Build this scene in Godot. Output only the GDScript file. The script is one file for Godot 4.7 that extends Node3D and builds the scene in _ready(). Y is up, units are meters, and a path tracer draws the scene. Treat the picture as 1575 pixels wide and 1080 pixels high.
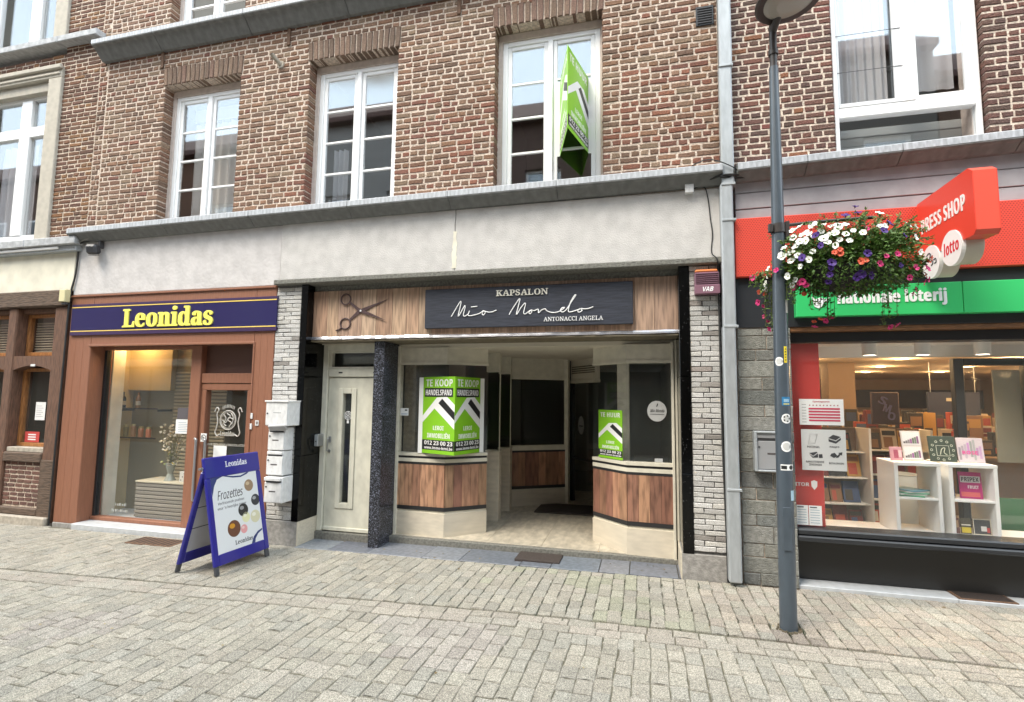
extends Node3D
# A shop street in a small Flemish town: three brick fronts, the paving, a lamp post and a sandwich board.
# x runs along the fronts, y up, z towards the street; the fronts stand at z = 0.

var M := {}
var rng := RandomNumberGenerator.new()
var taken := {}
var eye := Vector3(0, 1.6, 5.088)
var eye_basis := Basis()

# ------------------------------------------------------------------ naming and tagging
func numbered(n: String) -> String:
	if not taken.has(n):
		taken[n] = 0
		return n
	taken[n] += 1
	return "%s_%03d" % [n, taken[n]]

func tag(o: Node, label: String, category: String, group := "", kind := "") -> Node:
	if label != "": o.set_meta("label", label)
	if category != "": o.set_meta("category", category)
	if group != "": o.set_meta("group", group)
	if kind != "": o.set_meta("kind", kind)
	return o

func thing(n: String, label: String, category: String, at := Vector3.ZERO, group := "") -> Node3D:
	var o := Node3D.new()
	o.name = numbered(n)
	add_child(o)
	o.position = at
	tag(o, label, category, group)
	return o

func struct(n: String) -> Node3D:
	var o := Node3D.new()
	o.name = numbered(n)
	o.set_meta("kind", "structure")
	add_child(o)
	return o

# a mesh given in world coordinates becomes a part of parent (none of the things here is turned when this is used)
func put(st: SurfaceTool, n: String, mat: Material, parent: Node3D) -> MeshInstance3D:
	var o := MeshInstance3D.new()
	o.mesh = st.commit()
	o.mesh.surface_set_material(0, mat)
	if parent == self:
		o.name = numbered(n)
		add_child(o)
	else:
		o.name = n
		parent.add_child(o, true)
		o.position = -world_of(parent)
	return o

func world_of(o: Node3D) -> Vector3:
	var p := Vector3.ZERO
	var q: Node = o
	while q != self and q is Node3D:
		p += (q as Node3D).position
		q = q.get_parent()
	return p

# the same in the coordinates of its parent
func put_local(st: SurfaceTool, n: String, mat: Material, parent: Node3D, xf := Transform3D()) -> MeshInstance3D:
	var o := MeshInstance3D.new()
	o.mesh = st.commit()
	o.mesh.surface_set_material(0, mat)
	o.name = numbered(n) if parent == self else n
	parent.add_child(o, true)
	o.transform = xf
	return o

# ------------------------------------------------------------------ shapes
func S() -> SurfaceTool:
	var st := SurfaceTool.new()
	st.begin(Mesh.PRIMITIVE_TRIANGLES)
	return st

func poly(st: SurfaceTool, pts: Array, center: Vector3) -> void:
	var a: Vector3 = pts[0]
	var n: Vector3 = Vector3.ZERO
	var mid := Vector3.ZERO
	for i in pts.size():
		mid += pts[i]
		if i > 1: n += (pts[i - 1] - a).cross(pts[i] - a)
	mid /= pts.size()
	if n.length() < 1e-14: return
	n = n.normalized()
	var flip := n.dot(mid - center) < 0.0
	if flip: n = -n
	st.set_normal(n)
	for i in range(1, pts.size() - 1):
		st.add_vertex(a)
		if flip:
			st.add_vertex(pts[i]); st.add_vertex(pts[i + 1])
		else:
			st.add_vertex(pts[i + 1]); st.add_vertex(pts[i])

func bx(st: SurfaceTool, a: Vector3, b: Vector3, bev := 0.0, xf := Transform3D()) -> void:
	var lo := Vector3(minf(a.x, b.x), minf(a.y, b.y), minf(a.z, b.z))
	var hi := Vector3(maxf(a.x, b.x), maxf(a.y, b.y), maxf(a.z, b.z))
	var c := xf * ((lo + hi) * 0.5)
	bev = minf(bev, minf(hi.x - lo.x, minf(hi.y - lo.y, hi.z - lo.z)) * 0.45)
	if bev <= 0.0:
		var v := []
		for i in 8: v.append(xf * Vector3(hi.x if i & 1 else lo.x, hi.y if i & 2 else lo.y, hi.z if i & 4 else lo.z))
		for f in [[0, 1, 3, 2], [4, 5, 7, 6], [0, 1, 5, 4], [2, 3, 7, 6], [0, 2, 6, 4], [1, 3, 7, 5]]:
			poly(st, [v[f[0]], v[f[1]], v[f[2]], v[f[3]]], c)
		return
	var corner := func(i: int, axis: int) -> Vector3:
		var p := Vector3(hi.x if i & 1 else lo.x, hi.y if i & 2 else lo.y, hi.z if i & 4 else lo.z)
		for k in 3:
			if k != axis: p[k] += (-bev if (i >> k) & 1 else bev)
		return xf * p
	for axis in 3:
		var u := (axis + 1) % 3
		var w := (axis + 2) % 3
		for side in 2:
			var q := []
			for uv in [[0, 0], [1, 0], [1, 1], [0, 1]]:
				q.append(corner.call((side << axis) | (uv[0] << u) | (uv[1] << w), axis))
			poly(st, q, c)
			# edge between face(axis,side) and face(u,s2)
			for s2 in 2:
				var i0: int = (side << axis) | (s2 << u)
				var i1: int = i0 | (1 << w)
				poly(st, [corner.call(i0, axis), corner.call(i1, axis), corner.call(i1, u), corner.call(i0, u)], c)
	for i in 8:
		poly(st, [corner.call(i, 0), corner.call(i, 1), corner.call(i, 2)], c)

func box(n: String, mat: Material, parent: Node3D, a: Vector3, b: Vector3, bev := 0.0) -> MeshInstance3D:
	var st := S()
	bx(st, a, b, bev)
	return put(st, n, mat, parent)

func lbox(n: String, mat: Material, parent: Node3D, a: Vector3, b: Vector3, bev := 0.0, xf := Transform3D()) -> MeshInstance3D:
	var st := S()
	bx(st, a, b, bev)
	return put_local(st, n, mat, parent, xf)

func smooth_path(pts: Array, sub := 4) -> Array:
	var out := []
	for i in pts.size() - 1:
		var p0: Vector3 = pts[maxi(i - 1, 0)]
		var p1: Vector3 = pts[i]
		var p2: Vector3 = pts[i + 1]
		var p3: Vector3 = pts[mini(i + 2, pts.size() - 1)]
		for k in sub:
			out.append(p1.cubic_interpolate(p2, p0, p3, float(k) / sub))
	out.append(pts[-1])
	return out

func tube(st: SurfaceTool, pts: Array, r, sides := 8, caps := true) -> void:
	var rings := []
	var up := Vector3.UP
	for i in pts.size():
		var d: Vector3 = (pts[mini(i + 1, pts.size() - 1)] - pts[maxi(i - 1, 0)]).normalized()
		var ref := up if absf(d.dot(up)) < 0.9 else Vector3.RIGHT
		var x := d.cross(ref).normalized()
		if i > 0:
			var px: Vector3 = rings[i - 1][1]
			x = (px - d * px.dot(d)).normalized()
		var y := d.cross(x)
		var rr: float = r[i] if r is Array else r
		var ring := []
		for k in sides:
			var a := TAU * k / sides
			var nn := x * cos(a) + y * sin(a)
			ring.append([pts[i] + nn * rr, nn])
		rings.append([ring, x, d])
	for i in pts.size() - 1:
		for k in sides:
			var k2 := (k + 1) % sides
			quad_n(st, rings[i][0][k], rings[i][0][k2], rings[i + 1][0][k2], rings[i + 1][0][k])
	if caps:
		for e in [0, pts.size() - 1]:
			var q := []
			for k in sides: q.append(rings[e][0][k][0])
			poly(st, q, pts[1] if e == 0 else pts[-2])

# a quad of [point, normal] corners
func quad_n(st: SurfaceTool, a, b, c, d) -> void:
	var order: Array = [a, b, c, a, c, d]
	var g: Vector3 = (b[0] - a[0]).cross(c[0] - a[0])
	if g.dot(a[1] + c[1]) > 0.0: order = [a, c, b, a, d, c]
	for v in order:
		st.set_normal(v[1])
		st.add_vertex(v[0])

# turned about the y axis: profile of Vector2(radius, height)
func lathe(st: SurfaceTool, prof: Array, n := 24, xf := Transform3D()) -> void:
	for i in prof.size() - 1:
		var a: Vector2 = prof[i]
		var b: Vector2 = prof[i + 1]
		var t := (b - a)
		if t.length() < 1e-6: continue
		var nn := Vector2(t.y, -t.x).normalized()
		for k in n:
			var a0 := TAU * k / n
			var a1 := TAU * (k + 1) / n
			var q := []
			for e in [[a, a0], [a, a1], [b, a1], [b, a0]]:
				var p: Vector2 = e[0]
				var g: float = e[1]
				q.append([xf * Vector3(p.x * cos(g), p.y, p.x * sin(g)), (xf.basis * Vector3(nn.x * cos(g), nn.y, nn.x * sin(g))).normalized()])
			quad_n(st, q[0], q[1], q[2], q[3])

# a flat outline (x, y) given thickness from z0 to z1
func prism(st: SurfaceTool, outline: PackedVector2Array, z0: float, z1: float, xf := Transform3D()) -> void:
	if Geometry2D.is_polygon_clockwise(outline): outline.reverse()
	var idx := Geometry2D.triangulate_polygon(outline)
	for side in 2:
		var z := z1 if side else z0
		var n := xf.basis * Vector3(0, 0, 1.0 if z1 > z0 else -1.0)
		if side == 0: n = -n
		st.set_normal(n.normalized())
		for t in range(0, idx.size(), 3):
			var p := []
			for k in 3: p.append(xf * Vector3(outline[idx[t + k]].x, outline[idx[t + k]].y, z))
			var g: Vector3 = (p[1] - p[0]).cross(p[2] - p[0])
			if g.dot(n) > 0.0: p = [p[0], p[2], p[1]]
			for k in 3: st.add_vertex(p[k])
	for i in outline.size():
		var a := outline[i]
		var b := outline[(i + 1) % outline.size()]
		var t := (b - a)
		if t.length() < 1e-7: continue
		var n2 := xf.basis * Vector3(t.y, -t.x, 0).normalized()
		quad_n(st, [xf * Vector3(a.x, a.y, z0), n2], [xf * Vector3(b.x, b.y, z0), n2], [xf * Vector3(b.x, b.y, z1), n2], [xf * Vector3(a.x, a.y, z1), n2])

func circle(c: Vector2, rx: float, ry := -1.0, n := 28) -> PackedVector2Array:
	var out := PackedVector2Array()
	for k in n:
		var a := TAU * k / n
		out.append(c + Vector2(rx * cos(a), (rx if ry < 0 else ry) * sin(a)))
	return out

func P2(s: String) -> PackedVector2Array:
	var out := PackedVector2Array()
	for w in s.split(" ", false):
		var t := w.split(",")
		out.append(Vector2(float(t[0]), float(t[1])))
	return out

func P3(s: String) -> Array:
	var out := []
	for w in s.split(" ", false):
		var t := w.split(",")
		out.append(Vector3(float(t[0]), float(t[1]), float(t[2]) if t.size() > 2 else 0.0))
	return out

# a profile (z, y) drawn along x
func along_x(st: SurfaceTool, prof: PackedVector2Array, x0: float, x1: float, y0 := 0.0, y1 := 0.0) -> void:
	# the drop y0 -> y1 lets a run follow the slope of the street
	var xf := Transform3D(Basis(Vector3(0, 0, 1), Vector3(0, 1, 0), Vector3(-1, (y0 - y1) / (x1 - x0), 0)), Vector3(x0, y0, 0))
	prism(st, prof, 0.0, -(x1 - x0), xf)

# an upright band that follows a line (x, z) with its outer face off metres in front of it
func band(st: SurfaceTool, line: PackedVector2Array, y0: float, y1: float, off: float, thick: float) -> void:
	var rows := []
	for o in [off, off - thick]:
		var row := []
		for i in line.size():
			var n := Vector2.ZERO
			var cosv := 1.0
			var nn := []
			if i > 0:
				var d := (line[i] - line[i - 1]).normalized()
				nn.append(Vector2(-d.y, d.x))
			if i < line.size() - 1:
				var d2 := (line[i + 1] - line[i]).normalized()
				nn.append(Vector2(-d2.y, d2.x))
			for q in nn: n += q
			n = n.normalized()
			cosv = maxf(n.dot(nn[0]), 0.35)
			row.append(line[i] + n * (o / cosv))
		rows.append(row)
	for i in line.size() - 1:
		var f0: Vector2 = rows[0][i]
		var f1: Vector2 = rows[0][i + 1]
		var b0: Vector2 = rows[1][i]
		var b1: Vector2 = rows[1][i + 1]
		var v := []
		for y in [y0, y1]:
			for q in [f0, f1, b1, b0]: v.append(Vector3(q.x, y, q.y))
		var c := Vector3.ZERO
		for q in v: c += q
		c /= 8.0
		for f in [[0, 1, 5, 4], [3, 2, 6, 7], [0, 1, 2, 3], [4, 5, 6, 7]]: poly(st, [v[f[0]], v[f[1]], v[f[2]], v[f[3]]], c)
		if i == 0: poly(st, [v[0], v[3], v[7], v[4]], c)
		if i == line.size() - 2: poly(st, [v[1], v[2], v[6], v[5]], c)

# a wall slab with rectangular holes [x0, x1, y0, y1]
func slab_with_holes(st: SurfaceTool, x0: float, x1: float, y0: float, y1: float, z0: float, z1: float, holes: Array) -> void:
	var ys := [y0, y1]
	for h in holes:
		for y in [h[2], h[3]]:
			if y > y0 and y < y1 and not ys.has(y): ys.append(y)
	ys.sort()
	for i in ys.size() - 1:
		var ym: float = (ys[i] + ys[i + 1]) * 0.5
		var cuts := []
		for h in holes:
			if ym > h[2] and ym < h[3]: cuts.append(h)
		cuts.sort_custom(func(a, b): return a[0] < b[0])
		var x := x0
		for h in cuts:
			if h[0] > x: bx(st, Vector3(x, ys[i], z0), Vector3(h[0], ys[i + 1], z1))
			x = maxf(x, h[1])
		if x < x1: bx(st, Vector3(x, ys[i], z0), Vector3(x1, ys[i + 1], z1))

# lettering: the text fills w x h with its lower left corner at the origin of xf
func text(parent: Node3D, s: String, font: Font, mat: Material, xf: Transform3D, w: float, h: float, depth := 0.003, n := "lettering", slant := 0.0) -> MeshInstance3D:
	var t := TextMesh.new()
	t.text = s
	t.font = font
	t.font_size = 48
	t.pixel_size = 0.01
	t.depth = 0.01
	t.curve_step = 2.5
	var ab := t.get_aabb()
	var o := MeshInstance3D.new()
	o.mesh = t
	t.material = mat
	o.name = n
	parent.add_child(o, true)
	var sx := w / maxf(ab.size.x, 0.001)
	var sy := h / maxf(ab.size.y, 0.001)
	var b := Basis(Vector3(sx, 0, 0), Vector3(slant * sy, sy, 0), Vector3(0, 0, depth / 0.01))
	o.transform = xf * Transform3D(b, b * Vector3(-ab.position.x, -ab.position.y, -ab.position.z))
	return o

# ------------------------------------------------------------------ materials
func lin(r: float, g: float, b: float) -> Color:
	return Color(r, g, b).linear_to_srgb()

func noise_tex(freq: float, lo: float, hi: float, seed_: int, size := 256, oct := 4, power := 1.0) -> ImageTexture:
	var f := FastNoiseLite.new()
	f.noise_type = FastNoiseLite.TYPE_SIMPLEX_SMOOTH
	f.seed = seed_
	f.frequency = freq
	f.fractal_octaves = oct
	var im := f.get_seamless_image(size, size)
	im.convert(Image.FORMAT_L8)
	var d := im.get_data()
	for i in d.size():
		var v := pow(d[i] / 255.0, power)
		d[i] = int(clampf((lo + (hi - lo) * v), 0, 1) * 255.0)
	var o := Image.create_from_data(size, size, false, Image.FORMAT_L8, d)
	o.generate_mipmaps()
	return ImageTexture.create_from_image(o)

func speckle_tex(base: float, up: float, share: float, seed_: int, size := 256, blotch := 0.0) -> ImageTexture:
	var r := RandomNumberGenerator.new()
	r.seed = seed_
	var d := PackedByteArray()
	d.resize(size * size)
	for i in d.size(): d[i] = int(clampf(base + (up - base) * (1.0 if r.randf() < share else 0.0) + blotch * (r.randf() - 0.5), 0, 1) * 255.0)
	var o := Image.create_from_data(size, size, false, Image.FORMAT_L8, d)
	o.generate_mipmaps()
	return ImageTexture.create_from_image(o)

func mat(n: String, c: Color, rough: float, o := {}) -> StandardMaterial3D:
	var m := StandardMaterial3D.new()
	m.resource_name = n
	m.albedo_color = c
	m.roughness = rough
	if o.has("tex"):
		m.albedo_texture = o.tex
		m.uv1_triplanar = true
		m.uv1_world_triplanar = true
		m.uv1_scale = o.get("scale", Vector3.ONE)
	if o.has("bump"):
		m.heightmap_enabled = true
		m.heightmap_texture = o.bump
		m.heightmap_scale = o.get("bump_cm", 0.3)
		m.uv1_triplanar = true
		m.uv1_world_triplanar = true
		m.uv1_scale = o.get("scale", Vector3.ONE)
	m.metallic = o.get("metal", 0.0)
	m.metallic_specular = o.get("spec", 0.5)
	if o.get("vc", false): m.vertex_color_use_as_albedo = true
	if o.has("coat"):
		m.clearcoat_enabled = true
		m.clearcoat = o.coat
		m.clearcoat_roughness = 0.08
	if o.has("back"):
		m.backlight_enabled = true
		m.backlight = o.back
	M[n] = m
	return m

func glass_mat(n: String, tint: Color, alpha: float, spec: float) -> StandardMaterial3D:
	var m := StandardMaterial3D.new()
	m.resource_name = n
	m.transparency = BaseMaterial3D.TRANSPARENCY_ALPHA
	m.albedo_color = Color(tint.r, tint.g, tint.b, alpha)
	m.roughness = 0.02
	m.metallic_specular = spec
	M[n] = m
	return m

func glow(n: String, c: Color, e: float) -> StandardMaterial3D:
	var m := StandardMaterial3D.new()
	m.resource_name = n
	m.albedo_color = c
	m.emission_enabled = true
	m.emission = c
	m.emission_energy_multiplier = e
	M[n] = m
	return m

func flat(r: float, g: float, b: float, rough := 0.6) -> StandardMaterial3D:
	var k := "flat_%.3f_%.3f_%.3f_%.2f" % [r, g, b, rough]
	if not M.has(k): mat(k, lin(r, g, b), rough)
	return M[k]

var F_sans: SystemFont
var F_bold: SystemFont
var F_serif: SystemFont
var F_serif_bold: SystemFont

func font(n: String, weight := 400) -> SystemFont:
	var f := SystemFont.new()
	f.font_names = PackedStringArray([n])
	f.font_weight = weight
	return f

func materials() -> void:
	F_sans = font("Droid Sans")
	F_bold = font("Droid Sans", 700)
	F_serif = font("Droid Serif")
	F_serif_bold = font("Droid Serif", 700)
	var fine := noise_tex(0.05, 0.74, 1.08, 1)
	var blot := noise_tex(0.025, 0.80, 1.06, 2)
	var soft := noise_tex(0.02, 0.91, 1.03, 3)
	var rough_h := noise_tex(0.09, 0.0, 1.0, 4)
	var stucco_h := noise_tex(0.14, 0.0, 1.0, 5, 512, 3)
	var grain := noise_tex(0.03, 0.70, 1.12, 6, 256, 5)
	var aggregate := speckle_tex(0.70, 1.0, 0.35, 7, 512, 0.40)
	var aggregate_h := speckle_tex(0.35, 0.9, 0.5, 8, 512, 0.5)
	var terrazzo := speckle_tex(0.10, 1.0, 0.26, 9, 256, 0.22)
	var stars := speckle_tex(0.045, 1.0, 0.006, 10, 512, 0.03)
	mat("brick", Color.WHITE, 0.92, {"tex": fine, "scale": Vector3(3, 3, 3), "bump": rough_h, "bump_cm": 0.7, "vc": true})
	mat("mortar", lin(0.70, 0.575, 0.475), 0.95, {"tex": fine, "scale": Vector3(2, 2, 2), "bump": rough_h, "bump_cm": 0.6})
	mat("mortar_left", lin(0.70, 0.575, 0.46), 0.95, {"tex": fine, "scale": Vector3(2, 2, 2), "bump": rough_h, "bump_cm": 0.6})
	mat("mortar_right", lin(0.76, 0.64, 0.53), 0.95, {"tex": fine, "scale": Vector3(2, 2, 2), "bump": rough_h, "bump_cm": 0.5})
	mat("dark_mortar", lin(0.15, 0.145, 0.14), 0.95, {"tex": fine, "scale": Vector3(3, 3, 3)})
	mat("far_brick", lin(0.17, 0.09, 0.06), 0.9, {"tex": fine, "scale": Vector3(4, 12, 4)})
	mat("paver", Color.WHITE, 0.93, {"tex": aggregate, "scale": Vector3(0.6, 0.6, 0.6), "bump": aggregate_h, "bump_cm": 0.18, "vc": true})
	mat("joint_sand", lin(0.15, 0.14, 0.10), 1.0, {"tex": fine, "scale": Vector3(2, 2, 2)})
	mat("far_paving", lin(0.36, 0.34, 0.295), 0.95, {"tex": aggregate, "scale": Vector3(0.6, 0.6, 0.6)})
	mat("stucco", lin(0.57, 0.55, 0.53), 0.95, {"tex": soft, "scale": Vector3(0.8, 0.8, 0.8), "bump": stucco_h, "bump_cm": 0.35})
	mat("stucco_smooth", lin(0.58, 0.555, 0.545), 0.92, {"tex": soft, "scale": Vector3(0.7, 0.7, 0.7), "bump": rough_h, "bump_cm": 0.3})
	mat("cream_plaster", lin(0.74, 0.70, 0.58), 0.92, {"tex": soft, "scale": Vector3(0.6, 0.6, 0.6)})
	mat("plaster_reveal", lin(0.62, 0.53, 0.47), 0.9, {"tex": soft, "scale": Vector3(2, 2, 2)})
	mat("flashing", lin(0.50, 0.52, 0.55), 0.5, {"tex": blot, "scale": Vector3(4, 1, 1)})
	mat("sill_stone", lin(0.47, 0.48, 0.49), 0.7, {"tex": blot, "scale": Vector3(1.5, 1.5, 1.5)})
	mat("cornice_stone", lin(0.20, 0.205, 0.20), 0.75, {"tex": blot, "scale": Vector3(1.5, 1.5, 1.5), "bump": rough_h, "bump_cm": 0.25})
	mat("joint_lead", lin(0.12, 0.12, 0.125), 0.7)
	mat("window_stone", lin(0.47, 0.43, 0.36), 0.85, {"tex": soft, "scale": Vector3(1.4, 1.4, 1.4)})
	mat("white_pvc", lin(0.85, 0.85, 0.845), 0.3, {"spec": 0.5})
	mat("grey_rubber", lin(0.06, 0.06, 0.065), 0.7)
	# coated double glazing: each face mirrors an eighth of the light and lets the rest through
	glass_mat("pane", Color(0.95, 0.98, 1.0), 0.125, 0.5)
	M.pane.metallic = 1.0
	var clear := Image.create(4, 4, false, Image.FORMAT_RGB8)
	clear.fill(Color.WHITE)
	M.pane.albedo_texture = ImageTexture.create_from_image(clear)
	glass_mat("shop_pane", Color(0.90, 0.95, 0.92), 0.012, 0.42)
	glass_mat("dusk_pane", Color(0.5, 0.6, 0.55), 0.02, 0.45)
	mat("brown_wood", lin(0.275, 0.118, 0.068), 0.5, {"tex": soft, "scale": Vector3(9, 0.7, 9)})
	mat("brown_dark", lin(0.10, 0.045, 0.03), 0.5)
	mat("navy", lin(0.020, 0.017, 0.085), 0.28, {"coat": 0.3})
	mat("navy_edge", lin(0.045, 0.022, 0.075), 0.4)
	mat("gold_line", lin(0.80, 0.58, 0.12), 0.4)
	mat("yellow_letter", lin(0.88, 0.80, 0.14), 0.45)
	mat("white_letter", lin(0.82, 0.82, 0.82), 0.5)
	mat("cream_letter", lin(0.62, 0.60, 0.53), 0.5)
	mat("pale_wood", Color.WHITE, 0.5, {"tex": grain, "scale": Vector3(5, 0.35, 5), "vc": true})
	mat("bay_wood", Color.WHITE, 0.38, {"tex": noise_tex(0.02, 0.62, 1.2, 16, 256, 4), "scale": Vector3(3.2, 0.5, 3.2), "vc": true})
	mat("scissor_brown", lin(0.075, 0.042, 0.042), 0.5)
	mat("slate_sign", lin(0.040, 0.045, 0.062), 0.45, {"tex": grain, "scale": Vector3(0.6, 9, 0.6)})
	mat("granite", lin(0.22, 0.22, 0.225), 0.12, {"tex": stars, "scale": Vector3(0.4, 0.4, 0.4), "spec": 0.4})
	mat("terrazzo", lin(0.25, 0.265, 0.34), 0.35, {"tex": terrazzo, "scale": Vector3(0.75, 0.75, 0.75), "bump": terrazzo, "bump_cm": 0.15})
	mat("chrome", lin(0.52, 0.52, 0.56), 0.22, {"metal": 0.9})
	mat("soffit", lin(0.20, 0.165, 0.11), 0.7, {"tex": blot, "scale": Vector3(2, 2, 2)})
	mat("lintel_stone", lin(0.20, 0.195, 0.17), 0.8, {"tex": fine, "scale": Vector3(2, 2, 2), "bump": rough_h, "bump_cm": 0.4})
	mat("black_strip", lin(0.022, 0.021, 0.022), 0.45)
	mat("dark_frame", lin(0.016, 0.017, 0.02), 0.35)
	mat("white_slip", Color.WHITE, 0.85, {"tex": fine, "scale": Vector3(5, 9, 5), "bump": rough_h, "bump_cm": 0.8, "vc": true})
	mat("plinth_concrete", lin(0.33, 0.315, 0.295), 0.9, {"tex": blot, "scale": Vector3(2.2, 2.2, 2.2), "bump": rough_h, "bump_cm": 0.3})
	mat("plinth_cream", lin(0.60, 0.54, 0.43), 0.6, {"tex": soft, "scale": Vector3(3, 6, 3)})
	mat("travertine", lin(0.64, 0.57, 0.455), 0.5, {"tex": soft, "scale": Vector3(0.8, 2.5, 0.8)})
	mat("floor_tile", lin(0.53, 0.47, 0.37), 0.4, {"tex": blot, "scale": Vector3(1.6, 1.0, 0.7)})
	mat("cream_paint", lin(0.66, 0.62, 0.51), 0.55, {"tex": soft, "scale": Vector3(1.5, 1.5, 1.5)})
	mat("door_cream", lin(0.70, 0.68, 0.57), 0.4, {"tex": soft, "scale": Vector3(1.2, 0.8, 1.2)})
	mat("ceiling_cream", lin(0.62, 0.57, 0.47), 0.8)
	mat("bluestone", Color.WHITE, 0.42, {"tex": blot, "scale": Vector3(2.5, 2.5, 2.5), "vc": true})
	mat("steel", lin(0.42, 0.43, 0.44), 0.35, {"metal": 0.8})
	mat("rust_plate", lin(0.055, 0.042, 0.036), 0.8, {"tex": blot, "scale": Vector3(5, 5, 5)})
	mat("rust_iron", lin(0.16, 0.09, 0.055), 0.85, {"tex": fine, "scale": Vector3(5, 5, 5)})
	mat("zinc", lin(0.42, 0.445, 0.46), 0.5, {"tex": soft, "scale": Vector3(3, 0.9, 3), "metal": 0.35})
	mat("cable_black", lin(0.02, 0.02, 0.02), 0.6)
	mat("cable_grey", lin(0.30, 0.29, 0.26), 0.6)
	mat("beam_oak", lin(0.125, 0.082, 0.056), 0.8, {"tex": grain, "scale": Vector3(0.9, 5, 5), "bump": grain, "bump_cm": 1.0})
	mat("post_oak", lin(0.15, 0.075, 0.045), 0.75, {"tex": grain, "scale": Vector3(6, 0.7, 6), "bump": grain, "bump_cm": 0.6})
	mat("casement_wood", lin(0.42, 0.18, 0.06), 0.4, {"tex": grain, "scale": Vector3(7, 0.8, 7)})
	mat("old_render", lin(0.45, 0.40, 0.33), 0.9, {"tex": blot, "scale": Vector3(2, 2, 2)})
	mat("cladding", lin(0.38, 0.36, 0.375), 0.6, {"tex": soft, "scale": Vector3(0.8, 0.8, 0.8)})
	mat("red_fascia", lin(0.66, 0.065, 0.038), 0.42)
	mat("red_sign", lin(0.70, 0.062, 0.037), 0.3)
	mat("anthracite", lin(0.022, 0.024, 0.028), 0.4)
	mat("green_fascia", lin(0.035, 0.50, 0.14), 0.38)
	mat("brown_soffit", lin(0.22, 0.10, 0.04), 0.5, {"tex": grain, "scale": Vector3(1, 6, 6)})
	mat("block_stone", Color.WHITE, 0.88, {"tex": blot, "scale": Vector3(3, 3, 3), "bump": rough_h, "bump_cm": 0.6, "vc": true})
	mat("pale_slab", lin(0.50, 0.515, 0.53), 0.4, {"tex": soft, "scale": Vector3(2, 2, 2)})
	mat("pole_paint", lin(0.060, 0.078, 0.098), 0.38, {"tex": soft, "scale": Vector3(3, 1.2, 3), "coat": 0.25})
	mat("lamp_paint", lin(0.035, 0.028, 0.026), 0.45)
	mat("lamp_glass", lin(0.30, 0.29, 0.26), 0.25)
	mat("sign_white", lin(0.80, 0.80, 0.79), 0.35)
	mat("sign_green", lin(0.225, 0.52, 0.022), 0.35)
	mat("sign_black", lin(0.018, 0.018, 0.018), 0.4)
	mat("board_blue", lin(0.022, 0.020, 0.23), 0.3, {"coat": 0.4})
	mat("board_white", lin(0.70, 0.71, 0.72), 0.35)
	mat("letterbox_white", lin(0.74, 0.74, 0.735), 0.35, {"tex": soft, "scale": Vector3(3, 2, 3)})
	mat("letterbox_grey", lin(0.36, 0.365, 0.38), 0.4, {"metal": 0.3})
	mat("leaf", lin(0.10, 0.185, 0.034), 0.55, {"back": lin(0.05, 0.09, 0.015), "vc": true})
	mat("petal", Color.WHITE, 0.6, {"back": Color(0.25, 0.22, 0.22), "vc": true})
	mat("pot", lin(0.02, 0.018, 0.016), 0.7)
	mat("curtain", lin(0.66, 0.65, 0.62), 0.9, {"back": Color(0.5, 0.5, 0.48)})
	mat("net_curtain", lin(0.50, 0.50, 0.52), 0.95, {"back": Color(0.4, 0.4, 0.42)})
	mat("room_wall", lin(0.30, 0.28, 0.25), 0.9)
	mat("dark_room", lin(0.17, 0.16, 0.14), 0.9)
	mat("warm_wall", lin(0.46, 0.37, 0.20), 0.9)
	mat("shop_wall", lin(0.24, 0.17, 0.12), 0.9)
	mat("shop_floor", lin(0.30, 0.215, 0.14), 0.4, {"tex": grain, "scale": Vector3(1, 1, 3)})
	mat("shop_ceiling", lin(0.52, 0.43, 0.33), 0.85)
	mat("shelf_white", lin(0.76, 0.76, 0.74), 0.35)
	mat("roof_tile", lin(0.10, 0.05, 0.04), 0.85)
	glow("lamp_warm", Color(1.0, 0.86, 0.62), 2.5)
	glow("lamp_white", Color(1.0, 0.95, 0.86), 3.0)

# ------------------------------------------------------------------ bricks, pavers and other laid pieces
func seen(p: Vector3, margin := 0.0) -> bool:
	var q := eye_basis.inverse() * (p - eye)
	if q.z > -0.1: return false
	return absf(q.x / -q.z) < 787.5 / 800.0 + margin and absf(q.y / -q.z) < 540.0 / 800.0 + margin

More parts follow.
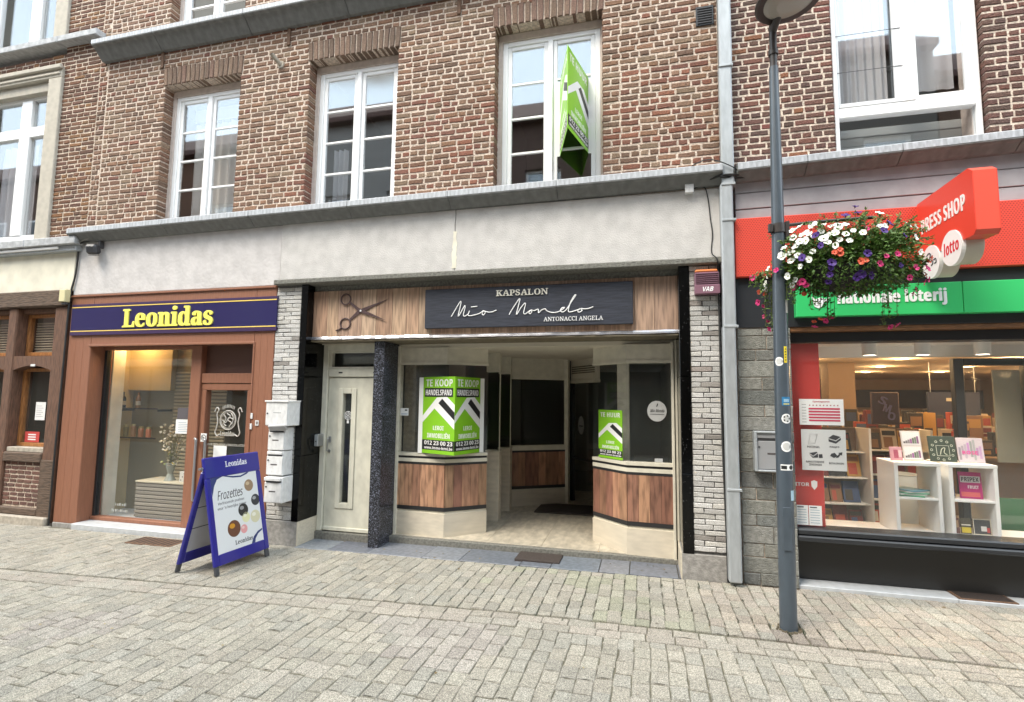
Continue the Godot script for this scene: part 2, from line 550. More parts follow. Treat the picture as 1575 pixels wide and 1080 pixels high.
# a ragged block: front face at z = 0, lower left corner at the origin
func block_shape(st: SurfaceTool, w: float, h: float, d: float, col: Color, ragged: float, inset: float, r: RandomNumberGenerator, xf := Transform3D()) -> void:
	var edge := []
	for p in [Vector2(0, 0), Vector2(0.5, 0), Vector2(1, 0), Vector2(1, 0.5), Vector2(1, 1), Vector2(0.5, 1), Vector2(0, 1), Vector2(0, 0.5)]:
		edge.append(Vector2(p.x * w + r.randf_range(-ragged, ragged), p.y * h + r.randf_range(-ragged, ragged)))
	var mid := Vector2(w, h) * 0.5
	var front := []
	var rim := []
	var back := []
	var tilt := Vector2(r.randf_range(-1, 1), r.randf_range(-1, 1)) * ragged * 0.6
	for e in edge:
		var inn: Vector2 = e + Vector2(signf(mid.x - e.x) * (inset if absf(mid.x - e.x) > w * 0.2 else 0.0), signf(mid.y - e.y) * (inset if absf(mid.y - e.y) > h * 0.2 else 0.0))
		front.append(xf * Vector3(inn.x, inn.y, tilt.x * (inn.x / w - 0.5) + tilt.y * (inn.y / h - 0.5)))
		rim.append(xf * Vector3(e.x, e.y, -inset))
		back.append(xf * Vector3(e.x, e.y, -d))
	var c: Vector3 = xf * Vector3(mid.x, mid.y, -d * 0.5)
	st.set_color(col)
	poly(st, front, c)
	for i in 8:
		var j := (i + 1) % 8
		poly(st, [front[i], front[j], rim[j], rim[i]], c)
		poly(st, [rim[i], rim[j], back[j], back[i]], c)

# courses of brick between x0..x1, y0..y1 that stop at the holes; answers with a list of pieces
func courses(x0: float, x1: float, y0: float, y1: float, z: float, course: float, joint: float, long_: float, short_: float, holes: Array, tone: Callable, r: RandomNumberGenerator, reveal := 0.13) -> Array:
	var out := []
	var row := 0
	var y := y0
	while y + course * 0.6 < y1:
		var h := minf(course - joint, y1 - y)
		var free := [[x0, x1, false, false]]
		for hole in holes:
			if y + h * 0.5 < hole[2] or y + h * 0.5 > hole[3]: continue
			var nxt := []
			for f in free:
				if hole[1] <= f[0] or hole[0] >= f[1]:
					nxt.append(f)
					continue
				if hole[0] - f[0] > 0.03: nxt.append([f[0], hole[0], f[2], true])
				if f[1] - hole[1] > 0.03: nxt.append([hole[1], f[1], true, f[3]])
			free = nxt
		for f in free:
			var x: float = f[0]
			var first := true
			var header := (row % 2 == 0)
			while x < f[1] - 0.02:
				var w: float = (short_ if header else long_) * r.randf_range(0.93, 1.07)
				if first and not f[2]: w *= r.randf_range(0.4, 1.0)
				if f[1] - (x + w) < short_ * 0.55: w = f[1] - x
				w = snappedf(w, 0.005)
				if x + w > f[1]: w = f[1] - x
				var deep: bool = (first and f[2]) or (x + w > f[1] - 0.01 and f[3])
				out.append({"at": Vector3(x, y + r.randf_range(-0.0025, 0.0025), z + r.randf_range(-0.003, 0.002)), "w": w, "h": h, "d": reveal if deep else 0.035, "c": tone.call(Vector2(x, y)), "turn": r.randf_range(-0.006, 0.006)})
				x += w + joint
				header = (row % 2 == 0) != (r.randf() < 0.10)
				first = false
		y += course
		row += 1
	return out

# the pieces that show largest become parts of their own, the rest one joined part
func lay(pieces: Array, parent: Node3D, n: String, rest_name: String, m: Material, keep: int, ragged: float, inset: float, seed_: int, flat_lying := false) -> void:
	var r := RandomNumberGenerator.new()
	r.seed = seed_
	for p in pieces: p.far = eye.distance_to(p.at) + (0.0 if seen(p.at + Vector3(p.w * 0.5, p.h * 0.5, 0) if not flat_lying else p.at) else 100.0)
	pieces.sort_custom(func(a, b): return a.far < b.far)
	var pool := {}
	var rest := S()
	var any := false
	for i in pieces.size():
		var p: Dictionary = pieces[i]
		var b := Basis(Vector3(0, 0, 1), p.turn)
		if flat_lying: b = Basis(Vector3(0, 1, 0), p.turn) * Basis(Vector3(1, 0, 0), Vector3(0, 0, -1), Vector3(0, 1, 0))
		var xf := Transform3D(b, p.at)
		if i < keep and p.far < 100.0:
			var key := "%d_%d_%d_%s_%d" % [roundi(p.w * 200), roundi(p.h * 200), roundi(p.d * 100), p.c.to_html(), r.randi() % 3]
			if not pool.has(key):
				var st := S()
				block_shape(st, p.w, p.h, p.d, p.c, ragged, inset, r)
				pool[key] = st.commit()
				pool[key].surface_set_material(0, m)
			var o := MeshInstance3D.new()
			o.mesh = pool[key]
			o.name = n
			parent.add_child(o, true)
			o.transform = Transform3D(b, p.at - world_of(parent))
		else:
			block_shape(rest, p.w, p.h, p.d, p.c, ragged, inset, r, xf)
			any = true
	if any:
		var q := put(rest, rest_name, m, parent)
		q.set_meta("kind", "stuff")

func pick(list: Array, r: RandomNumberGenerator, vary := 0.08) -> Color:
	var c: Color = list[r.randi() % list.size()]
	var k := 1.0 + vary * (float(r.randi() % 5) - 2.0) * 0.6
	return Color(c.r * k, c.g * k, c.b * k)

# upright bricks over an opening
func soldier_row(x0: float, x1: float, y0: float, y1: float, z: float, count: int, list: Array, r: RandomNumberGenerator) -> Array:
	var out := []
	var step := (x1 - x0) / count
	for i in count:
		var lean := (float(i) / (count - 1) - 0.5) * -0.10
		out.append({"at": Vector3(x0 + step * i + 0.004, y0 + r.randf_range(-0.003, 0.003), z + 0.004), "w": step - 0.015, "h": y1 - y0 + r.randf_range(-0.004, 0.004), "d": 0.14, "c": pick(list, r), "turn": lean})
	return out

# ------------------------------------------------------------------ windows
# a two-leaf white window: the frame is the part, its panes, bars and curtains the sub-parts
func leaf_window(parent: Node3D, x0: float, x1: float, y0: float, y1: float, z: float, bars: int, mull: float, label := "") -> MeshInstance3D:
	var st := S()
	var fw := 0.055
	var xm := (x0 + x1) * 0.5
	bx(st, Vector3(x0, y0, z - 0.07), Vector3(x0 + fw, y1, z), 0.006)
	bx(st, Vector3(x1 - fw, y0, z - 0.07), Vector3(x1, y1, z), 0.006)
	bx(st, Vector3(x0 + fw, y1 - fw, z - 0.07), Vector3(x1 - fw, y1, z - 0.001), 0.006)
	bx(st, Vector3(x0 + fw, y0, z - 0.07), Vector3(x1 - fw, y0 + fw, z - 0.001), 0.006)
	bx(st, Vector3(xm - 0.028, y0 + fw, z - 0.06), Vector3(xm + 0.028, y1 - fw, z + 0.012), 0.006)
	var sw := (mull - 0.056) * 0.5
	var leaves := [[x0 + fw, xm - 0.028], [xm + 0.028, x1 - fw]]
	for l in leaves:
		bx(st, Vector3(l[0], y0 + fw, z - 0.055), Vector3(l[0] + sw, y1 - fw, z - 0.012), 0.006)
		bx(st, Vector3(l[1] - sw, y0 + fw, z - 0.055), Vector3(l[1], y1 - fw, z - 0.012), 0.006)
		bx(st, Vector3(l[0] + sw, y1 - fw - sw, z - 0.055), Vector3(l[1] - sw, y1 - fw, z - 0.013), 0.006)
		bx(st, Vector3(l[0] + sw, y0 + fw, z - 0.055), Vector3(l[1] - sw, y0 + fw + sw, z - 0.013), 0.006)
	var w := put(st, "window", M.white_pvc, parent)
	if label != "": w.set_meta("label", label)
	for l in leaves:
		var a: float = l[0] + sw
		var b: float = l[1] - sw
		var lo := y0 + fw + sw
		var hi := y1 - fw - sw
		var step := (hi - lo) / (bars + 1)
		for k in bars:
			box("glazing_bar", M.white_pvc, w, Vector3(a, lo + step * (k + 1) - 0.013, z - 0.048), Vector3(b, lo + step * (k + 1) + 0.013, z - 0.018), 0.004)
		for k in bars + 1:
			pane(w, M.pane, Vector3(a, lo + step * k, z - 0.034), Vector3(b, lo + step * (k + 1), z - 0.034))
	return w

func pane(parent: Node3D, m: Material, a: Vector3, b: Vector3, n := "pane", thick := 0.008) -> MeshInstance3D:
	var st := S()
	var e := Vector3(b.x - a.x, 0, b.z - a.z)
	var nrm := e.cross(Vector3.UP).normalized()
	var t := rng.randf_range(-0.0025, 0.0025)
	var v := [a, Vector3(b.x, a.y, b.z), Vector3(b.x, b.y, b.z) + nrm * t, Vector3(a.x, b.y, a.z) + nrm * t]
	var c: Vector3 = (v[0] + v[2]) * 0.5 + nrm * thick * 0.5
	var w := []
	for q in v: w.append(q + nrm * thick)
	poly(st, v, c)
	poly(st, w, c)
	for i in 4: poly(st, [v[i], v[(i + 1) % 4], w[(i + 1) % 4], w[i]], c)
	return put(st, n, m, parent)

# a hanging curtain with folds
func curtain(parent: Node3D, m: Material, x0: float, x1: float, y0: float, y1: float, z: float, folds: int, depth := 0.025) -> MeshInstance3D:
	var st := S()
	var n := folds * 8
	for i in n:
		for half in 1:
			var q := []
			for e in [[i, y0], [i + 1, y0], [i + 1, y1], [i, y1]]:
				var u: float = float(e[0]) / n
				var ph := u * folds * TAU
				q.append([Vector3(lerpf(x0, x1, u), e[1], z + depth * sin(ph)), Vector3(-depth * folds * TAU * cos(ph) / (x1 - x0), 0, 1).normalized()])
			quad_n(st, q[0], q[1], q[2], q[3])
	return put(st, "curtain", m, parent)

# a plain room behind a window: floor, ceiling and walls with thickness
func room(parent: Node3D, m: Material, x0: float, x1: float, y0: float, y1: float, z0: float, z1: float, n := "room_wall") -> void:
	var st := S()
	bx(st, Vector3(x0 - 0.1, y0 - 0.1, z0 - 0.1), Vector3(x1 + 0.1, y1 + 0.1, z0))
	bx(st, Vector3(x0 - 0.1, y0 - 0.1, z0), Vector3(x0, y1 + 0.1, z1))
	bx(st, Vector3(x1, y0 - 0.1, z0), Vector3(x1 + 0.1, y1 + 0.1, z1))
	bx(st, Vector3(x0, y0 - 0.1, z0), Vector3(x1, y0, z1))
	bx(st, Vector3(x0, y1, z0), Vector3(x1, y1 + 0.1, z1))
	put(st, n, m, parent)

# ------------------------------------------------------------------ ground
func gy(x: float) -> float:
	return clampf((x - 0.4) * 0.0086, -0.10, 0.0)

func gutter_z(x: float) -> float:
	return 1.115 + maxf(-1.0 - x, 0.0) * 0.05

func ground() -> void:
	var g := struct("ground")
	var st := S()
	for e in [[-60.0, -11.5], [-11.5, 0.4], [0.4, 60.0]]:
		var a: float = e[0]
		var b: float = e[1]
		poly(st, [Vector3(a, gy(a) - 0.014, -9), Vector3(b, gy(b) - 0.014, -9), Vector3(b, gy(b) - 0.014, 9.3), Vector3(a, gy(a) - 0.014, 9.3)], Vector3(0, -50, 0))
	put(st, "sand_bed", M.joint_sand, g)
	st = S()
	for e in [[-60.0, -9.4, 0.0, 9.2], [3.6, 60.0, 0.0, 9.2]]:
		var a: float = e[0]
		var b: float = e[1]
		poly(st, [Vector3(a, gy(a) - 0.002, e[2]), Vector3(b, gy(b) - 0.002, e[2]), Vector3(b, gy(b) - 0.002, e[3]), Vector3(a, gy(a) - 0.002, e[3])], Vector3(0, -50, 0))
	poly(st, [Vector3(-9.4, gy(-9.4) - 0.002, 4.3), Vector3(0.4, -0.002, 4.3), Vector3(0.4, -0.002, 9.2), Vector3(-9.4, gy(-9.4) - 0.002, 9.2)], Vector3(0, -50, 0))
	poly(st, [Vector3(0.4, -0.002, 4.3), Vector3(3.6, -0.002, 4.3), Vector3(3.6, -0.002, 9.2), Vector3(0.4, -0.002, 9.2)], Vector3(0, -50, 0))
	put(st, "far_paving", M.far_paving, g)
	var r := RandomNumberGenerator.new()
	r.seed = 21
	var tones := [Color(0.445, 0.415, 0.345), Color(0.47, 0.44, 0.365), Color(0.43, 0.405, 0.345), Color(0.455, 0.42, 0.35), Color(0.435, 0.415, 0.355), Color(0.48, 0.445, 0.375)]
	var moss := [Color(0.42, 0.415, 0.315), Color(0.44, 0.43, 0.335), Color(0.45, 0.43, 0.35)]
	var walk := []
	var road := []
	var x := -9.4
	var pitch := 0.1035
	var nf := FastNoiseLite.new()
	nf.seed = 5
	nf.frequency = 0.55
	while x < 3.6:
		var xm := x + pitch * 0.5
		# where the paving stops in front of each front
		var z0 := 0.02
		if xm < -3.72 and xm > -7.26: z0 = 0.075 if xm < -4.4 else 0.012
		elif xm <= 0.31 and xm >= -3.72: z0 = 0.055 - (xm + 3.72) * 0.008
		elif xm > 1.27: z0 = -0.02
		var z1 := gutter_z(xm) - 0.02
		var z := z0
		var first := true
		while z < z1 - 0.02:
			var l := r.randf_range(0.136, 0.15)
			if first: l = r.randf_range(0.07, 0.16)
			if z1 - (z + l) < 0.07: l = z1 - z
			l = snappedf(l, 0.005)
			var green := nf.get_noise_2d(xm * 1.3, z * 1.3) + 0.35 - absf(xm + 0.35) * 0.45 > 0.05
			var pole_dirt := Vector2(xm - 1.0, z - 0.9).length() < 0.16
			var c := pick(moss if green and r.randf() < 0.75 else tones, r)
			if xm > 0.4 and r.randf() < 0.55: c = pick([Color(0.475, 0.42, 0.35), Color(0.455, 0.405, 0.345)], r)
			if pole_dirt and r.randf() < 0.6: c = Color(0.33, 0.29, 0.245)
			walk.append({"at": Vector3(x + nf.get_noise_2d(x * 0.6, z * 2.2) * 0.014 + r.randf_range(-0.0015, 0.0015), gy(xm) + r.randf_range(-0.003, 0.002), z + l), "w": pitch - 0.0045, "h": l - 0.0015, "d": 0.025, "c": c, "turn": r.randf_range(-0.012, 0.012)})
			z += l + 0.005
			first = false
		# the road, laid the same way behind two stretcher courses
		z = gutter_z(xm) + 0.225
		first = true
		while z < 4.3:
			var l2 := r.randf_range(0.136, 0.15)
			if first: l2 = r.randf_range(0.07, 0.16)
			l2 = snappedf(l2, 0.005)
			var c2 := pick(tones, r)
			if nf.get_noise_2d(xm * 0.8 + 40.0, z * 0.8) > 0.38: c2 = pick([Color(0.475, 0.44, 0.385), Color(0.46, 0.42, 0.37)], r)
			road.append({"at": Vector3(x + nf.get_noise_2d(x * 0.6, z * 2.2 + 20.0) * 0.016 + r.randf_range(-0.0015, 0.0015), gy(xm) - 0.006 + r.randf_range(-0.003, 0.002), z + l2), "w": pitch - 0.0045, "h": l2 - 0.0015, "d": 0.025, "c": c2, "turn": r.randf_range(-0.012, 0.012)})
			z += l2 + 0.005
			first = false
		x += pitch
	for rowi in 2:
		x = -9.4 + rowi * 0.09
		while x < 3.6:
			var l3 := snappedf(r.randf_range(0.165, 0.2), 0.005)
			var xm3 := x + l3 * 0.5
			road.append({"at": Vector3(x, gy(xm3) - 0.004 + r.randf_range(-0.002, 0.002), gutter_z(xm3) + 0.11 + rowi * 0.108), "w": l3 - 0.006, "h": 0.101, "d": 0.025, "c": pick([Color(0.48, 0.44, 0.37), Color(0.46, 0.43, 0.365), Color(0.475, 0.43, 0.365)], r), "turn": r.randf_range(-0.008, 0.008) + (0.05 if xm3 < -1.0 else 0.0)})
			x += l3
	var pv := struct("pavement")
	lay(walk, pv, "paver", "paver_field", M.paver, 150, 0.0035, 0.0045, 31, true)
	var rd := struct("road")
	lay(road, rd, "paver", "paver_field", M.paver, 150, 0.0035, 0.0045, 32, true)
	# tufts in the joints
	var tuft := S()
	var r2 := RandomNumberGenerator.new()
	r2.seed = 77
	for i in 420:
		var p := Vector2(r2.randf_range(-1.6, 1.3), r2.randf_range(0.1, 1.15))
		if i > 370: p = Vector2(1.0 + r2.randf_range(-0.12, 0.14), 0.88 + r2.randf_range(-0.1, 0.1))
		p.x = snappedf(p.x + 9.4, pitch) - 9.4
		for k in 4:
			var a := r2.randf() * TAU
			var b := Vector3(p.x + r2.randf_range(-0.006, 0.006), gy(p.x) - 0.004, p.y + r2.randf_range(-0.03, 0.03))
			var tip := b + Vector3(cos(a) * 0.012, r2.randf_range(0.006, 0.017), sin(a) * 0.012)
			var side := Vector3(-sin(a), 0, cos(a)) * 0.0025
			tuft.set_color(Color(0.10, 0.13, 0.04))
			poly(tuft, [b - side, b + side, tip], b + Vector3(0, -1, 0))
	var bits := S()
	for i in 90:
		var p := Vector3(r2.randf_range(-6.5, 2.6), 0, r2.randf_range(0.05, 2.4))
		if i < 40: p = Vector3(r2.randf_range(-3.6, 1.2), 0, r2.randf_range(-0.3, 0.25))
		p.y = gy(p.x) + (0.006 if p.z < 0.06 else 0.002)
		var a := r2.randf() * TAU
		var d := Vector3(cos(a), 0, sin(a)) * r2.randf_range(0.006, 0.02)
		var e := Vector3(-sin(a), 0.15, cos(a)) * r2.randf_range(0.003, 0.009)
		bits.set_color([Color(0.16, 0.11, 0.05), Color(0.30, 0.24, 0.10), Color(0.55, 0.52, 0.45), Color(0.10, 0.08, 0.06)][r2.randi() % 4])
		poly(bits, [p - d, p + e + Vector3(0, 0.004, 0), p + d, p - e + Vector3(0, 0.003, 0)], p + Vector3(0, -1, 0))
	tag(put(bits, "litter", M.petal, self), "dry leaf scraps and crumbs scattered on the paving and slabs", "litter", "", "stuff")
	var moss_o := put(tuft, "moss", M.leaf, self)
	tag(moss_o, "green moss and tufts in the paving joints before the salon", "moss", "", "stuff")

# ------------------------------------------------------------------ the middle building
var mid_house: Node3D
var W1 := [-5.985, -4.82]
var W2 := [-3.83, -2.68]
var W3 := [-1.525, -0.385]

func cornice(parent: Node3D, x0: float, x1: float, y: float, reach: float, drop: float, joints: Array, n := "cornice", y_right := 999.0) -> void:
	var yr := y if y_right > 900.0 else y_right
	var prof := PackedVector2Array([Vector2(-0.02, 0.02), Vector2(reach - 0.01, -0.01), Vector2(reach, -0.02), Vector2(reach, -0.085), Vector2(reach - 0.012, -0.095), Vector2(reach - 0.04, -0.10), Vector2(0.045, -drop), Vector2(-0.02, -drop)])
	var cuts := [x0] + joints + [x1]
	for i in cuts.size() - 1:
		var st := S()
		var a: float = cuts[i] + (0.004 if i > 0 else 0.0)
		var b: float = cuts[i + 1] - (0.004 if i < cuts.size() - 2 else 0.0)
		var ya := y + (yr - y) * (a - x0) / (x1 - x0)
		var yb := y + (yr - y) * (b - x0) / (x1 - x0)
		along_x(st, prof, a, b, ya, yb)
		put(st, n, M.cornice_stone, parent)
	var flash := PackedVector2Array([Vector2(-0.02, 0.021), Vector2(reach - 0.01, -0.008), Vector2(reach + 0.003, -0.018), Vector2(reach + 0.003, -0.074), Vector2(reach - 0.001, -0.074), Vector2(reach - 0.001, -0.02), Vector2(-0.02, 0.0195)])
	for i in cuts.size() - 1:
		var st := S()
		var a: float = cuts[i] + (0.003 if i > 0 else 0.0)
		var b: float = cuts[i + 1] - (0.003 if i < cuts.size() - 2 else 0.0)
		along_x(st, flash, a, b, y + (yr - y) * (a - x0) / (x1 - x0), y + (yr - y) * (b - x0) / (x1 - x0))
		put(st, "flashing", M.flashing, parent)
	var small := PackedVector2Array()
	for p in prof: small.append(Vector2(p.x - 0.008 if p.x > 0.03 else p.x, p.y + 0.006 if p.y < -0.05 else p.y - 0.006))
	for j in joints:
		var st := S()
		var yj: float = y + (yr - y) * (j - x0) / (x1 - x0)
		along_x(st, small, j - 0.006, j + 0.006, yj, yj)
		put(st, "lead_joint", M.joint_lead, parent)

func middle_house() -> void:
	var h := thing("brick_building", "brown brick house with two shop fronts and three white upstairs windows", "building", Vector3(-3.3, 0, 0))
	mid_house = h
	var r := RandomNumberGenerator.new()
	r.seed = 11
	var holes := [[W1[0], W1[1], 3.6, 5.575], [W2[0], W2[1], 3.6, 5.58], [W3[0], W3[1], 3.6, 5.60], [W1[0], W1[1], 6.3, 8.15], [W2[0], W2[1], 6.3, 8.15], [W3[0], W3[1], 6.3, 8.15]]
	# the wall and its bricks
	var st := S()
	var wide := []
	for q in holes: wide.append([q[0] - 0.008, q[1] + 0.008, q[2], q[3] + 0.006])
	slab_with_holes(st, -7.12, 0.72, 3.55, 9.6, -0.28, -0.0065, wide)
	var wall := put(st, "wall", M.mortar, h)
	var dull := [Color(0.237, 0.137, 0.091), Color(0.204, 0.120, 0.082), Color(0.270, 0.161, 0.106), Color(0.182, 0.111, 0.078), Color(0.275, 0.150, 0.091), Color(0.215, 0.113, 0.072), Color(0.281, 0.193, 0.129)]
	var red := [Color(0.255, 0.105, 0.070), Color(0.225, 0.098, 0.068), Color(0.275, 0.115, 0.074), Color(0.21, 0.095, 0.068)]
	var arch := [Color(0.23, 0.155, 0.110), Color(0.195, 0.132, 0.096), Color(0.26, 0.172, 0.122), Color(0.23, 0.142, 0.106)]
	var rt := RandomNumberGenerator.new()
	rt.seed = 12
	var tone := func(p: Vector2) -> Color:
		var share := 0.06
		if p.x > -2.6 and p.y < 4.9: share = 0.34
		if p.x > -0.4 and p.y < 4.7: share = 0.4
		if p.y > 6.02 and p.y < 6.2: share = 0.8
		if absf(p.x + 3.9) < 0.2 and p.y < 4.4: share = 0.4
		return pick(red if rt.randf() < share else dull, rt)
	var hb := []
	for q in holes: hb.append([q[0], q[1], q[2], q[3]])
	for q in [[W1, 5.58], [W2, 5.585], [W3, 5.605], [W1, 8.155], [W2, 8.155], [W3, 8.155]]: hb.append([q[0][0] - 0.03, q[0][1] + 0.03, q[1] - 0.01, q[1] + 0.245])
	var pieces := courses(-7.108, -6.985, 3.74, 7.9, 0.002, 0.069, 0.018, 0.123, 0.06, [], tone, r) + courses(-6.96, 0.715, 3.74, 7.9, 0.0, 0.0652, 0.0165, 0.166, 0.079, hb, tone, r, 0.135)
	for q in [[W1, 5.58], [W2, 5.585], [W3, 5.605], [W1, 8.155], [W2, 8.155], [W3, 8.155]]:
		pieces += soldier_row(q[0][0] - 0.025, q[0][1] + 0.025, q[1], q[1] + 0.235, 0.004, 17, arch, rt)
	lay(pieces, wall, "brick", "brickwork", M.brick, 300, 0.0036, 0.006, 13)
	# reveals and windows
	var wins := [[W1, 3.80, 5.57, "white upstairs window with pale curtains", 3], [W2, 3.80, 5.575, "", 3], [W3, 3.80, 5.595, "", 3], [W1, 6.30, 8.14, "", 3], [W2, 6.30, 8.14, "", 3], [W3, 6.30, 8.14, "", 3]]
	for q in wins:
		var a: float = q[0][0]
		var b: float = q[0][1]
		st = S()
		bx(st, Vector3(a - 0.004, q[1] - 0.1, -0.30), Vector3(a + 0.045, q[2], -0.135))
		bx(st, Vector3(b - 0.03, q[1] - 0.1, -0.30), Vector3(b + 0.004, q[2], -0.135))
		bx(st, Vector3(a + 0.045, q[2] - 0.075, -0.30), Vector3(b - 0.03, q[2] + 0.004, -0.134))
		var rev := put(st, "window_reveal", M.plaster_reveal, h)
		rev.set_meta("kind", "structure")
		var w := leaf_window(h, a + 0.045, b - 0.03, q[1] - 0.06, q[2] - 0.075, -0.15, q[4], 0.15, q[3])
		if q[0] == W1 and q[1] < 5.0:
			curtain(w, M.curtain, a + 0.1, b - 0.09, 3.72, 5.25, -0.42, 7)
			box("blind", M.curtain, w, Vector3(a + 0.1, 5.27, -0.40), Vector3(b - 0.1, 5.45, -0.385), 0.004)
		elif q[0] == W2 and q[1] < 5.0:
			curtain(w, M.net_curtain, a + 0.1, a + 0.3, 3.72, 4.65, -0.42, 3)
	# rooms behind the windows, the shell and the roof
	for q in [[-7.0, -4.4], [-4.2, -2.1], [-1.9, 0.5]]:
		room(h, M.room_wall, q[0], q[1], 3.70, 6.0, -3.2, -0.285)
		room(h, M.room_wall, q[0], q[1], 6.28, 8.6, -3.2, -0.285)
	st = S()
	bx(st, Vector3(-7.26, -0.1, -7.2), Vector3(0.72, 9.6, -7.0))
	bx(st, Vector3(-7.255, -0.1, -7.0), Vector3(-7.12, 9.6, -0.31))
	bx(st, Vector3(0.62, -0.1, -7.0), Vector3(0.72, 9.6, -0.31))
	bx(st, Vector3(-7.12, 3.2, -7.0), Vector3(0.62, 3.55, -0.31))
	put(st, "party_wall", M.room_wall, h)
	st = S()
	along_x(st, PackedVector2Array([Vector2(0.25, 9.6), Vector2(0.25, 9.75), Vector2(-3.6, 12.0), Vector2(-7.3, 9.75), Vector2(-7.3, 9.6)]), -7.2, 0.72)
	put(st, "roof", M.roof_tile, h)
	# cornices
	cornice(h, -7.235, 0.715, 3.735, 0.155, 0.17, [-5.71, -4.45, -3.16, -1.98, -0.83], "lower_cornice", 3.785)
	cornice(h, -7.03, 0.715, 6.265, 0.205, 0.22, [-6.03, -4.655, -3.3, -1.95, -0.6], "upper_cornice")
	# iron anchors, vent grille and the old bracket
	for q in [[-6.05, 5.83, 6.05], [-4.14, 5.83, 6.05], [-1.95, 5.83, 6.05]]: box("wall_anchor", M.rust_iron, h, Vector3(q[0] - 0.022, q[1], 0.002), Vector3(q[0] + 0.022, q[2], 0.018), 0.004)
	var vent := box("vent_grille", M.dark_frame, h, Vector3(0.525, 5.25, -0.005), Vector3(0.69, 5.45, 0.012), 0.004)
	for k in 7: box("slat", M.grey_rubber, vent, Vector3(0.54, 5.268 + k * 0.025, 0.012), Vector3(0.675, 5.28 + k * 0.025, 0.022), 0.002)
	# rendered bands
	box("rendered_band", M.stucco_smooth, h, Vector3(-7.25, 2.875, -0.30), Vector3(-4.095, 3.60, -0.002), 0.006)
	box("rendered_band", M.stucco, h, Vector3(-4.091, 2.925, -0.30), Vector3(-1.94, 3.60, 0.012), 0.008)
	box("rendered_band", M.stucco, h, Vector3(-1.936, 2.925, -0.30), Vector3(0.712, 3.60, 0.012), 0.008)
	var streak := S()
	var rs := RandomNumberGenerator.new()
	rs.seed = 14
	var edge_l := []
	var edge_r := []
	for i in 15:
		var yy := 2.96 + 0.40 * i / 14.0
		edge_l.append(Vector2(-1.955 - rs.randf_range(0.0, 0.018), yy))
		edge_r.append(Vector2(-1.925 + rs.randf_range(0.0, 0.014), yy))
	edge_r.reverse()
	prism(streak, PackedVector2Array(edge_l + edge_r), 0.0125, 0.0145)
	put(streak, "filler_strip", M.cream_plaster, h)
	salon_front(h)
	chocolate_front(h)

func slips(pillar: Node3D, x0: float, x1: float, y0: float, y1: float, seed_: int, dirt: float) -> void:
	var r := RandomNumberGenerator.new()
	r.seed = seed_
	var tones := [Color(0.78, 0.76, 0.73), Color(0.74, 0.72, 0.69), Color(0.82, 0.80, 0.77), Color(0.76, 0.73, 0.68), Color(0.70, 0.68, 0.65)]
	var grime := [Color(0.46, 0.42, 0.39), Color(0.52, 0.45, 0.41), Color(0.40, 0.37, 0.34)]
	var list := []
	var y := y0
	var row := 0
	while y < y1 - 0.02:
		var hgt := minf(0.0432, y1 - y)
		var cut: float = x0 + (x1 - x0) * ((0.36 if row % 2 else 0.64) + r.randf_range(-0.05, 0.05))
		for e in [[x0, cut - 0.004], [cut + 0.004, x1]]:
			list.append({"at": Vector3(e[0], y, r.randf_range(-0.004, 0.004)), "w": e[1] - e[0], "h": hgt - r.randf_range(0.0, 0.003), "d": 0.03, "c": pick(grime if r.randf() < dirt else tones, r), "turn": r.randf_range(-0.01, 0.01)})
		y += 0.0475
		row += 1
	lay(list, pillar, "brick", "brickwork", M.white_slip, 300, 0.0028, 0.004, seed_ + 1)

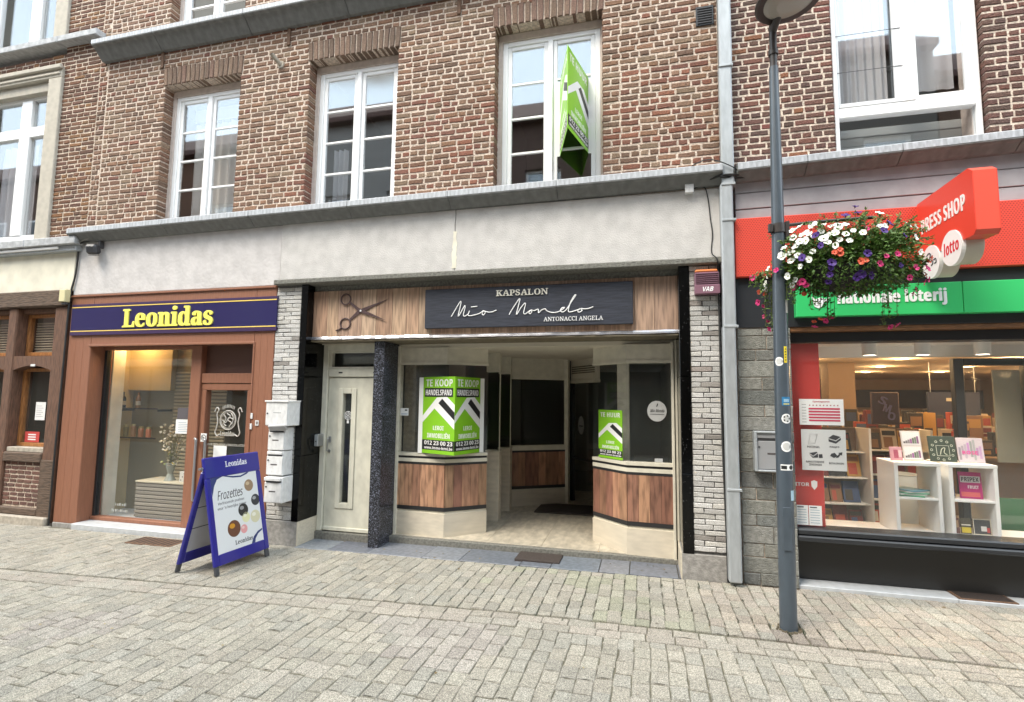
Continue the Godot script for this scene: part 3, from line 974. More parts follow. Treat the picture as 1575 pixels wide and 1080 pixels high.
func salon_front(h: Node3D) -> void:
	var st := S()
	# brick-faced pillars with granite returns and concrete plinths
	var pl := box("pillar", M.dark_mortar, h, Vector3(-4.12, 0.2, -0.5), Vector3(-3.79, 2.865, -0.014))
	slips(pl, -4.12, -3.795, 0.232, 2.86, 41, 0.03)
	pl.set_meta("label", "pillar faced with narrow white bricks beside the brown shop front")
	var pr := box("pillar", M.dark_mortar, h, Vector3(0.415, 0.2, -0.5), Vector3(0.688, 2.865, -0.014))
	slips(pr, 0.418, 0.684, 0.25, 2.86, 43, 0.10)
	box("plinth", M.plinth_concrete, pl, Vector3(-4.13, -0.06, -0.5), Vector3(-3.712, 0.222, 0.006), 0.006)
	box("plinth", M.plinth_cream, pl, Vector3(-3.712, -0.05, -0.40), Vector3(-3.704, 0.221, 0.004))
	box("plinth", M.plinth_concrete, pr, Vector3(0.308, -0.05, -0.5), Vector3(0.695, 0.222, 0.006), 0.006)
	box("plinth", M.plinth_cream, pr, Vector3(0.296, -0.05, -0.44), Vector3(0.308, 0.221, 0.002))
	for q in [[0.222, 0.93], [0.934, 1.82], [1.824, 2.865]]:
		box("granite_slab", M.granite, pl, Vector3(-3.79, q[0], -0.36), Vector3(-3.704, q[1], 0.008), 0.003)
		box("granite_slab", M.granite, pr, Vector3(0.318, q[0], -0.5), Vector3(0.413, q[1], 0.008), 0.003)
	# lintel, wooden fascia, metal drip and soffit
	box("lintel_beam", M.lintel_stone, h, Vector3(-4.125, 2.866, -0.30), Vector3(0.712, 2.924, 0.07), 0.008)
	box("upper_board", M.lintel_stone, h, Vector3(-3.704, 2.79, -0.30), Vector3(0.318, 2.866, -0.12))
	var fascia := box("fascia_board", M.brown_dark, h, Vector3(-3.702, 2.235, -0.30), Vector3(0.317, 2.80, -0.115))
	var r := RandomNumberGenerator.new()
	r.seed = 51
	var x := -3.702
	var pal := [Color(0.47, 0.30, 0.20), Color(0.42, 0.26, 0.175), Color(0.52, 0.35, 0.235), Color(0.45, 0.30, 0.215), Color(0.53, 0.375, 0.26)]
	while x < 0.316:
		var w := minf(r.randf_range(0.12, 0.21), 0.317 - x)
		if 0.317 - (x + w) < 0.06: w = 0.317 - x
		st = S()
		st.set_color(pick(pal, r))
		bx(st, Vector3(x + 0.0008, 2.272, -0.116), Vector3(x + w - 0.0008, 2.80, -0.10), 0.002)
		put(st, "plank", M.pale_wood, fascia)
		x += w
	st = S()
	var strip_pts := []
	for i in 60:
		var xx := -3.702 + 4.02 * i / 59.0
		strip_pts.append([xx, r.randf_range(-0.0045, 0.0045), r.randf_range(-0.004, 0.004)])
	for i in 59:
		var a: Array = strip_pts[i]
		var b: Array = strip_pts[i + 1]
		for e in [[2.238, 2.256], [2.256, 2.274]]:
			var za: float = -0.078 + a[2] + (0.006 if e[0] < 2.25 else -0.008)
			var zb: float = -0.078 + b[2] + (0.006 if e[0] < 2.25 else -0.008)
			var za1: float = -0.078 + a[2] + (-0.008 if e[0] < 2.25 else -0.02)
			var zb1: float = -0.078 + b[2] + (-0.008 if e[0] < 2.25 else -0.02)
			poly(st, [Vector3(a[0], e[0] + a[1] * 0.5, za), Vector3(b[0], e[0] + b[1] * 0.5, zb), Vector3(b[0], e[1] + b[1] * 0.5, zb1), Vector3(a[0], e[1] + a[1] * 0.5, za1)], Vector3(a[0], 2.25, -0.4))
	put(st, "metal_drip", M.chrome, h)
	box("soffit", M.soffit, h, Vector3(-3.702, 2.215, -0.52), Vector3(0.317, 2.236, -0.082), 0.003)
	box("recess_ceiling", M.ceiling_cream, h, Vector3(-2.86, 2.172, -3.6), Vector3(0.33, 2.214, -0.50))
	box("hall_ceiling", M.ceiling_cream, h, Vector3(-3.79, 2.205, -0.55), Vector3(-2.86, 2.2148, -0.30))
	# blue stone slabs, step and tiled floor
	x = -3.70
	var slab_w := [0.40, 0.46, 0.62, 0.40, 0.62, 0.30, 0.46, 0.28, 0.44]
	var bp := [Color(0.145, 0.160, 0.19), Color(0.175, 0.195, 0.225), Color(0.125, 0.138, 0.165), Color(0.20, 0.215, 0.24)]
	var k := 0
	while x < 0.29:
		var w2: float = minf(slab_w[k % slab_w.size()], 0.305 - x)
		var back := -0.32 if x < -3.1 else -0.385
		st = S()
		st.set_color(pick(bp, r))
		bx(st, Vector3(x + 0.004, -0.08, back), Vector3(x + w2 - 0.004, gy(x) + 0.004, 0.052 - (x + 3.7) * 0.012), 0.003)
		put(st, "slab", M.bluestone, h)
		x += w2
		k += 1
	box("slab_joint", M.mortar, h, Vector3(-3.70, -0.09, -0.40), Vector3(0.305, -0.036, 0.045))
	box("door_step", M.lintel_stone, h, Vector3(-3.704, -0.1, -0.62), Vector3(-2.926, 0.052, -0.305), 0.006)
	box("shop_step", M.lintel_stone, h, Vector3(-2.90, -0.1, -0.45), Vector3(0.30, 0.046, -0.385), 0.006)
	var fl := box("tiled_floor", M.travertine, h, Vector3(-2.88, -0.1, -3.6), Vector3(0.31, 0.040, -0.44))
	var zz := -0.447
	while zz > -3.4:
		var x2 := -2.88
		while x2 < 0.30:
			var xe := minf(x2 + 0.6, 0.308)
			var y2 := 0.05 + (-zz - 0.4) * 0.026
			st = S()
			var tx := Transform3D(Basis(Vector3.RIGHT, 0.026), Vector3(0, y2, zz))
			bx(st, Vector3(x2 + 0.0012, -0.01, -0.6 + 0.0012), Vector3(xe - 0.0012, 0.0, -0.0012), 0.001, tx)
			put(st, "floor_tile", M.floor_tile, fl)
			x2 += 0.6
		zz -= 0.6
	# steel hatch by the step
	box("hatch_plate", M.rust_plate, h, Vector3(-1.28, -0.03, -0.37), Vector3(-0.83, 0.009, -0.10), 0.003)
	# the flat's door
	st = S()
	bx(st, Vector3(-3.704, 0.052, -0.45), Vector3(-3.635, 2.205, -0.335), 0.006)
	bx(st, Vector3(-3.635, 2.135, -0.45), Vector3(-2.86, 2.205, -0.336), 0.006)
	bx(st, Vector3(-3.635, 1.825, -0.45), Vector3(-2.86, 1.925, -0.345), 0.006)
	bx(st, Vector3(-2.94, 0.052, -0.45), Vector3(-2.86, 2.135, -0.337), 0.006)
	bx(st, Vector3(-3.635, 1.925, -0.42), Vector3(-3.60, 2.135, -0.355), 0.004)
	bx(st, Vector3(-3.60, 2.11, -0.42), Vector3(-2.94, 2.135, -0.355), 0.004)
	bx(st, Vector3(-3.60, 1.925, -0.42), Vector3(-2.94, 1.945, -0.355), 0.004)
	var door := put(st, "door_frame", M.door_cream, h)
	door.set_meta("label", "cream house door with a tall slit of glass")
	pane(door, M.shop_pane, Vector3(-3.60, 1.945, -0.385), Vector3(-2.94, 2.11, -0.385))
	for vx in [-3.47, -3.02]: box("vent_slot", M.black_strip, door, Vector3(vx - 0.025, 1.868, -0.35), Vector3(vx + 0.025, 1.884, -0.3435))
	st = S()
	slab_with_holes(st, -3.628, -2.945, 0.075, 1.818, -0.415, -0.365, [[-3.43, -3.32, 0.375, 1.63]])
	for q in [[-3.49, -3.43, 0.315, 1.69], [-3.32, -3.255, 0.315, 1.69]]: bx(st, Vector3(q[0], q[2], -0.366), Vector3(q[1], q[3], -0.352), 0.005)
	bx(st, Vector3(-3.43, 1.63, -0.366), Vector3(-3.32, 1.69, -0.3522), 0.005)
	bx(st, Vector3(-3.43, 0.315, -0.366), Vector3(-3.32, 0.375, -0.3522), 0.005)
	bx(st, Vector3(-3.628, 0.06, -0.366), Vector3(-2.945, 0.105, -0.345), 0.006)
	put(st, "door_leaf", M.door_cream, door)
	pane(door, M.shop_pane, Vector3(-3.43, 0.375, -0.395), Vector3(-3.32, 1.63, -0.395))
	st = S()
	tube(st, smooth_path([Vector3(-3.585, 1.10, -0.355), Vector3(-3.585, 1.11, -0.31), Vector3(-3.57, 1.10, -0.30), Vector3(-3.575, 1.03, -0.30), Vector3(-3.59, 0.965, -0.31)], 4), 0.008, 8)
	bx(st, Vector3(-3.60, 1.06, -0.365), Vector3(-3.57, 1.13, -0.355), 0.003)
	lathe(st, [Vector2(0, 0), Vector2(0.018, 0), Vector2(0.018, 0.012), Vector2(0, 0.014)], 14, Transform3D(Basis(Vector3.RIGHT, PI / 2), Vector3(-3.59, 0.96, -0.365)))
	put(st, "door_handle", M.steel, door)
	# emblem on the slit
	st = S()
	for q in [[0.047, 0.004], [0.03, 0.003]]: tube(st, ring(Vector3(-3.375, 1.375, -0.386), q[0]), q[1], 5, false)
	for a in 6: tube(st, [Vector3(-3.375, 1.375, -0.386), Vector3(-3.375 + 0.045 * cos(a * TAU / 6 + 0.5), 1.375 + 0.045 * sin(a * TAU / 6 + 0.5), -0.386)], 0.003, 5)
	bx(st, Vector3(-3.388, 1.285, -0.388), Vector3(-3.362, 1.318, -0.384))
	put(st, "emblem", M.white_letter, door)
	# black speckled column between the door and the shop window
	box("column", M.terrazzo, h, Vector3(-2.928, -0.04, -0.50), Vector3(-2.80, 2.214, -0.14), 0.004)
	bays(h)

# a thin card, notice or plate: a thing of one mesh whose marks are its parts
func card(n: String, label: String, category: String, m: Material, a: Vector3, b: Vector3, group := "", bev := 0.0) -> MeshInstance3D:
	return tag(box(n, m, self, a, b, bev), label, category, group) as MeshInstance3D

func ring(c: Vector3, rad: float, n := 20, nx := Vector3.RIGHT, ny := Vector3.UP) -> Array:
	var out := []
	for i in n + 1: out.append(c + nx * rad * cos(TAU * i / n) + ny * rad * sin(TAU * i / n))
	return out

func plank_run(parent: Node3D, a: Vector2, b: Vector2, y0: float, y1: float, width: float, pal: Array, r: RandomNumberGenerator) -> void:
	var d := (b - a)
	var len := d.length()
	d = d / len
	var nn := Vector2(-d.y, d.x)
	var n := maxi(1, roundi(len / width))
	var xf := Transform3D(Basis(Vector3(d.x, 0, d.y), Vector3.UP, Vector3(nn.x, 0, nn.y)), Vector3(a.x, 0, a.y) - world_of(parent))
	for i in n:
		var st := S()
		st.set_color(pick(pal, r, 0.2))
		bx(st, Vector3(len * i / n + 0.0008, y0, 0.002), Vector3(len * (i + 1) / n - 0.0008, y1, 0.012), 0.002)
		put_local(st, "plank", M.bay_wood, parent, xf)

func bays(h: Node3D) -> void:
	var r := RandomNumberGenerator.new()
	r.seed = 61
	var pal := [Color(0.38, 0.20, 0.125), Color(0.26, 0.125, 0.085), Color(0.52, 0.30, 0.18), Color(0.33, 0.165, 0.11), Color(0.46, 0.255, 0.155)]
	var left := PackedVector2Array([Vector2(-2.78, -0.50), Vector2(-2.187, -0.48), Vector2(-1.80, -0.81)])
	var right := PackedVector2Array([Vector2(-0.56, -0.82), Vector2(-0.185, -0.45), Vector2(0.262, -0.42)])
	var inner := PackedVector2Array([Vector2(-1.83, -2.09), Vector2(-1.14, -2.53)])
	for q in [[left, "shop_window", 0.0], [right, "shop_window", 0.0], [inner, "shop_window", 0.03]]:
		var line: PackedVector2Array = q[0]
		var up: float = q[2]
		var top := 1.975
		if up > 0: top = 1.87
		var st := S()
		# riser of stone slabs, one per stretch
		var base := S()
		band(base, line, 0.02, 0.305 + up * 0.2, 0.018, 0.12)
		var bay := put(base, q[1], M.travertine, h)
		for e in [[0.305 + up * 0.2, 0.33, 0.004], [0.865, 0.905, 0.016], [0.932 - up, 0.964 - up, 0.022]]:
			st = S()
			band(st, line, e[0], e[1], e[2], 0.1)
			put(st, "frame", M.cream_paint, bay)
		st = S()
		band(st, line, 0.33, 0.868, -0.002, 0.06)
		band(st, line, 0.33, 0.372, 0.0135, 0.02)
		band(st, line, 0.838, 0.866, 0.0135, 0.02)
		band(st, line, 0.905, 0.932 - up, 0.006, 0.08)
		put(st, "black_strip", M.black_strip, bay)
		for i in line.size() - 1:
			plank_run(bay, line[i], line[i + 1], 0.372, 0.838, 0.1, pal, r)
			var a := line[i]
			var b := line[i + 1]
			pane(bay, M.shop_pane, Vector3(a.x, 0.962 - up, a.y), Vector3(b.x, top, b.y))
		st = S()
		band(st, line, top, top + 0.032, 0.018, 0.06)
		put(st, "frame", M.cream_paint, bay)
		st = S()
		band(st, line, top + 0.032, 2.173, 0.004, 0.06)
		put(st, "header_board", M.cream_paint, bay)
	# end posts
	var st2: SurfaceTool
	for e in [[-2.842, -2.812, 0.04, 2.21, -0.56, -0.48], [-2.80, -2.765, 0.04, 2.19, -0.56, -0.465], [0.258, 0.284, 0.04, 2.19, -0.52, -0.385], [0.292, 0.317, 0.222, 2.21, -0.52, -0.40]]:
		box("window_post", M.cream_paint, h, Vector3(e[0], e[2], e[4]), Vector3(e[1], e[3], e[5]), 0.004)
	# stepped side of the display: low cream piers with glass above
	var zig := PackedVector2Array([Vector2(-1.80, -0.81), Vector2(-1.935, -0.93), Vector2(-1.935, -1.285), Vector2(-1.785, -1.285), Vector2(-1.93, -1.42), Vector2(-1.93, -1.83), Vector2(-1.785, -1.83), Vector2(-1.87, -2.06)])
	for q in [[-1.97, -1.787, -1.30, 0.925], [-1.96, -1.785, -1.84, 0.91]]:
		var pier := box("pier", M.travertine, h, Vector3(q[0], 0.03, q[2] - 0.12), Vector3(q[1], q[3], q[2]), 0.004)
		box("coping", M.cream_paint, pier, Vector3(q[0], q[3], q[2] - 0.12), Vector3(q[1] + 0.005, q[3] + 0.016, q[2] + 0.008), 0.003)
		pane(pier, M.dusk_pane, Vector3(q[0], q[3] + 0.016, q[2] - 0.03), Vector3(q[1], 1.93, q[2] - 0.03))
		box("header_board", M.cream_paint, pier, Vector3(q[0], 1.93, q[2] - 0.08), Vector3(q[1], 2.175, q[2]), 0.004)
		box("post", M.cream_paint, pier, Vector3(q[1] - 0.012, q[3] + 0.016, q[2] - 0.045), Vector3(q[1], 1.93, q[2] - 0.02), 0.003)
	# right end of the inner wall and the glass shop door
	var dl := Vector2(-1.075, -2.75)
	var dr := Vector2(-0.66, -2.18)
	var d := (dr - dl).normalized()
	var xf := Transform3D(Basis(Vector3(d.x, 0, d.y), Vector3.UP, Vector3(-d.y, 0, d.x)), Vector3(dl.x, 0.10, dl.y) - world_of(h))
	st2 = S()
	bx(st2, Vector3(-0.06, -0.06, -0.05), Vector3(-0.01, 2.08, 0.05), 0.004)
	bx(st2, Vector3(0.0, -0.06, -0.04), Vector3(0.05, 1.73, 0.02), 0.004)
	var sd := put_local(st2, "shop_door", M.dark_frame, h, xf)
	sd.set_meta("label", "dark glass shop door deep in the entrance")
	lbox("frame", M.cream_paint, sd, Vector3(0.02, 1.73, -0.05), Vector3(0.75, 1.775, 0.03), 0.004)
	lbox("transom", M.ceiling_cream, sd, Vector3(0.0, 1.775, -0.04), Vector3(0.75, 2.08, 0.01))
	for k in 4: lbox("grille_slat", M.soffit, sd, Vector3(0.05, 1.87 + k * 0.03, 0.01), Vector3(0.7, 1.885 + k * 0.03, 0.02), 0.002)
	lbox("threshold", M.cream_paint, sd, Vector3(0.0, -0.06, -0.05), Vector3(0.75, -0.01, 0.04), 0.004)
	lbox("pane", M.shop_pane, sd, Vector3(0.05, 0.0, -0.012), Vector3(0.75, 1.73, -0.004))
	lbox("rail", M.dark_frame, sd, Vector3(0.05, 0.62, -0.01), Vector3(0.75, 0.65, 0.012), 0.003)
	var st3 := S()
	prism(st3, circle(Vector2(0.30, 1.12), 0.085, 0.13), 0.0, 0.003)
	put_local(st3, "sticker", flat(0.22, 0.22, 0.21), sd)
	text(sd, "Mio Mondo", F_serif, M.sign_black, Transform3D(Basis(), Vector3(0.245, 1.10, 0.003)), 0.11, 0.025, 0.002, "lettering", 0.3)
	# flush cream post right of the inner window
	st2 = S()
	bx(st2, Vector3(-1.15, 0.05, -2.72), Vector3(-1.09, 2.18, -2.52))
	put(st2, "window_post", M.cream_paint, h)
	box("door_mat", M.rust_plate, h, Vector3(-1.45, 0.085, -2.45), Vector3(-0.62, 0.108, -1.85), 0.006)
	# inside the salon: dark room, pale piers behind the panes
	var sh := S()
	bx(sh, Vector3(-4.0, 0.0, -6.9), Vector3(-3.92, 3.2, -0.52))
	bx(sh, Vector3(-2.90, 0.0, -6.9), Vector3(-2.84, 2.21, -0.52))
	bx(sh, Vector3(-3.92, 2.215, -6.9), Vector3(0.62, 2.30, -0.53))
	bx(sh, Vector3(-3.92, -0.1, -6.9), Vector3(0.62, 0.0, -3.6))
	bx(sh, Vector3(-3.92, 0.0, -6.99), Vector3(0.62, 2.3, -6.9))
	bx(sh, Vector3(0.33, 0.0, -6.9), Vector3(0.60, 2.21, -0.52))
	bx(sh, Vector3(-3.92, -0.1, -3.6), Vector3(-2.9, 0.05, -0.62))
	put(sh, "salon_room", M.dark_room, h)
	box("display_floor", M.dark_room, h, Vector3(-2.78, 0.80, -2.0), Vector3(-2.22, 0.86, -0.57))
	box("display_floor", M.dark_room, h, Vector3(-0.15, 0.80, -2.2), Vector3(0.28, 0.86, -0.50))
	box("display_pier", M.cream_paint, h, Vector3(-0.30, 0.86, -1.02), Vector3(-0.17, 2.17, -0.82), 0.004)
	box("display_pier", M.soffit, h, Vector3(-2.77, 0.86, -0.80), Vector3(-2.62, 2.17, -0.60), 0.004)
	box("display_back", M.room_wall, h, Vector3(-2.62, 0.86, -1.72), Vector3(-2.40, 2.17, -1.66))
	box("display_card", M.board_white, h, Vector3(0.09, 0.862, -0.62), Vector3(0.17, 0.99, -0.60))
	# round sticker on the right hand pane
	st3 = S()
	prism(st3, circle(Vector2(0.115, 1.485), 0.095, 0.105), -0.423, -0.419)
	var stick := put(st3, "round_sticker", flat(0.42, 0.42, 0.41), self)
	tag(stick, "round grey salon sticker on the salon window pane by the granite", "sticker")
	text(stick, "Mio Mondo", F_serif, M.sign_black, Transform3D(Basis(), Vector3(0.045, 1.475, -0.419)), 0.14, 0.032, 0.002, "lettering", 0.3)
	var st4 := S()
	prism(st4, PackedVector2Array([Vector2(0.108, 1.53), Vector2(0.118, 1.53), Vector2(0.128, 1.56), Vector2(0.12, 1.562)]), -0.419, -0.417)
	bx(st4, Vector3(0.045, 1.452, -0.419), Vector3(0.185, 1.456, -0.417))
	put(st4, "mark", M.sign_black, stick)
	# alarm notice on the left pane
	var al := card("notice", "small white alarm sticker on the salon window pane", "sticker", M.sign_white, Vector3(-2.755, 1.385, -0.488), Vector3(-2.655, 1.47, -0.484))
	box("mark", M.sign_black, al, Vector3(-2.70, 1.44, -0.484), Vector3(-2.67, 1.455, -0.482))
	box("mark", flat(0.2, 0.3, 0.45), al, Vector3(-2.745, 1.40, -0.484), Vector3(-2.665, 1.407, -0.482))

# ------------------------------------------------------------------ the brown chocolate shop front
func chocolate_front(h: Node3D) -> void:
	var st := S()
	# pier, head and right pier frame a splayed opening
	bx(st, Vector3(-7.255, -0.02, -0.30), Vector3(-6.872, 2.875, 0.0), 0.006)
	bx(st, Vector3(-6.872, 2.21, -0.30), Vector3(-4.398, 2.875, 0.0), 0.006)
	bx(st, Vector3(-4.398, -0.02, -0.30), Vector3(-4.128, 2.875, 0.0), 0.006)
	for x in [-7.13, -7.0, -4.31, -4.22]: bx(st, Vector3(x - 0.002, 0.0, 0.0), Vector3(x + 0.002, 2.335, 0.0015))
	bx(st, Vector3(-6.90, 2.195, -0.02), Vector3(-4.385, 2.222, 0.012), 0.004)
	bx(st, Vector3(-4.405, 0.0, -0.02), Vector3(-4.385, 2.195, 0.012), 0.004)
	bx(st, Vector3(-7.255, 2.845, 0.0), Vector3(-4.128, 2.868, 0.02), 0.004)
	var front := put(st, "shop_front", M.brown_wood, h)
	front.set_meta("label", "brown wooden shop front with deep display window")
	box("pier_foot", M.plinth_concrete, front, Vector3(-7.255, -0.11, -0.3), Vector3(-6.86, -0.018, 0.008), 0.006)
	box("pier_foot", M.plinth_concrete, front, Vector3(-4.40, -0.11, -0.3), Vector3(-4.13, -0.018, 0.008), 0.006)
	# threshold stone and window frame
	box("sill_stone", M.pale_slab, front, Vector3(-6.87, -0.10, -0.42), Vector3(-4.40, 0.0, 0.06), 0.006)
	st = S()
	bx(st, Vector3(-6.87, 2.165, -0.26), Vector3(-5.38, 2.209, -0.17), 0.004)
	bx(st, Vector3(-6.868, 0.0, -0.26), Vector3(-5.44, 0.045, -0.16), 0.004)
	bx(st, Vector3(-5.44, 0.0, -0.27), Vector3(-5.29, 2.209, -0.155), 0.006)
	bx(st, Vector3(-5.29, 1.74, -0.27), Vector3(-4.40, 1.86, -0.175), 0.006)
	bx(st, Vector3(-5.29, 1.655, -0.275), Vector3(-4.40, 1.735, -0.185), 0.006)
	bx(st, Vector3(-5.29, 0.02, -0.275), Vector3(-5.215, 1.655, -0.185), 0.006)
	bx(st, Vector3(-4.62, 0.02, -0.275), Vector3(-4.40, 1.655, -0.185), 0.006)
	bx(st, Vector3(-5.215, 0.02, -0.275), Vector3(-4.62, 0.16, -0.185), 0.006)
	put(st, "window_frame", M.brown_wood, front)
	box("frame_edge", M.dark_frame, front, Vector3(-6.868, 0.045, -0.25), Vector3(-6.83, 2.165, -0.185), 0.003)
	pane(front, M.shop_pane, Vector3(-6.83, 0.045, -0.215), Vector3(-5.44, 2.165, -0.215))
	pane(front, M.shop_pane, Vector3(-5.215, 0.16, -0.235), Vector3(-4.62, 1.655, -0.235))
	box("transom_panel", M.brown_dark, front, Vector3(-5.29, 1.86, -0.262), Vector3(-4.40, 2.209, -0.235))
	for xx in [-5.235, -5.10]:
		st = S()
		tube(st, smooth_path([Vector3(xx, 0.30, -0.185), Vector3(xx, 0.34, -0.12), Vector3(xx, 0.42, -0.10), Vector3(xx, 1.0, -0.10), Vector3(xx - 0.02, 1.06, -0.11), Vector3(xx - 0.07, 1.07, -0.15)], 4), 0.014, 8)
		put(st, "door_handle", M.steel, front)
	box("bell_push", M.letterbox_white, front, Vector3(-4.385, 1.33, 0.0), Vector3(-4.36, 1.395, 0.014), 0.003)
	box("bell_push", M.letterbox_white, front, Vector3(-4.387, 1.21, 0.0), Vector3(-4.362, 1.275, 0.014), 0.003)
	var num := card("number_plate", "small white house number plate on the brown wooden pier", "number plate", M.letterbox_white, Vector3(-4.32, 1.255, 0.0), Vector3(-4.275, 1.315, 0.008))
	text(num, "10", F_bold, M.brown_dark, Transform3D(Basis(), Vector3(-4.311, 1.268, 0.008)), 0.028, 0.034, 0.002)
	# emblem and lines on the door pane
	st = S()
	var c := Vector3(-4.905, 1.295, -0.224)
	tube(st, ring(c, 0.115, 28), 0.006, 5, false)
	tube(st, ring(c, 0.098, 28), 0.003, 5, false)
	for q in ["-0.07,0.07 -0.03,0.02 -0.06,-0.04 -0.02,-0.07", "-0.02,0.08 0.03,0.05 0.0,0.0 0.05,-0.03 0.02,-0.08", "0.04,0.085 0.075,0.03 0.06,-0.05", "-0.08,0.0 -0.03,-0.03 0.01,0.03 0.08,0.01"]:
		tube(st, smooth_path(shift(P3(q), c)), 0.006, 5)
	for s in [-1.0, 1.0]:
		tube(st, smooth_path(shift(P3("%f,0.1 %f,0.15 %f,0.12 %f,0.07 %f,-0.02 %f,-0.1 %f,-0.15 %f,-0.19 %f,-0.17" % [s * 0.2, s * 0.17, s * 0.14, s * 0.165, s * 0.15, s * 0.165, s * 0.18, s * 0.15, s * 0.11]), c)), 0.0075, 5)
	for i in 9: tube(st, [c + Vector3(-0.08 + i * 0.02, 0.13 + 0.02 * sin(i * PI / 8.0), 0), c + Vector3(-0.085 + i * 0.0213, 0.165 + 0.025 * sin(i * PI / 8.0), 0)], 0.005, 5)
	put(st, "emblem", flat(0.55, 0.53, 0.48), front)
	text(front, "Leonidas", F_serif_bold, flat(0.55, 0.53, 0.48), Transform3D(Basis(), c + Vector3(-0.105, -0.19, 0) - world_of(front)), 0.21, 0.06)
	text(front, "OUR BELGIAN CHOCOLATES", F_serif_bold, flat(0.45, 0.43, 0.38), Transform3D(Basis(), Vector3(-5.19, 0.985, -0.224) - world_of(front)), 0.55, 0.026)
	var nd := card("pictogram", "small white no dogs pictogram on the chocolate shop door", "sticker", M.sign_white, Vector3(-5.25, 1.03, -0.185), Vector3(-5.165, 1.13, -0.181))
	st = S()
	tube(st, ring(Vector3(-5.2075, 1.08, -0.18), 0.033, 18), 0.003, 5, false)
	tube(st, [Vector3(-5.23, 1.10, -0.18), Vector3(-5.185, 1.06, -0.18)], 0.003, 5)
	bx(st, Vector3(-5.222, 1.068, -0.181), Vector3(-5.195, 1.085, -0.179))
	put(st, "mark", M.sign_black, nd)
	card("notice", "plain white paper on the chocolate shop door pane", "notice", M.sign_white, Vector3(-5.09, 0.84, -0.224), Vector3(-4.90, 0.985, -0.221))
	var n2 := card("notice", "white notice with dark header inside the chocolate shop window", "notice", M.sign_white, Vector3(-5.66, 1.115, -0.205), Vector3(-5.40, 1.29, -0.202))
	box("header", flat(0.10, 0.09, 0.10), n2, Vector3(-5.645, 1.293, -0.205), Vector3(-5.40, 1.435, -0.202))
	for k in 6: box("text_line", flat(0.35, 0.42, 0.5), n2, Vector3(-5.62, 1.14 + k * 0.022, -0.202), Vector3(-5.44 - (k % 3) * 0.03, 1.146 + k * 0.022, -0.2005))
	# faint lettering low on the pane
	st = S()
	for k in 2:
		for i in 7 + k * 3: bx(st, Vector3(-6.52 - k * 0.05 + i * 0.027, 0.19 - k * 0.075, -0.206), Vector3(-6.52 - k * 0.05 + i * 0.027 + 0.008 + 0.004 * (i * 7 % 3), 0.225 - k * 0.075 - 0.006 * (i * 5 % 3), -0.2045))
	put(st, "faint_print", flat(0.45, 0.46, 0.43), front)
	chocolate_room(h)

func shift(pts: Array, c: Vector3) -> Array:
	var out := []
	for p in pts: out.append(p + c)
	return out

func chocolate_room(h: Node3D) -> void:
	var st := S()
	bx(st, Vector3(-7.12, -0.1, -3.4), Vector3(-4.0, 2.55, -3.3))
	bx(st, Vector3(-7.12, 2.45, -3.3), Vector3(-4.0, 2.55, -0.305))
	bx(st, Vector3(-7.115, 0.0, -3.3), Vector3(-7.02, 2.45, -0.305))
	bx(st, Vector3(-4.125, 0.0, -3.3), Vector3(-4.0, 2.45, -0.305))
	put(st, "shop_wall", M.warm_wall, h)
	box("shop_wall", M.cream_plaster, h, Vector3(-7.02, 0.0, -0.47), Vector3(-6.86, 2.45, -0.305))
	box("shop_floor", M.pale_slab, h, Vector3(-7.02, -0.1, -3.3), Vector3(-4.125, 0.02, -0.305))
	var bulk := box("bulkhead", M.warm_wall, h, Vector3(-7.02, 1.65, -0.80), Vector3(-6.285, 2.45, -0.66))
	bulk.set_meta("kind", "structure")
	var sl := box("slatted_wall", flat(0.20, 0.165, 0.10), h, Vector3(-6.285, 0.0, -0.84), Vector3(-5.42, 2.45, -0.74))
	for k in 34: box("slat", flat(0.34, 0.29, 0.185), sl, Vector3(-6.283, 0.3 + k * 0.048, -0.74), Vector3(-5.42, 0.326 + k * 0.048, -0.727), 0.003)
	box("back_panel", flat(0.17, 0.15, 0.10), h, Vector3(-7.02, 0.0, -0.80), Vector3(-6.285, 1.65, -0.75))
	# ceiling lamp
	var lamp := thing("ceiling_lamp", "round ceiling lamp glowing inside the chocolate shop", "lamp", Vector3(-6.70, 2.44, -0.45))
	st = S()
	lathe(st, [Vector2(0, -0.03), Vector2(0.07, -0.03), Vector2(0.08, -0.02), Vector2(0.08, 0.01)], 20)
	put_local(st, "diffuser", M.lamp_warm, lamp)
	var li := OmniLight3D.new()
	li.light_color = Color(1.0, 0.84, 0.58)
	li.light_energy = 0.055
	li.light_size = 0.08
	li.omni_range = 12
	li.omni_attenuation = 2.0
	li.shadow_enabled = true
	lamp.add_child(li)
	li.position = Vector3(0, -0.12, 0)

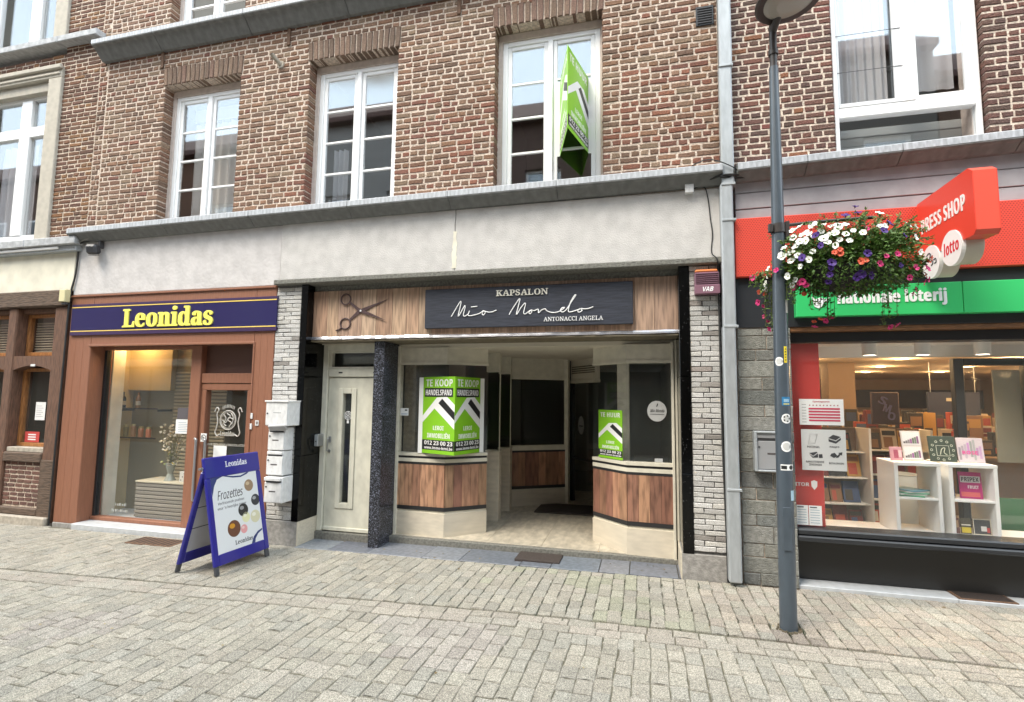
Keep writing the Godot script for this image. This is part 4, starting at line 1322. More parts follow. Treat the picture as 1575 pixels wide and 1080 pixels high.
func chocolate_goods() -> void:
	var st := S()
	# glass shelf with two bottles
	var sh := thing("glass_shelf", "thin glass shelf carrying bottles in the chocolate shop", "shelf", Vector3(-7.0, 1.415, -0.62))
	lbox("shelf_board", M.shop_pane, sh, Vector3(0.0, -0.02, -0.12), Vector3(0.71, -0.005, 0.12))
	lbox("shelf_edge", M.dark_frame, sh, Vector3(0.0, -0.021, 0.12), Vector3(0.71, -0.004, 0.126))
	for k in 2: lbox("shelf_bracket", M.dark_frame, sh, Vector3(0.02 + k * 0.66, -0.05, -0.12), Vector3(0.03 + k * 0.66, -0.021, 0.1))
	var sh2 := thing("glass_shelf", "lower glass shelf with small jars in the chocolate shop", "shelf", Vector3(-7.0, 1.025, -0.62))
	lbox("shelf_board", M.shop_pane, sh2, Vector3(0.0, -0.02, -0.12), Vector3(0.71, -0.005, 0.12))
	lbox("shelf_edge", M.dark_frame, sh2, Vector3(0.0, -0.021, 0.12), Vector3(0.71, -0.004, 0.126))
	for q in [[Vector3(-6.965, 1.411, -0.56), "tall dark wine bottle with pale label on the glass shelf", flat(0.012, 0.010, 0.008, 0.15), 0.036], [Vector3(-6.70, 1.411, -0.56), "slim amber bottle beside the dark wine bottle", flat(0.20, 0.10, 0.03, 0.15), 0.028]]:
		var b := thing("bottle", q[1], "bottle", q[0])
		st = S()
		lathe(st, [Vector2(0, 0), Vector2(q[3], 0), Vector2(q[3], 0.12), Vector2(q[3] * 0.85, 0.14), Vector2(0.012, 0.17), Vector2(0.011, 0.215), Vector2(0, 0.215)], 18)
		put_local(st, "glass", q[2], b)
		st = S()
		lathe(st, [Vector2(q[3] + 0.0012, 0.035), Vector2(q[3] + 0.0012, 0.09)], 18)
		put_local(st, "paper_band", flat(0.45, 0.40, 0.30), b)
	var jr := RandomNumberGenerator.new()
	jr.seed = 8
	for k in 4:
		var j := thing("jar", ["round jar on the lower glass shelf, next to the wall", "second jar from the wall on the lower glass shelf", "third jar from the wall on the lower glass shelf", "jar nearest the vase on the lower glass shelf"][k], "jar", Vector3(-6.90 + k * 0.13, 1.021, -0.58), "jars on the lower glass shelf")
		st = S()
		var hh := jr.randf_range(0.08, 0.16)
		lathe(st, [Vector2(0, 0), Vector2(0.03, 0), Vector2(0.032, hh), Vector2(0.024, hh + 0.02), Vector2(0, hh + 0.02)], 14)
		put_local(st, "glass", flat(0.20 + 0.1 * k, 0.17, 0.09, 0.3), j)
		st = S()
		lathe(st, [Vector2(0.026, hh + 0.015), Vector2(0.026, hh + 0.04), Vector2(0, hh + 0.04)], 14)
		put_local(st, "lid", flat(0.35, 0.28, 0.12, 0.4), j)
	# slatted display plinth with the vase
	var pl := thing("display_plinth", "low striped grey display plinth behind the chocolate shop window", "plinth", Vector3(-5.97, 0.02, -0.545))
	lbox("core", flat(0.10, 0.09, 0.075), pl, Vector3(-0.41, 0, -0.15), Vector3(0.40, 0.445, 0.18))
	for k in 9: lbox("slat", flat(0.20 + 0.06 * (k % 2), 0.18 + 0.055 * (k % 2), 0.15 + 0.045 * (k % 2)), pl, Vector3(-0.42, 0.012 + k * 0.048, 0.18), Vector3(0.41, 0.048 + k * 0.048, 0.196), 0.004)
	lbox("top_board", flat(0.50, 0.45, 0.33), pl, Vector3(-0.425, 0.445, -0.16), Vector3(0.415, 0.468, 0.205), 0.005)
	var v := thing("vase", "glass vase of pale dried flowers on the striped plinth", "vase", Vector3(-5.98, 0.488, -0.47))
	st = S()
	lathe(st, [Vector2(0, 0), Vector2(0.07, 0.0), Vector2(0.055, 0.03), Vector2(0.03, 0.09), Vector2(0.05, 0.16), Vector2(0.065, 0.22), Vector2(0.06, 0.225), Vector2(0.045, 0.16), Vector2(0.0, 0.1)], 18)
	put_local(st, "glass", flat(0.30, 0.32, 0.28, 0.15), v)
	var r := RandomNumberGenerator.new()
	r.seed = 90
	var stems := S()
	var heads := S()
	for i in 120:
		var a := r.randf() * TAU
		var up := r.randf_range(0.2, 0.72)
		var out := r.randf_range(0.02, 0.17) * (1.0 if up > 0.3 else 0.8)
		var tip := Vector3(cos(a) * out, up, sin(a) * out * 0.7)
		if i % 3 == 0: tube(stems, [Vector3(0, 0.12, 0), tip], 0.003, 4, false)
		for k in 3:
			heads.set_color([Color(0.52, 0.44, 0.30), Color(0.42, 0.36, 0.24), Color(0.55, 0.50, 0.40), Color(0.45, 0.30, 0.04), Color(0.16, 0.22, 0.05)][(i + k) % 5 if up < 0.4 else (i % 3)])
			var d := Vector3(r.randf_range(-1, 1), r.randf_range(-1, 1), r.randf_range(-1, 1)).normalized()
			var e := d.cross(Vector3(0.3, 0.8, 0.5)).normalized()
			var s := r.randf_range(0.012, 0.024)
			poly(heads, [tip - d * s, tip + e * s, tip + d * s, tip - e * s * 0.6], tip - d.cross(e))
	put_local(stems, "stems", flat(0.16, 0.15, 0.05), v)
	put_local(heads, "foliage", M.petal, v)
	var pk := thing("gift_box", "white spotted gift box at the end of the striped plinth", "box", Vector3(-5.69, 0.488, -0.46))
	lbox("carton", flat(0.62, 0.60, 0.56), pk, Vector3(-0.07, 0, -0.06), Vector3(0.08, 0.13, 0.06), 0.004)
	for k in 5: lbox("dot", M.sign_black, pk, Vector3(-0.05 + k * 0.024, 0.02 + (k * 37 % 5) * 0.02, 0.06), Vector3(-0.037 + k * 0.024, 0.033 + (k * 37 % 5) * 0.02, 0.062))
	var bag := thing("gift_box", "dark upright gift box behind the spotted one", "box", Vector3(-5.72, 0.488, -0.60))
	lbox("carton", flat(0.03, 0.028, 0.03, 0.3), bag, Vector3(-0.09, 0, -0.05), Vector3(0.1, 0.25, 0.05), 0.004)
	lbox("ribbon", flat(0.5, 0.45, 0.3), bag, Vector3(-0.005, 0, -0.051), Vector3(0.015, 0.251, 0.051))
	# shop counter glimpsed through the door
	var ct := thing("shop_counter", "wooden counter with bright goods behind the chocolate shop door", "counter", Vector3(-4.75, 0.02, -2.2))
	lbox("body", flat(0.22, 0.10, 0.045), ct, Vector3(-0.55, 0, -0.25), Vector3(0.55, 0.95, 0.25), 0.01)
	lbox("top_board", flat(0.40, 0.20, 0.08), ct, Vector3(-0.58, 0.95, -0.28), Vector3(0.58, 0.99, 0.28), 0.006)
	for q in [["yellow carton on top of the goods behind the chocolate shop door", flat(0.50, 0.50, 0.06), Vector3(-5.0, 1.51, -2.35), Vector3(0.42, 0.09, 0.2)], ["dark rack of small packets behind the chocolate shop door", flat(0.06, 0.04, 0.05), Vector3(-5.0, 1.01, -2.35), Vector3(0.36, 0.5, 0.18)], ["red carton beside the dark rack behind the shop door", flat(0.40, 0.05, 0.05), Vector3(-4.66, 1.01, -2.35), Vector3(0.2, 0.38, 0.18)]]:
		var bx2 := thing("carton", q[0], "box", q[2])
		lbox("carton_body", q[1], bx2, Vector3(-q[3].x / 2, 0, -q[3].z / 2), Vector3(q[3].x / 2, q[3].y, q[3].z / 2), 0.004)
		for k in 3: lbox("band", flat(0.35, 0.26 + 0.1 * k, 0.2), bx2, Vector3(-q[3].x * 0.45, q[3].y * (0.15 + 0.28 * k), q[3].z / 2), Vector3(q[3].x * 0.45, q[3].y * (0.28 + 0.28 * k), q[3].z / 2 + 0.004), 0.001)

# ------------------------------------------------------------------ signs of the middle building
func frame_at(o: Vector3, x: Vector3, y := Vector3.UP) -> Transform3D:
	var xx := x.normalized()
	var z := xx.cross(y).normalized()
	return Transform3D(Basis(xx, z.cross(xx).normalized(), z), o)

# the estate agent's board, w x h, drawn from its lower left corner
func agent_board(parent: Node3D, xf: Transform3D, w: float, h: float, head: String, second: String) -> void:
	var p := lbox("board", M.sign_green, parent, Vector3(0, 0, -0.004), Vector3(w, h, 0), 0.0, xf)
	var sx := w / 315.0
	var sy := h / 725.0
	var mk := func(n: String, m: Material, outline: String, z0: float, z1: float) -> void:
		var st := S()
		var q := P2(outline)
		for i in q.size(): q[i] = Vector2(q[i].x * sx, q[i].y * sy)
		prism(st, q, z0, z1)
		put_local(st, n, m, p)
	mk.call("roof_mark", M.sign_white, "1,355 140,528 240,535 314,462 314,235 118,425 1,290", 0.0, 0.0012)
	mk.call("roof_mark", M.sign_black, "157,475 193,518 314,392 314,318", 0.0012, 0.0022)
	mk.call("panel", M.sign_black, "1,35 314,35 314,128 1,128", 0.0, 0.0012)
	if second != "":
		mk.call("panel", M.sign_black, "18,535 296,535 296,618 18,618", 0.0, 0.0024)
		text(p, second, F_bold, M.sign_white, Transform3D(Basis(), Vector3(28 * sx, 549 * sy, 0.0024)), 258 * sx, 54 * sy, 0.001)
	text(p, head, F_bold, M.sign_white, Transform3D(Basis(), Vector3(28 * sx, (633 if second != "" else 618) * sy, 0.0)), 262 * sx, 68 * sy, 0.001)
	text(p, "LEROI", F_bold, M.sign_white, Transform3D(Basis(), Vector3(108 * sx, 222 * sy, 0.0)), 104 * sx, 40 * sy, 0.001)
	text(p, "IMMOBILIËN", F_bold, M.sign_white, Transform3D(Basis(), Vector3(50 * sx, 148 * sy, 0.0)), 222 * sx, 54 * sy, 0.001)
	text(p, "012 23 00 23", F_bold, M.sign_white, Transform3D(Basis(), Vector3(24 * sx, 82 * sy, 0.0012)), 276 * sx, 38 * sy, 0.001)
	text(p, "www.immo-leroi.be", F_bold, M.sign_white, Transform3D(Basis(), Vector3(24 * sx, 42 * sy, 0.0012)), 276 * sx, 28 * sy, 0.001)

# two boards folded outwards, with white glued flanges at the glass
func vee_sign(label: String, l: Vector2, apex: Vector2, r: Vector2, y0: float, y1: float, head: String, second: String, fl: Vector2, fr: Vector2) -> void:
	var t := thing("estate_agent_sign", label, "sign", Vector3(apex.x, y0, apex.y))
	for q in [[l, apex], [apex, r]]:
		var a: Vector2 = q[0]
		var b: Vector2 = q[1]
		agent_board(t, frame_at(Vector3(a.x - apex.x, 0, a.y - apex.y), Vector3(b.x - a.x, 0, b.y - a.y)), a.distance_to(b), y1 - y0, head, second)
	for q in [[l, fl, -1.0], [r, fr, 1.0]]:
		var a: Vector2 = q[0]
		var d: Vector2 = q[1]
		var o := a if q[2] > 0 else a - d
		lbox("flange", M.sign_white, t, Vector3(0, 0, -0.001), Vector3(d.length(), y1 - y0, 0.002), 0.0, frame_at(Vector3(o.x - apex.x, -0.005, o.y - apex.y), Vector3(d.x, 0, d.y)))

func middle_signs() -> void:
	vee_sign("folded green for-sale board standing out from the salon window corner", Vector2(-2.465, -0.462), Vector2(-2.012, -0.285), Vector2(-1.868, -0.738), 0.972, 1.83, "TE KOOP", "HANDELSPAND", Vector2(0.05, 0.0), Vector2(0.038, -0.033))
	vee_sign("folded green board standing out from the upstairs window near the downpipe", Vector2(-0.845, -0.165), Vector2(-0.682, 0.40), Vector2(-0.545, -0.165), 4.16, 4.99, "TE HUUR", "", Vector2(0.05, 0.0), Vector2(0.05, 0.0))
	var t := thing("estate_agent_sign", "flat green to-let board in the narrow salon window pane", "sign", Vector3(-0.50, 0.972, -0.745))
	agent_board(t, frame_at(Vector3.ZERO, Vector3(0.268, 0, 0.265)), 0.375, 0.513, "TE HUUR", "")
	# name board of the salon
	var ks := thing("salon_name_board", "dark slate name board with white handwriting above the salon entrance", "sign", Vector3(-2.292, 2.334, -0.098))
	lbox("board", M.slate_sign, ks, Vector3(0, 0, 0), Vector3(2.188, 0.423, 0.045), 0.004)
	for k in 4: lbox("board_joint", M.sign_black, ks, Vector3(0.002, 0.083 + k * 0.085, 0.0445), Vector3(2.186, 0.0845 + k * 0.085, 0.0455))
	text(ks, "KAPSALON", F_serif_bold, M.cream_letter, Transform3D(Basis(), Vector3(0.80, 0.322, 0.045)), 0.55, 0.062, 0.012)
	text(ks, "ANTONACCI ANGELA", F_serif, M.white_letter, Transform3D(Basis(), Vector3(1.305, 0.045, 0.045)), 0.595, 0.042, 0.01)
	var st := S()
	for s in ["0.308,0.121 0.343,0.178 0.404,0.277 0.412,0.253 0.385,0.12 0.435,0.199 0.455,0.232 0.461,0.213 0.443,0.137 0.458,0.121 0.496,0.143 0.511,0.178 0.496,0.135 0.511,0.123 0.565,0.13 0.626,0.147 0.664,0.173 0.684,0.153 0.664,0.127 0.65,0.146 0.671,0.168 0.717,0.156 0.763,0.158 0.806,0.175", "0.527,0.216 0.595,0.221", "0.943,0.123 0.977,0.181 1.045,0.28 1.053,0.261 1.019,0.121 1.068,0.193 1.106,0.237 1.114,0.219 1.096,0.141 1.114,0.125 1.145,0.147 1.172,0.164 1.152,0.139 1.163,0.125 1.183,0.146 1.172,0.164 1.206,0.157 1.248,0.17 1.251,0.132 1.282,0.16 1.32,0.171 1.335,0.153 1.381,0.133 1.435,0.133 1.48,0.149 1.519,0.18 1.488,0.173 1.477,0.145 1.503,0.134 1.541,0.164 1.587,0.235 1.63,0.298 1.618,0.299 1.58,0.235 1.557,0.157 1.564,0.132 1.602,0.137 1.648,0.15 1.676,0.163 1.651,0.144 1.663,0.126 1.694,0.143 1.682,0.163 1.717,0.159 1.755,0.161 1.804,0.177"]:
		tube(st, smooth_path(shift(P3(s), Vector3(0, 0, 0.049)), 4), 0.0052, 6)
	put_local(st, "handwriting", M.white_letter, ks)
	# scissors
	var sc := thing("scissors_emblem", "big brown scissors emblem on the wooden fascia", "emblem", Vector3(-3.081, 2.557, -0.098))
	var c := Vector2(-3.081, 2.557)
	var k2 := 0
	for q in [[Vector2(-2.764, 2.675), Vector2(-3.276, 2.418), Vector2(0.063, 0.060)], [Vector2(-2.771, 2.442), Vector2(-3.276, 2.694), Vector2(0.060, 0.060)]]:
		st = S()
		var tip: Vector2 = q[0] - c
		var rg: Vector2 = q[1] - c
		var d := tip.normalized()
		var n := Vector2(-d.y, d.x)
		var e := (Vector2.ZERO - rg).normalized()
		var m := Vector2(-e.y, e.x)
		var touch := rg + e * 0.058
		var z0 := 0.002 + k2 * 0.007
		prism(st, PackedVector2Array([tip, d * 0.06 + n * 0.020, -n * 0 - d * 0.035 + n * 0.022, touch + m * 0.010, touch - m * 0.010, -d * 0.02 - n * 0.018, d * 0.07 - n * 0.018]), z0, z0 + 0.007)
		var loop := []
		for i in 29: loop.append(Vector3(rg.x + q[2].x * cos(TAU * i / 28), rg.y + q[2].y * sin(TAU * i / 28), z0 + 0.004))
		tube(st, loop, 0.0075, 6, false)
		if k2 == 0: tube(st, [Vector3(rg.x - 0.045, rg.y - 0.045, z0 + 0.004), Vector3(rg.x - 0.075, rg.y - 0.065, z0 + 0.004), Vector3(rg.x - 0.115, rg.y - 0.078, z0 + 0.004)], [0.008, 0.006, 0.009], 6)
		put_local(st, "blade", M.scissor_brown, sc)
		k2 += 1
	st = S()
	prism(st, circle(Vector2.ZERO, 0.011), 0.016, 0.021)
	put_local(st, "pivot", M.white_letter, sc)
	# navy board of the chocolate shop
	var nb := thing("chocolate_shop_sign", "navy fascia board with yellow lettering above the brown shop front", "sign", Vector3(-7.21, 2.342, 0.0))
	lbox("board", M.navy, nb, Vector3(0, 0, 0.0015), Vector3(3.113, 0.40, 0.022), 0.003)
	for y in [0.052, 0.362]: lbox("gold_line", M.gold_line, nb, Vector3(0.005, y - 0.006, 0.022), Vector3(3.108, y + 0.006, 0.025), 0.001)
	for q in [[0.0, 0.044], [0.37, 0.402]]: lbox("edge_board", M.navy_edge, nb, Vector3(-0.002, q[0], 0.0), Vector3(3.115, q[1], 0.0235), 0.001)
	for e in 3: text(nb, "Leonidas", F_serif_bold, M.yellow_letter, Transform3D(Basis(), Vector3(0.866 + e * 0.007, 0.085 + (0.004 if e == 1 else 0.0), 0.022)), 1.355, 0.245, 0.014 + e * 0.0008, "lettering")
	# white fitting of the rendered band and the purple alarm box
	var al := thing("alarm_box", "purple alarm box with white letters on the narrow brick pillar", "alarm box", Vector3(0.563, 2.575, 0.0))
	lbox("case", flat(0.165, 0.075, 0.105, 0.45), al, Vector3(-0.105, 0.0, 0.0), Vector3(0.11, 0.205, 0.085), 0.01)
	lbox("lid", flat(0.20, 0.095, 0.13, 0.45), al, Vector3(-0.108, 0.0, 0.085), Vector3(0.113, 0.085, 0.094), 0.006)
	for k in 6: lbox("slat", flat(0.12, 0.055, 0.08, 0.5), al, Vector3(-0.098, 0.095 + k * 0.018, 0.083), Vector3(0.103, 0.103 + k * 0.018, 0.091), 0.002)
	text(al, "VAB", F_bold, M.white_letter, Transform3D(Basis(), Vector3(-0.045, 0.022, 0.094)), 0.095, 0.042, 0.002, "lettering", 0.2)
	lbox("orange_beacon", flat(0.62, 0.19, 0.06, 0.4), al, Vector3(-0.10, 0.204, 0.005), Vector3(0.10, 0.235, 0.07), 0.012)
	var jb := thing("junction_box", "small white box under the cornice by the downpipe", "box", Vector3(0.425, 3.555, 0.012))
	lbox("case", M.letterbox_white, jb, Vector3(-0.035, 0.0, 0.0), Vector3(0.04, 0.08, 0.055), 0.006)
	lbox("lid", M.letterbox_white, jb, Vector3(-0.037, -0.002, 0.055), Vector3(0.042, 0.082, 0.062), 0.004)
	# intercom on the granite
	var ic := thing("intercom", "steel intercom box on black granite beside the cream door", "intercom", Vector3(-3.70, 1.02, -0.29))
	lbox("case", M.steel, ic, Vector3(-0.004, 0, -0.06), Vector3(0.045, 0.14, 0.06), 0.006)
	lbox("front_plate", M.zinc, ic, Vector3(0.0, 0.005, 0.06), Vector3(0.043, 0.135, 0.066), 0.004)
	lbox("button", M.dark_frame, ic, Vector3(0.015, 0.05, 0.066), Vector3(0.03, 0.065, 0.071), 0.002)

# ------------------------------------------------------------------ letterboxes, cables, pipes, cameras
func letterbox(n: String, label: String, m: Material, x0: float, x1: float, y0: float, y1: float, depth: float, style: int, group: String) -> Node3D:
	var t := thing(n, label, "letterbox", Vector3((x0 + x1) * 0.5, y0, 0.0), group)
	var w := (x1 - x0) * 0.5
	var h := y1 - y0
	lbox("case", m, t, Vector3(-w, 0, 0.006), Vector3(w, h, depth - 0.012), 0.006)
	lbox("door", m, t, Vector3(-w + 0.006, 0.006, depth - 0.012), Vector3(w - 0.006, h * (0.99 if style == 0 else 0.78), depth), 0.004)
	if style == 0:
		lbox("lid", m, t, Vector3(-w - 0.006, h - 0.012, 0.004), Vector3(w + 0.006, h + 0.004, depth + 0.012), 0.004)
		lbox("slot_line", M.grey_rubber, t, Vector3(-0.04, h * 0.52, depth - 0.001), Vector3(0.06, h * 0.535, depth + 0.001))
		var xf := Transform3D(Basis(Vector3.RIGHT, 0.7) * Basis(Vector3.UP, 0.1), Vector3(0.02, 0.0, depth - 0.01))
		lbox("newspaper", flat(0.42, 0.42, 0.42), t, Vector3(-0.11, -0.055, -0.01), Vector3(0.10, 0.02, 0.02), 0.008, xf)
	else:
		lbox("flap", m, t, Vector3(-w + 0.012, h * 0.86, depth - 0.012), Vector3(w - 0.012, h * 0.985, depth + (0.022 if style == 2 else 0.006)), 0.004)
		lbox("slot", M.grey_rubber, t, Vector3(-w + 0.02, h * 0.79, depth - 0.013), Vector3(w - 0.02, h * 0.855, depth - 0.004))
		lbox("name_plate", flat(0.08, 0.07, 0.07), t, Vector3(-0.045, h * 0.42, depth - 0.001), Vector3(0.035, h * 0.47, depth + 0.002), 0.001)
	var st := S()
	lathe(st, [Vector2(0.009, 0), Vector2(0.009, 0.006), Vector2(0, 0.007)], 10, Transform3D(Basis(Vector3.RIGHT, PI / 2), Vector3(-w + 0.03, h * (0.5 if style == 0 else 0.62), depth)))
	put_local(st, "lock", M.grey_rubber, t)
	return t

func fittings() -> void:
	letterbox("letterbox", "widest white letterbox, topmost of the stack, newspaper in its flap", M.letterbox_white, -4.02, -3.735, 1.27, 1.54, 0.215, 0, "white letterboxes on the brick pillar")
	letterbox("letterbox", "white letterbox just under the topmost wide one", M.letterbox_white, -4.015, -3.80, 1.003, 1.252, 0.165, 1, "white letterboxes on the brick pillar")
	letterbox("letterbox", "white letterbox third from the top of the stack", M.letterbox_white, -4.02, -3.805, 0.736, 0.996, 0.165, 1, "white letterboxes on the brick pillar")
	letterbox("letterbox", "lowest white letterbox of the stack, with a protruding flap", M.letterbox_white, -4.01, -3.785, 0.447, 0.722, 0.19, 2, "white letterboxes on the brick pillar")
	var gb := letterbox("letterbox", "grey metal letterbox on the stone wall behind the lamp post", M.letterbox_grey, 0.935, 1.215, 1.0, 1.32, 0.075, 1, "")
	lbox("rim", M.zinc, gb, Vector3(-0.15, -0.012, 0.004), Vector3(-0.128, 0.335, 0.095), 0.004)
	lbox("rim", M.zinc, gb, Vector3(0.128, -0.012, 0.004), Vector3(0.15, 0.335, 0.095), 0.004)
	lbox("rim", M.zinc, gb, Vector3(-0.128, 0.318, 0.004), Vector3(0.128, 0.336, 0.096), 0.004)
	lbox("rim", M.zinc, gb, Vector3(-0.128, -0.014, 0.004), Vector3(0.128, 0.002, 0.096), 0.004)
	# zinc downpipe between the houses
	var dp := thing("downpipe", "square grey zinc downpipe between the salon pillar and stone wall", "downpipe", Vector3(0.75, 0.0, 0.06))
	var st := S()
	bx(st, Vector3(0.695, 2.262, 0.008), Vector3(0.803, 3.60, 0.112), 0.012)
	bx(st, Vector3(0.712, 3.585, 0.012), Vector3(0.822, 4.75, 0.108), 0.012)
	bx(st, Vector3(0.719, 4.74, 0.010), Vector3(0.830, 9.4, 0.11), 0.012)
	put(st, "pipe", M.zinc, dp)
	st = S()
	bx(st, Vector3(0.688, 0.03, 0.006), Vector3(0.795, 2.275, 0.115), 0.012)
	put(st, "lower_pipe", M.zinc, dp)
	for y in [0.82, 2.265, 3.25, 3.59, 4.745]: box("clamp", M.zinc, dp, Vector3(0.683 + y * 0.006, y - 0.012, 0.0), Vector3(0.806 + y * 0.006, y + 0.012, 0.12), 0.004)
	# thin dark cable down the pillar and the corner
	var add_cable := func(label: String, pts: Array, rad: float, m: Material) -> void:
		var s2 := S()
		tube(s2, smooth_path(pts, 5), rad, 6)
		tag(put(s2, "cable", m, self), label, "cable")
	add_cable.call("black cable running under the cornice of the middle house", [Vector3(-7.22, 3.52, 0.05), Vector3(-7.0, 3.575, 0.045), Vector3(-6.4, 3.585, 0.03), Vector3(-5.2, 3.592, 0.026), Vector3(-4.0, 3.598, 0.026), Vector3(-2.8, 3.610, 0.026), Vector3(-1.6, 3.618, 0.026), Vector3(-0.5, 3.626, 0.026), Vector3(0.2, 3.632, 0.03), Vector3(0.55, 3.655, 0.06), Vector3(0.72, 3.672, 0.125), Vector3(0.86, 3.672, 0.10)], 0.0105, M.cable_black)
	add_cable.call("thin grey cable beside the black one under the cornice", [Vector3(-7.2, 3.50, 0.06), Vector3(-6.95, 3.60, 0.07), Vector3(-6.0, 3.605, 0.05), Vector3(-4.6, 3.610, 0.046), Vector3(-3.2, 3.618, 0.046), Vector3(-1.8, 3.630, 0.046), Vector3(-0.5, 3.640, 0.046), Vector3(0.3, 3.648, 0.05)], 0.0055, M.cable_grey)
	add_cable.call("black cable running under the sill of the cladded house", [Vector3(0.70, 3.66, 0.125), Vector3(0.86, 3.655, 0.08), Vector3(1.1, 3.665, 0.04), Vector3(1.7, 3.675, 0.034), Vector3(2.4, 3.70, 0.034), Vector3(3.2, 3.72, 0.034), Vector3(5.5, 3.78, 0.034)], 0.012, M.cable_black)
	add_cable.call("looping wire over the end of the middle cornice", [Vector3(0.45, 3.775, 0.16), Vector3(0.55, 3.83, 0.12), Vector3(0.63, 3.83, 0.12), Vector3(0.72, 3.79, 0.13), Vector3(0.82, 3.73, 0.125), Vector3(0.86, 3.70, 0.09)], 0.005, M.cable_black)
	add_cable.call("wire dropping from the small white box to the alarm box", [Vector3(0.462, 3.60, 0.03), Vector3(0.52, 3.62, 0.022), Vector3(0.575, 3.60, 0.02), Vector3(0.60, 3.48, 0.018), Vector3(0.615, 3.3, 0.018), Vector3(0.63, 3.15, 0.018), Vector3(0.618, 2.98, 0.018), Vector3(0.655, 2.90, 0.085), Vector3(0.668, 2.82, 0.02)], 0.0055, M.cable_black)
	add_cable.call("straight black cable down the edge of the narrow brick pillar", [Vector3(0.672, 2.86, 0.012), Vector3(0.672, 2.2, 0.012), Vector3(0.674, 1.2, 0.012), Vector3(0.688, 0.4, 0.014), Vector3(0.69, 0.01, 0.016)], 0.009, M.cable_black)
	add_cable.call("dark conduit beside the brown pier at the timber house corner", [Vector3(-7.19, 3.45, 0.02), Vector3(-7.215, 3.15, 0.015), Vector3(-7.26, 2.92, 0.02), Vector3(-7.27, 2.6, 0.025), Vector3(-7.275, 1.8, 0.025), Vector3(-7.285, 0.9, 0.025), Vector3(-7.285, -0.06, 0.025)], 0.012, M.cable_black)
	# corner lamp, meter box, wall bracket
	var fl := thing("floodlight", "small dark floodlight hanging under the cornice corner", "lamp", Vector3(-6.845, 3.44, 0.06))
	st = S()
	bx(st, Vector3(-0.075, -0.05, -0.03), Vector3(0.06, 0.075, 0.09), 0.025)
	put_local(st, "housing", flat(0.045, 0.045, 0.05, 0.5), fl, Transform3D(Basis(Vector3.UP, 0.3) * Basis(Vector3.RIGHT, 0.3), Vector3.ZERO))
	lbox("bracket", M.grey_rubber, fl, Vector3(0.03, 0.03, -0.06), Vector3(0.06, 0.12, 0.0), 0.004)
	lbox("lens", flat(0.10, 0.10, 0.105, 0.2), fl, Vector3(-0.055, -0.066, 0.0), Vector3(0.04, -0.056, 0.07), 0.003, Transform3D(Basis(Vector3.UP, 0.3) * Basis(Vector3.RIGHT, 0.3), Vector3.ZERO))
	var mb := thing("meter_box", "cream electrical box on the corner beside the oak beam", "box", Vector3(-7.30, 2.775, 0.03))
	lbox("case", flat(0.58, 0.52, 0.30, 0.5), mb, Vector3(-0.055, 0, 0), Vector3(0.055, 0.165, 0.06), 0.006)
	lbox("lid", flat(0.62, 0.56, 0.33, 0.5), mb, Vector3(-0.05, 0.005, 0.06), Vector3(0.05, 0.16, 0.068), 0.004)
	lbox("gland", M.grey_rubber, mb, Vector3(-0.03, -0.03, 0.015), Vector3(0.045, 0.0, 0.05), 0.006)
	var br := thing("wall_bracket", "old pale bracket stub in the brick wall between the upstairs windows", "bracket", Vector3(-4.24, 5.60, 0.0))
	st = S()
	lathe(st, [Vector2(0, 0.012), Vector2(0.045, 0.012), Vector2(0.05, 0.0), Vector2(0.05, -0.02)], 16, Transform3D(Basis(Vector3.RIGHT, PI / 2), Vector3(0, 0, 0.0)))
	put_local(st, "plate", M.old_render, br)
	st = S()
	tube(st, [Vector3(0, 0, 0.0), Vector3(-0.03, 0.04, 0.07), Vector3(-0.045, 0.07, 0.11)], 0.026, 10)
	put_local(st, "stub", M.old_render, br)
	st = S()
	tube(st, [Vector3(-0.0455, 0.071, 0.1115), Vector3(-0.047, 0.074, 0.1155)], 0.02, 10)
	put_local(st, "opening", M.black_strip, br)
	# iron grates in the pavement
	var g1 := thing("floor_grate", "rusty cellar grate in the paving before the chocolate shop", "grate", Vector3(-5.32, -0.045, 0.25))
	lbox("frame", M.rust_iron, g1, Vector3(-0.30, -0.02, -0.11), Vector3(0.32, 0.004, 0.14), 0.003)
	for k in 9: lbox("bar", flat(0.045, 0.03, 0.022, 0.9), g1, Vector3(-0.27 + k * 0.065, 0.0, -0.09), Vector3(-0.24 + k * 0.065, 0.0065, 0.12))
	var g2 := thing("floor_grate", "long iron grate set in the pale slab under the press shop window", "grate", Vector3(2.63, 0.0, -0.20))
	lbox("frame", M.rust_iron, g2, Vector3(-0.19, -0.02, -0.17), Vector3(0.21, 0.033, 0.17), 0.003)
	for k in 11: lbox("bar", flat(0.028, 0.022, 0.02, 0.9), g2, Vector3(-0.17, 0.03, -0.155 + k * 0.029), Vector3(0.19, 0.0365, -0.14 + k * 0.029))

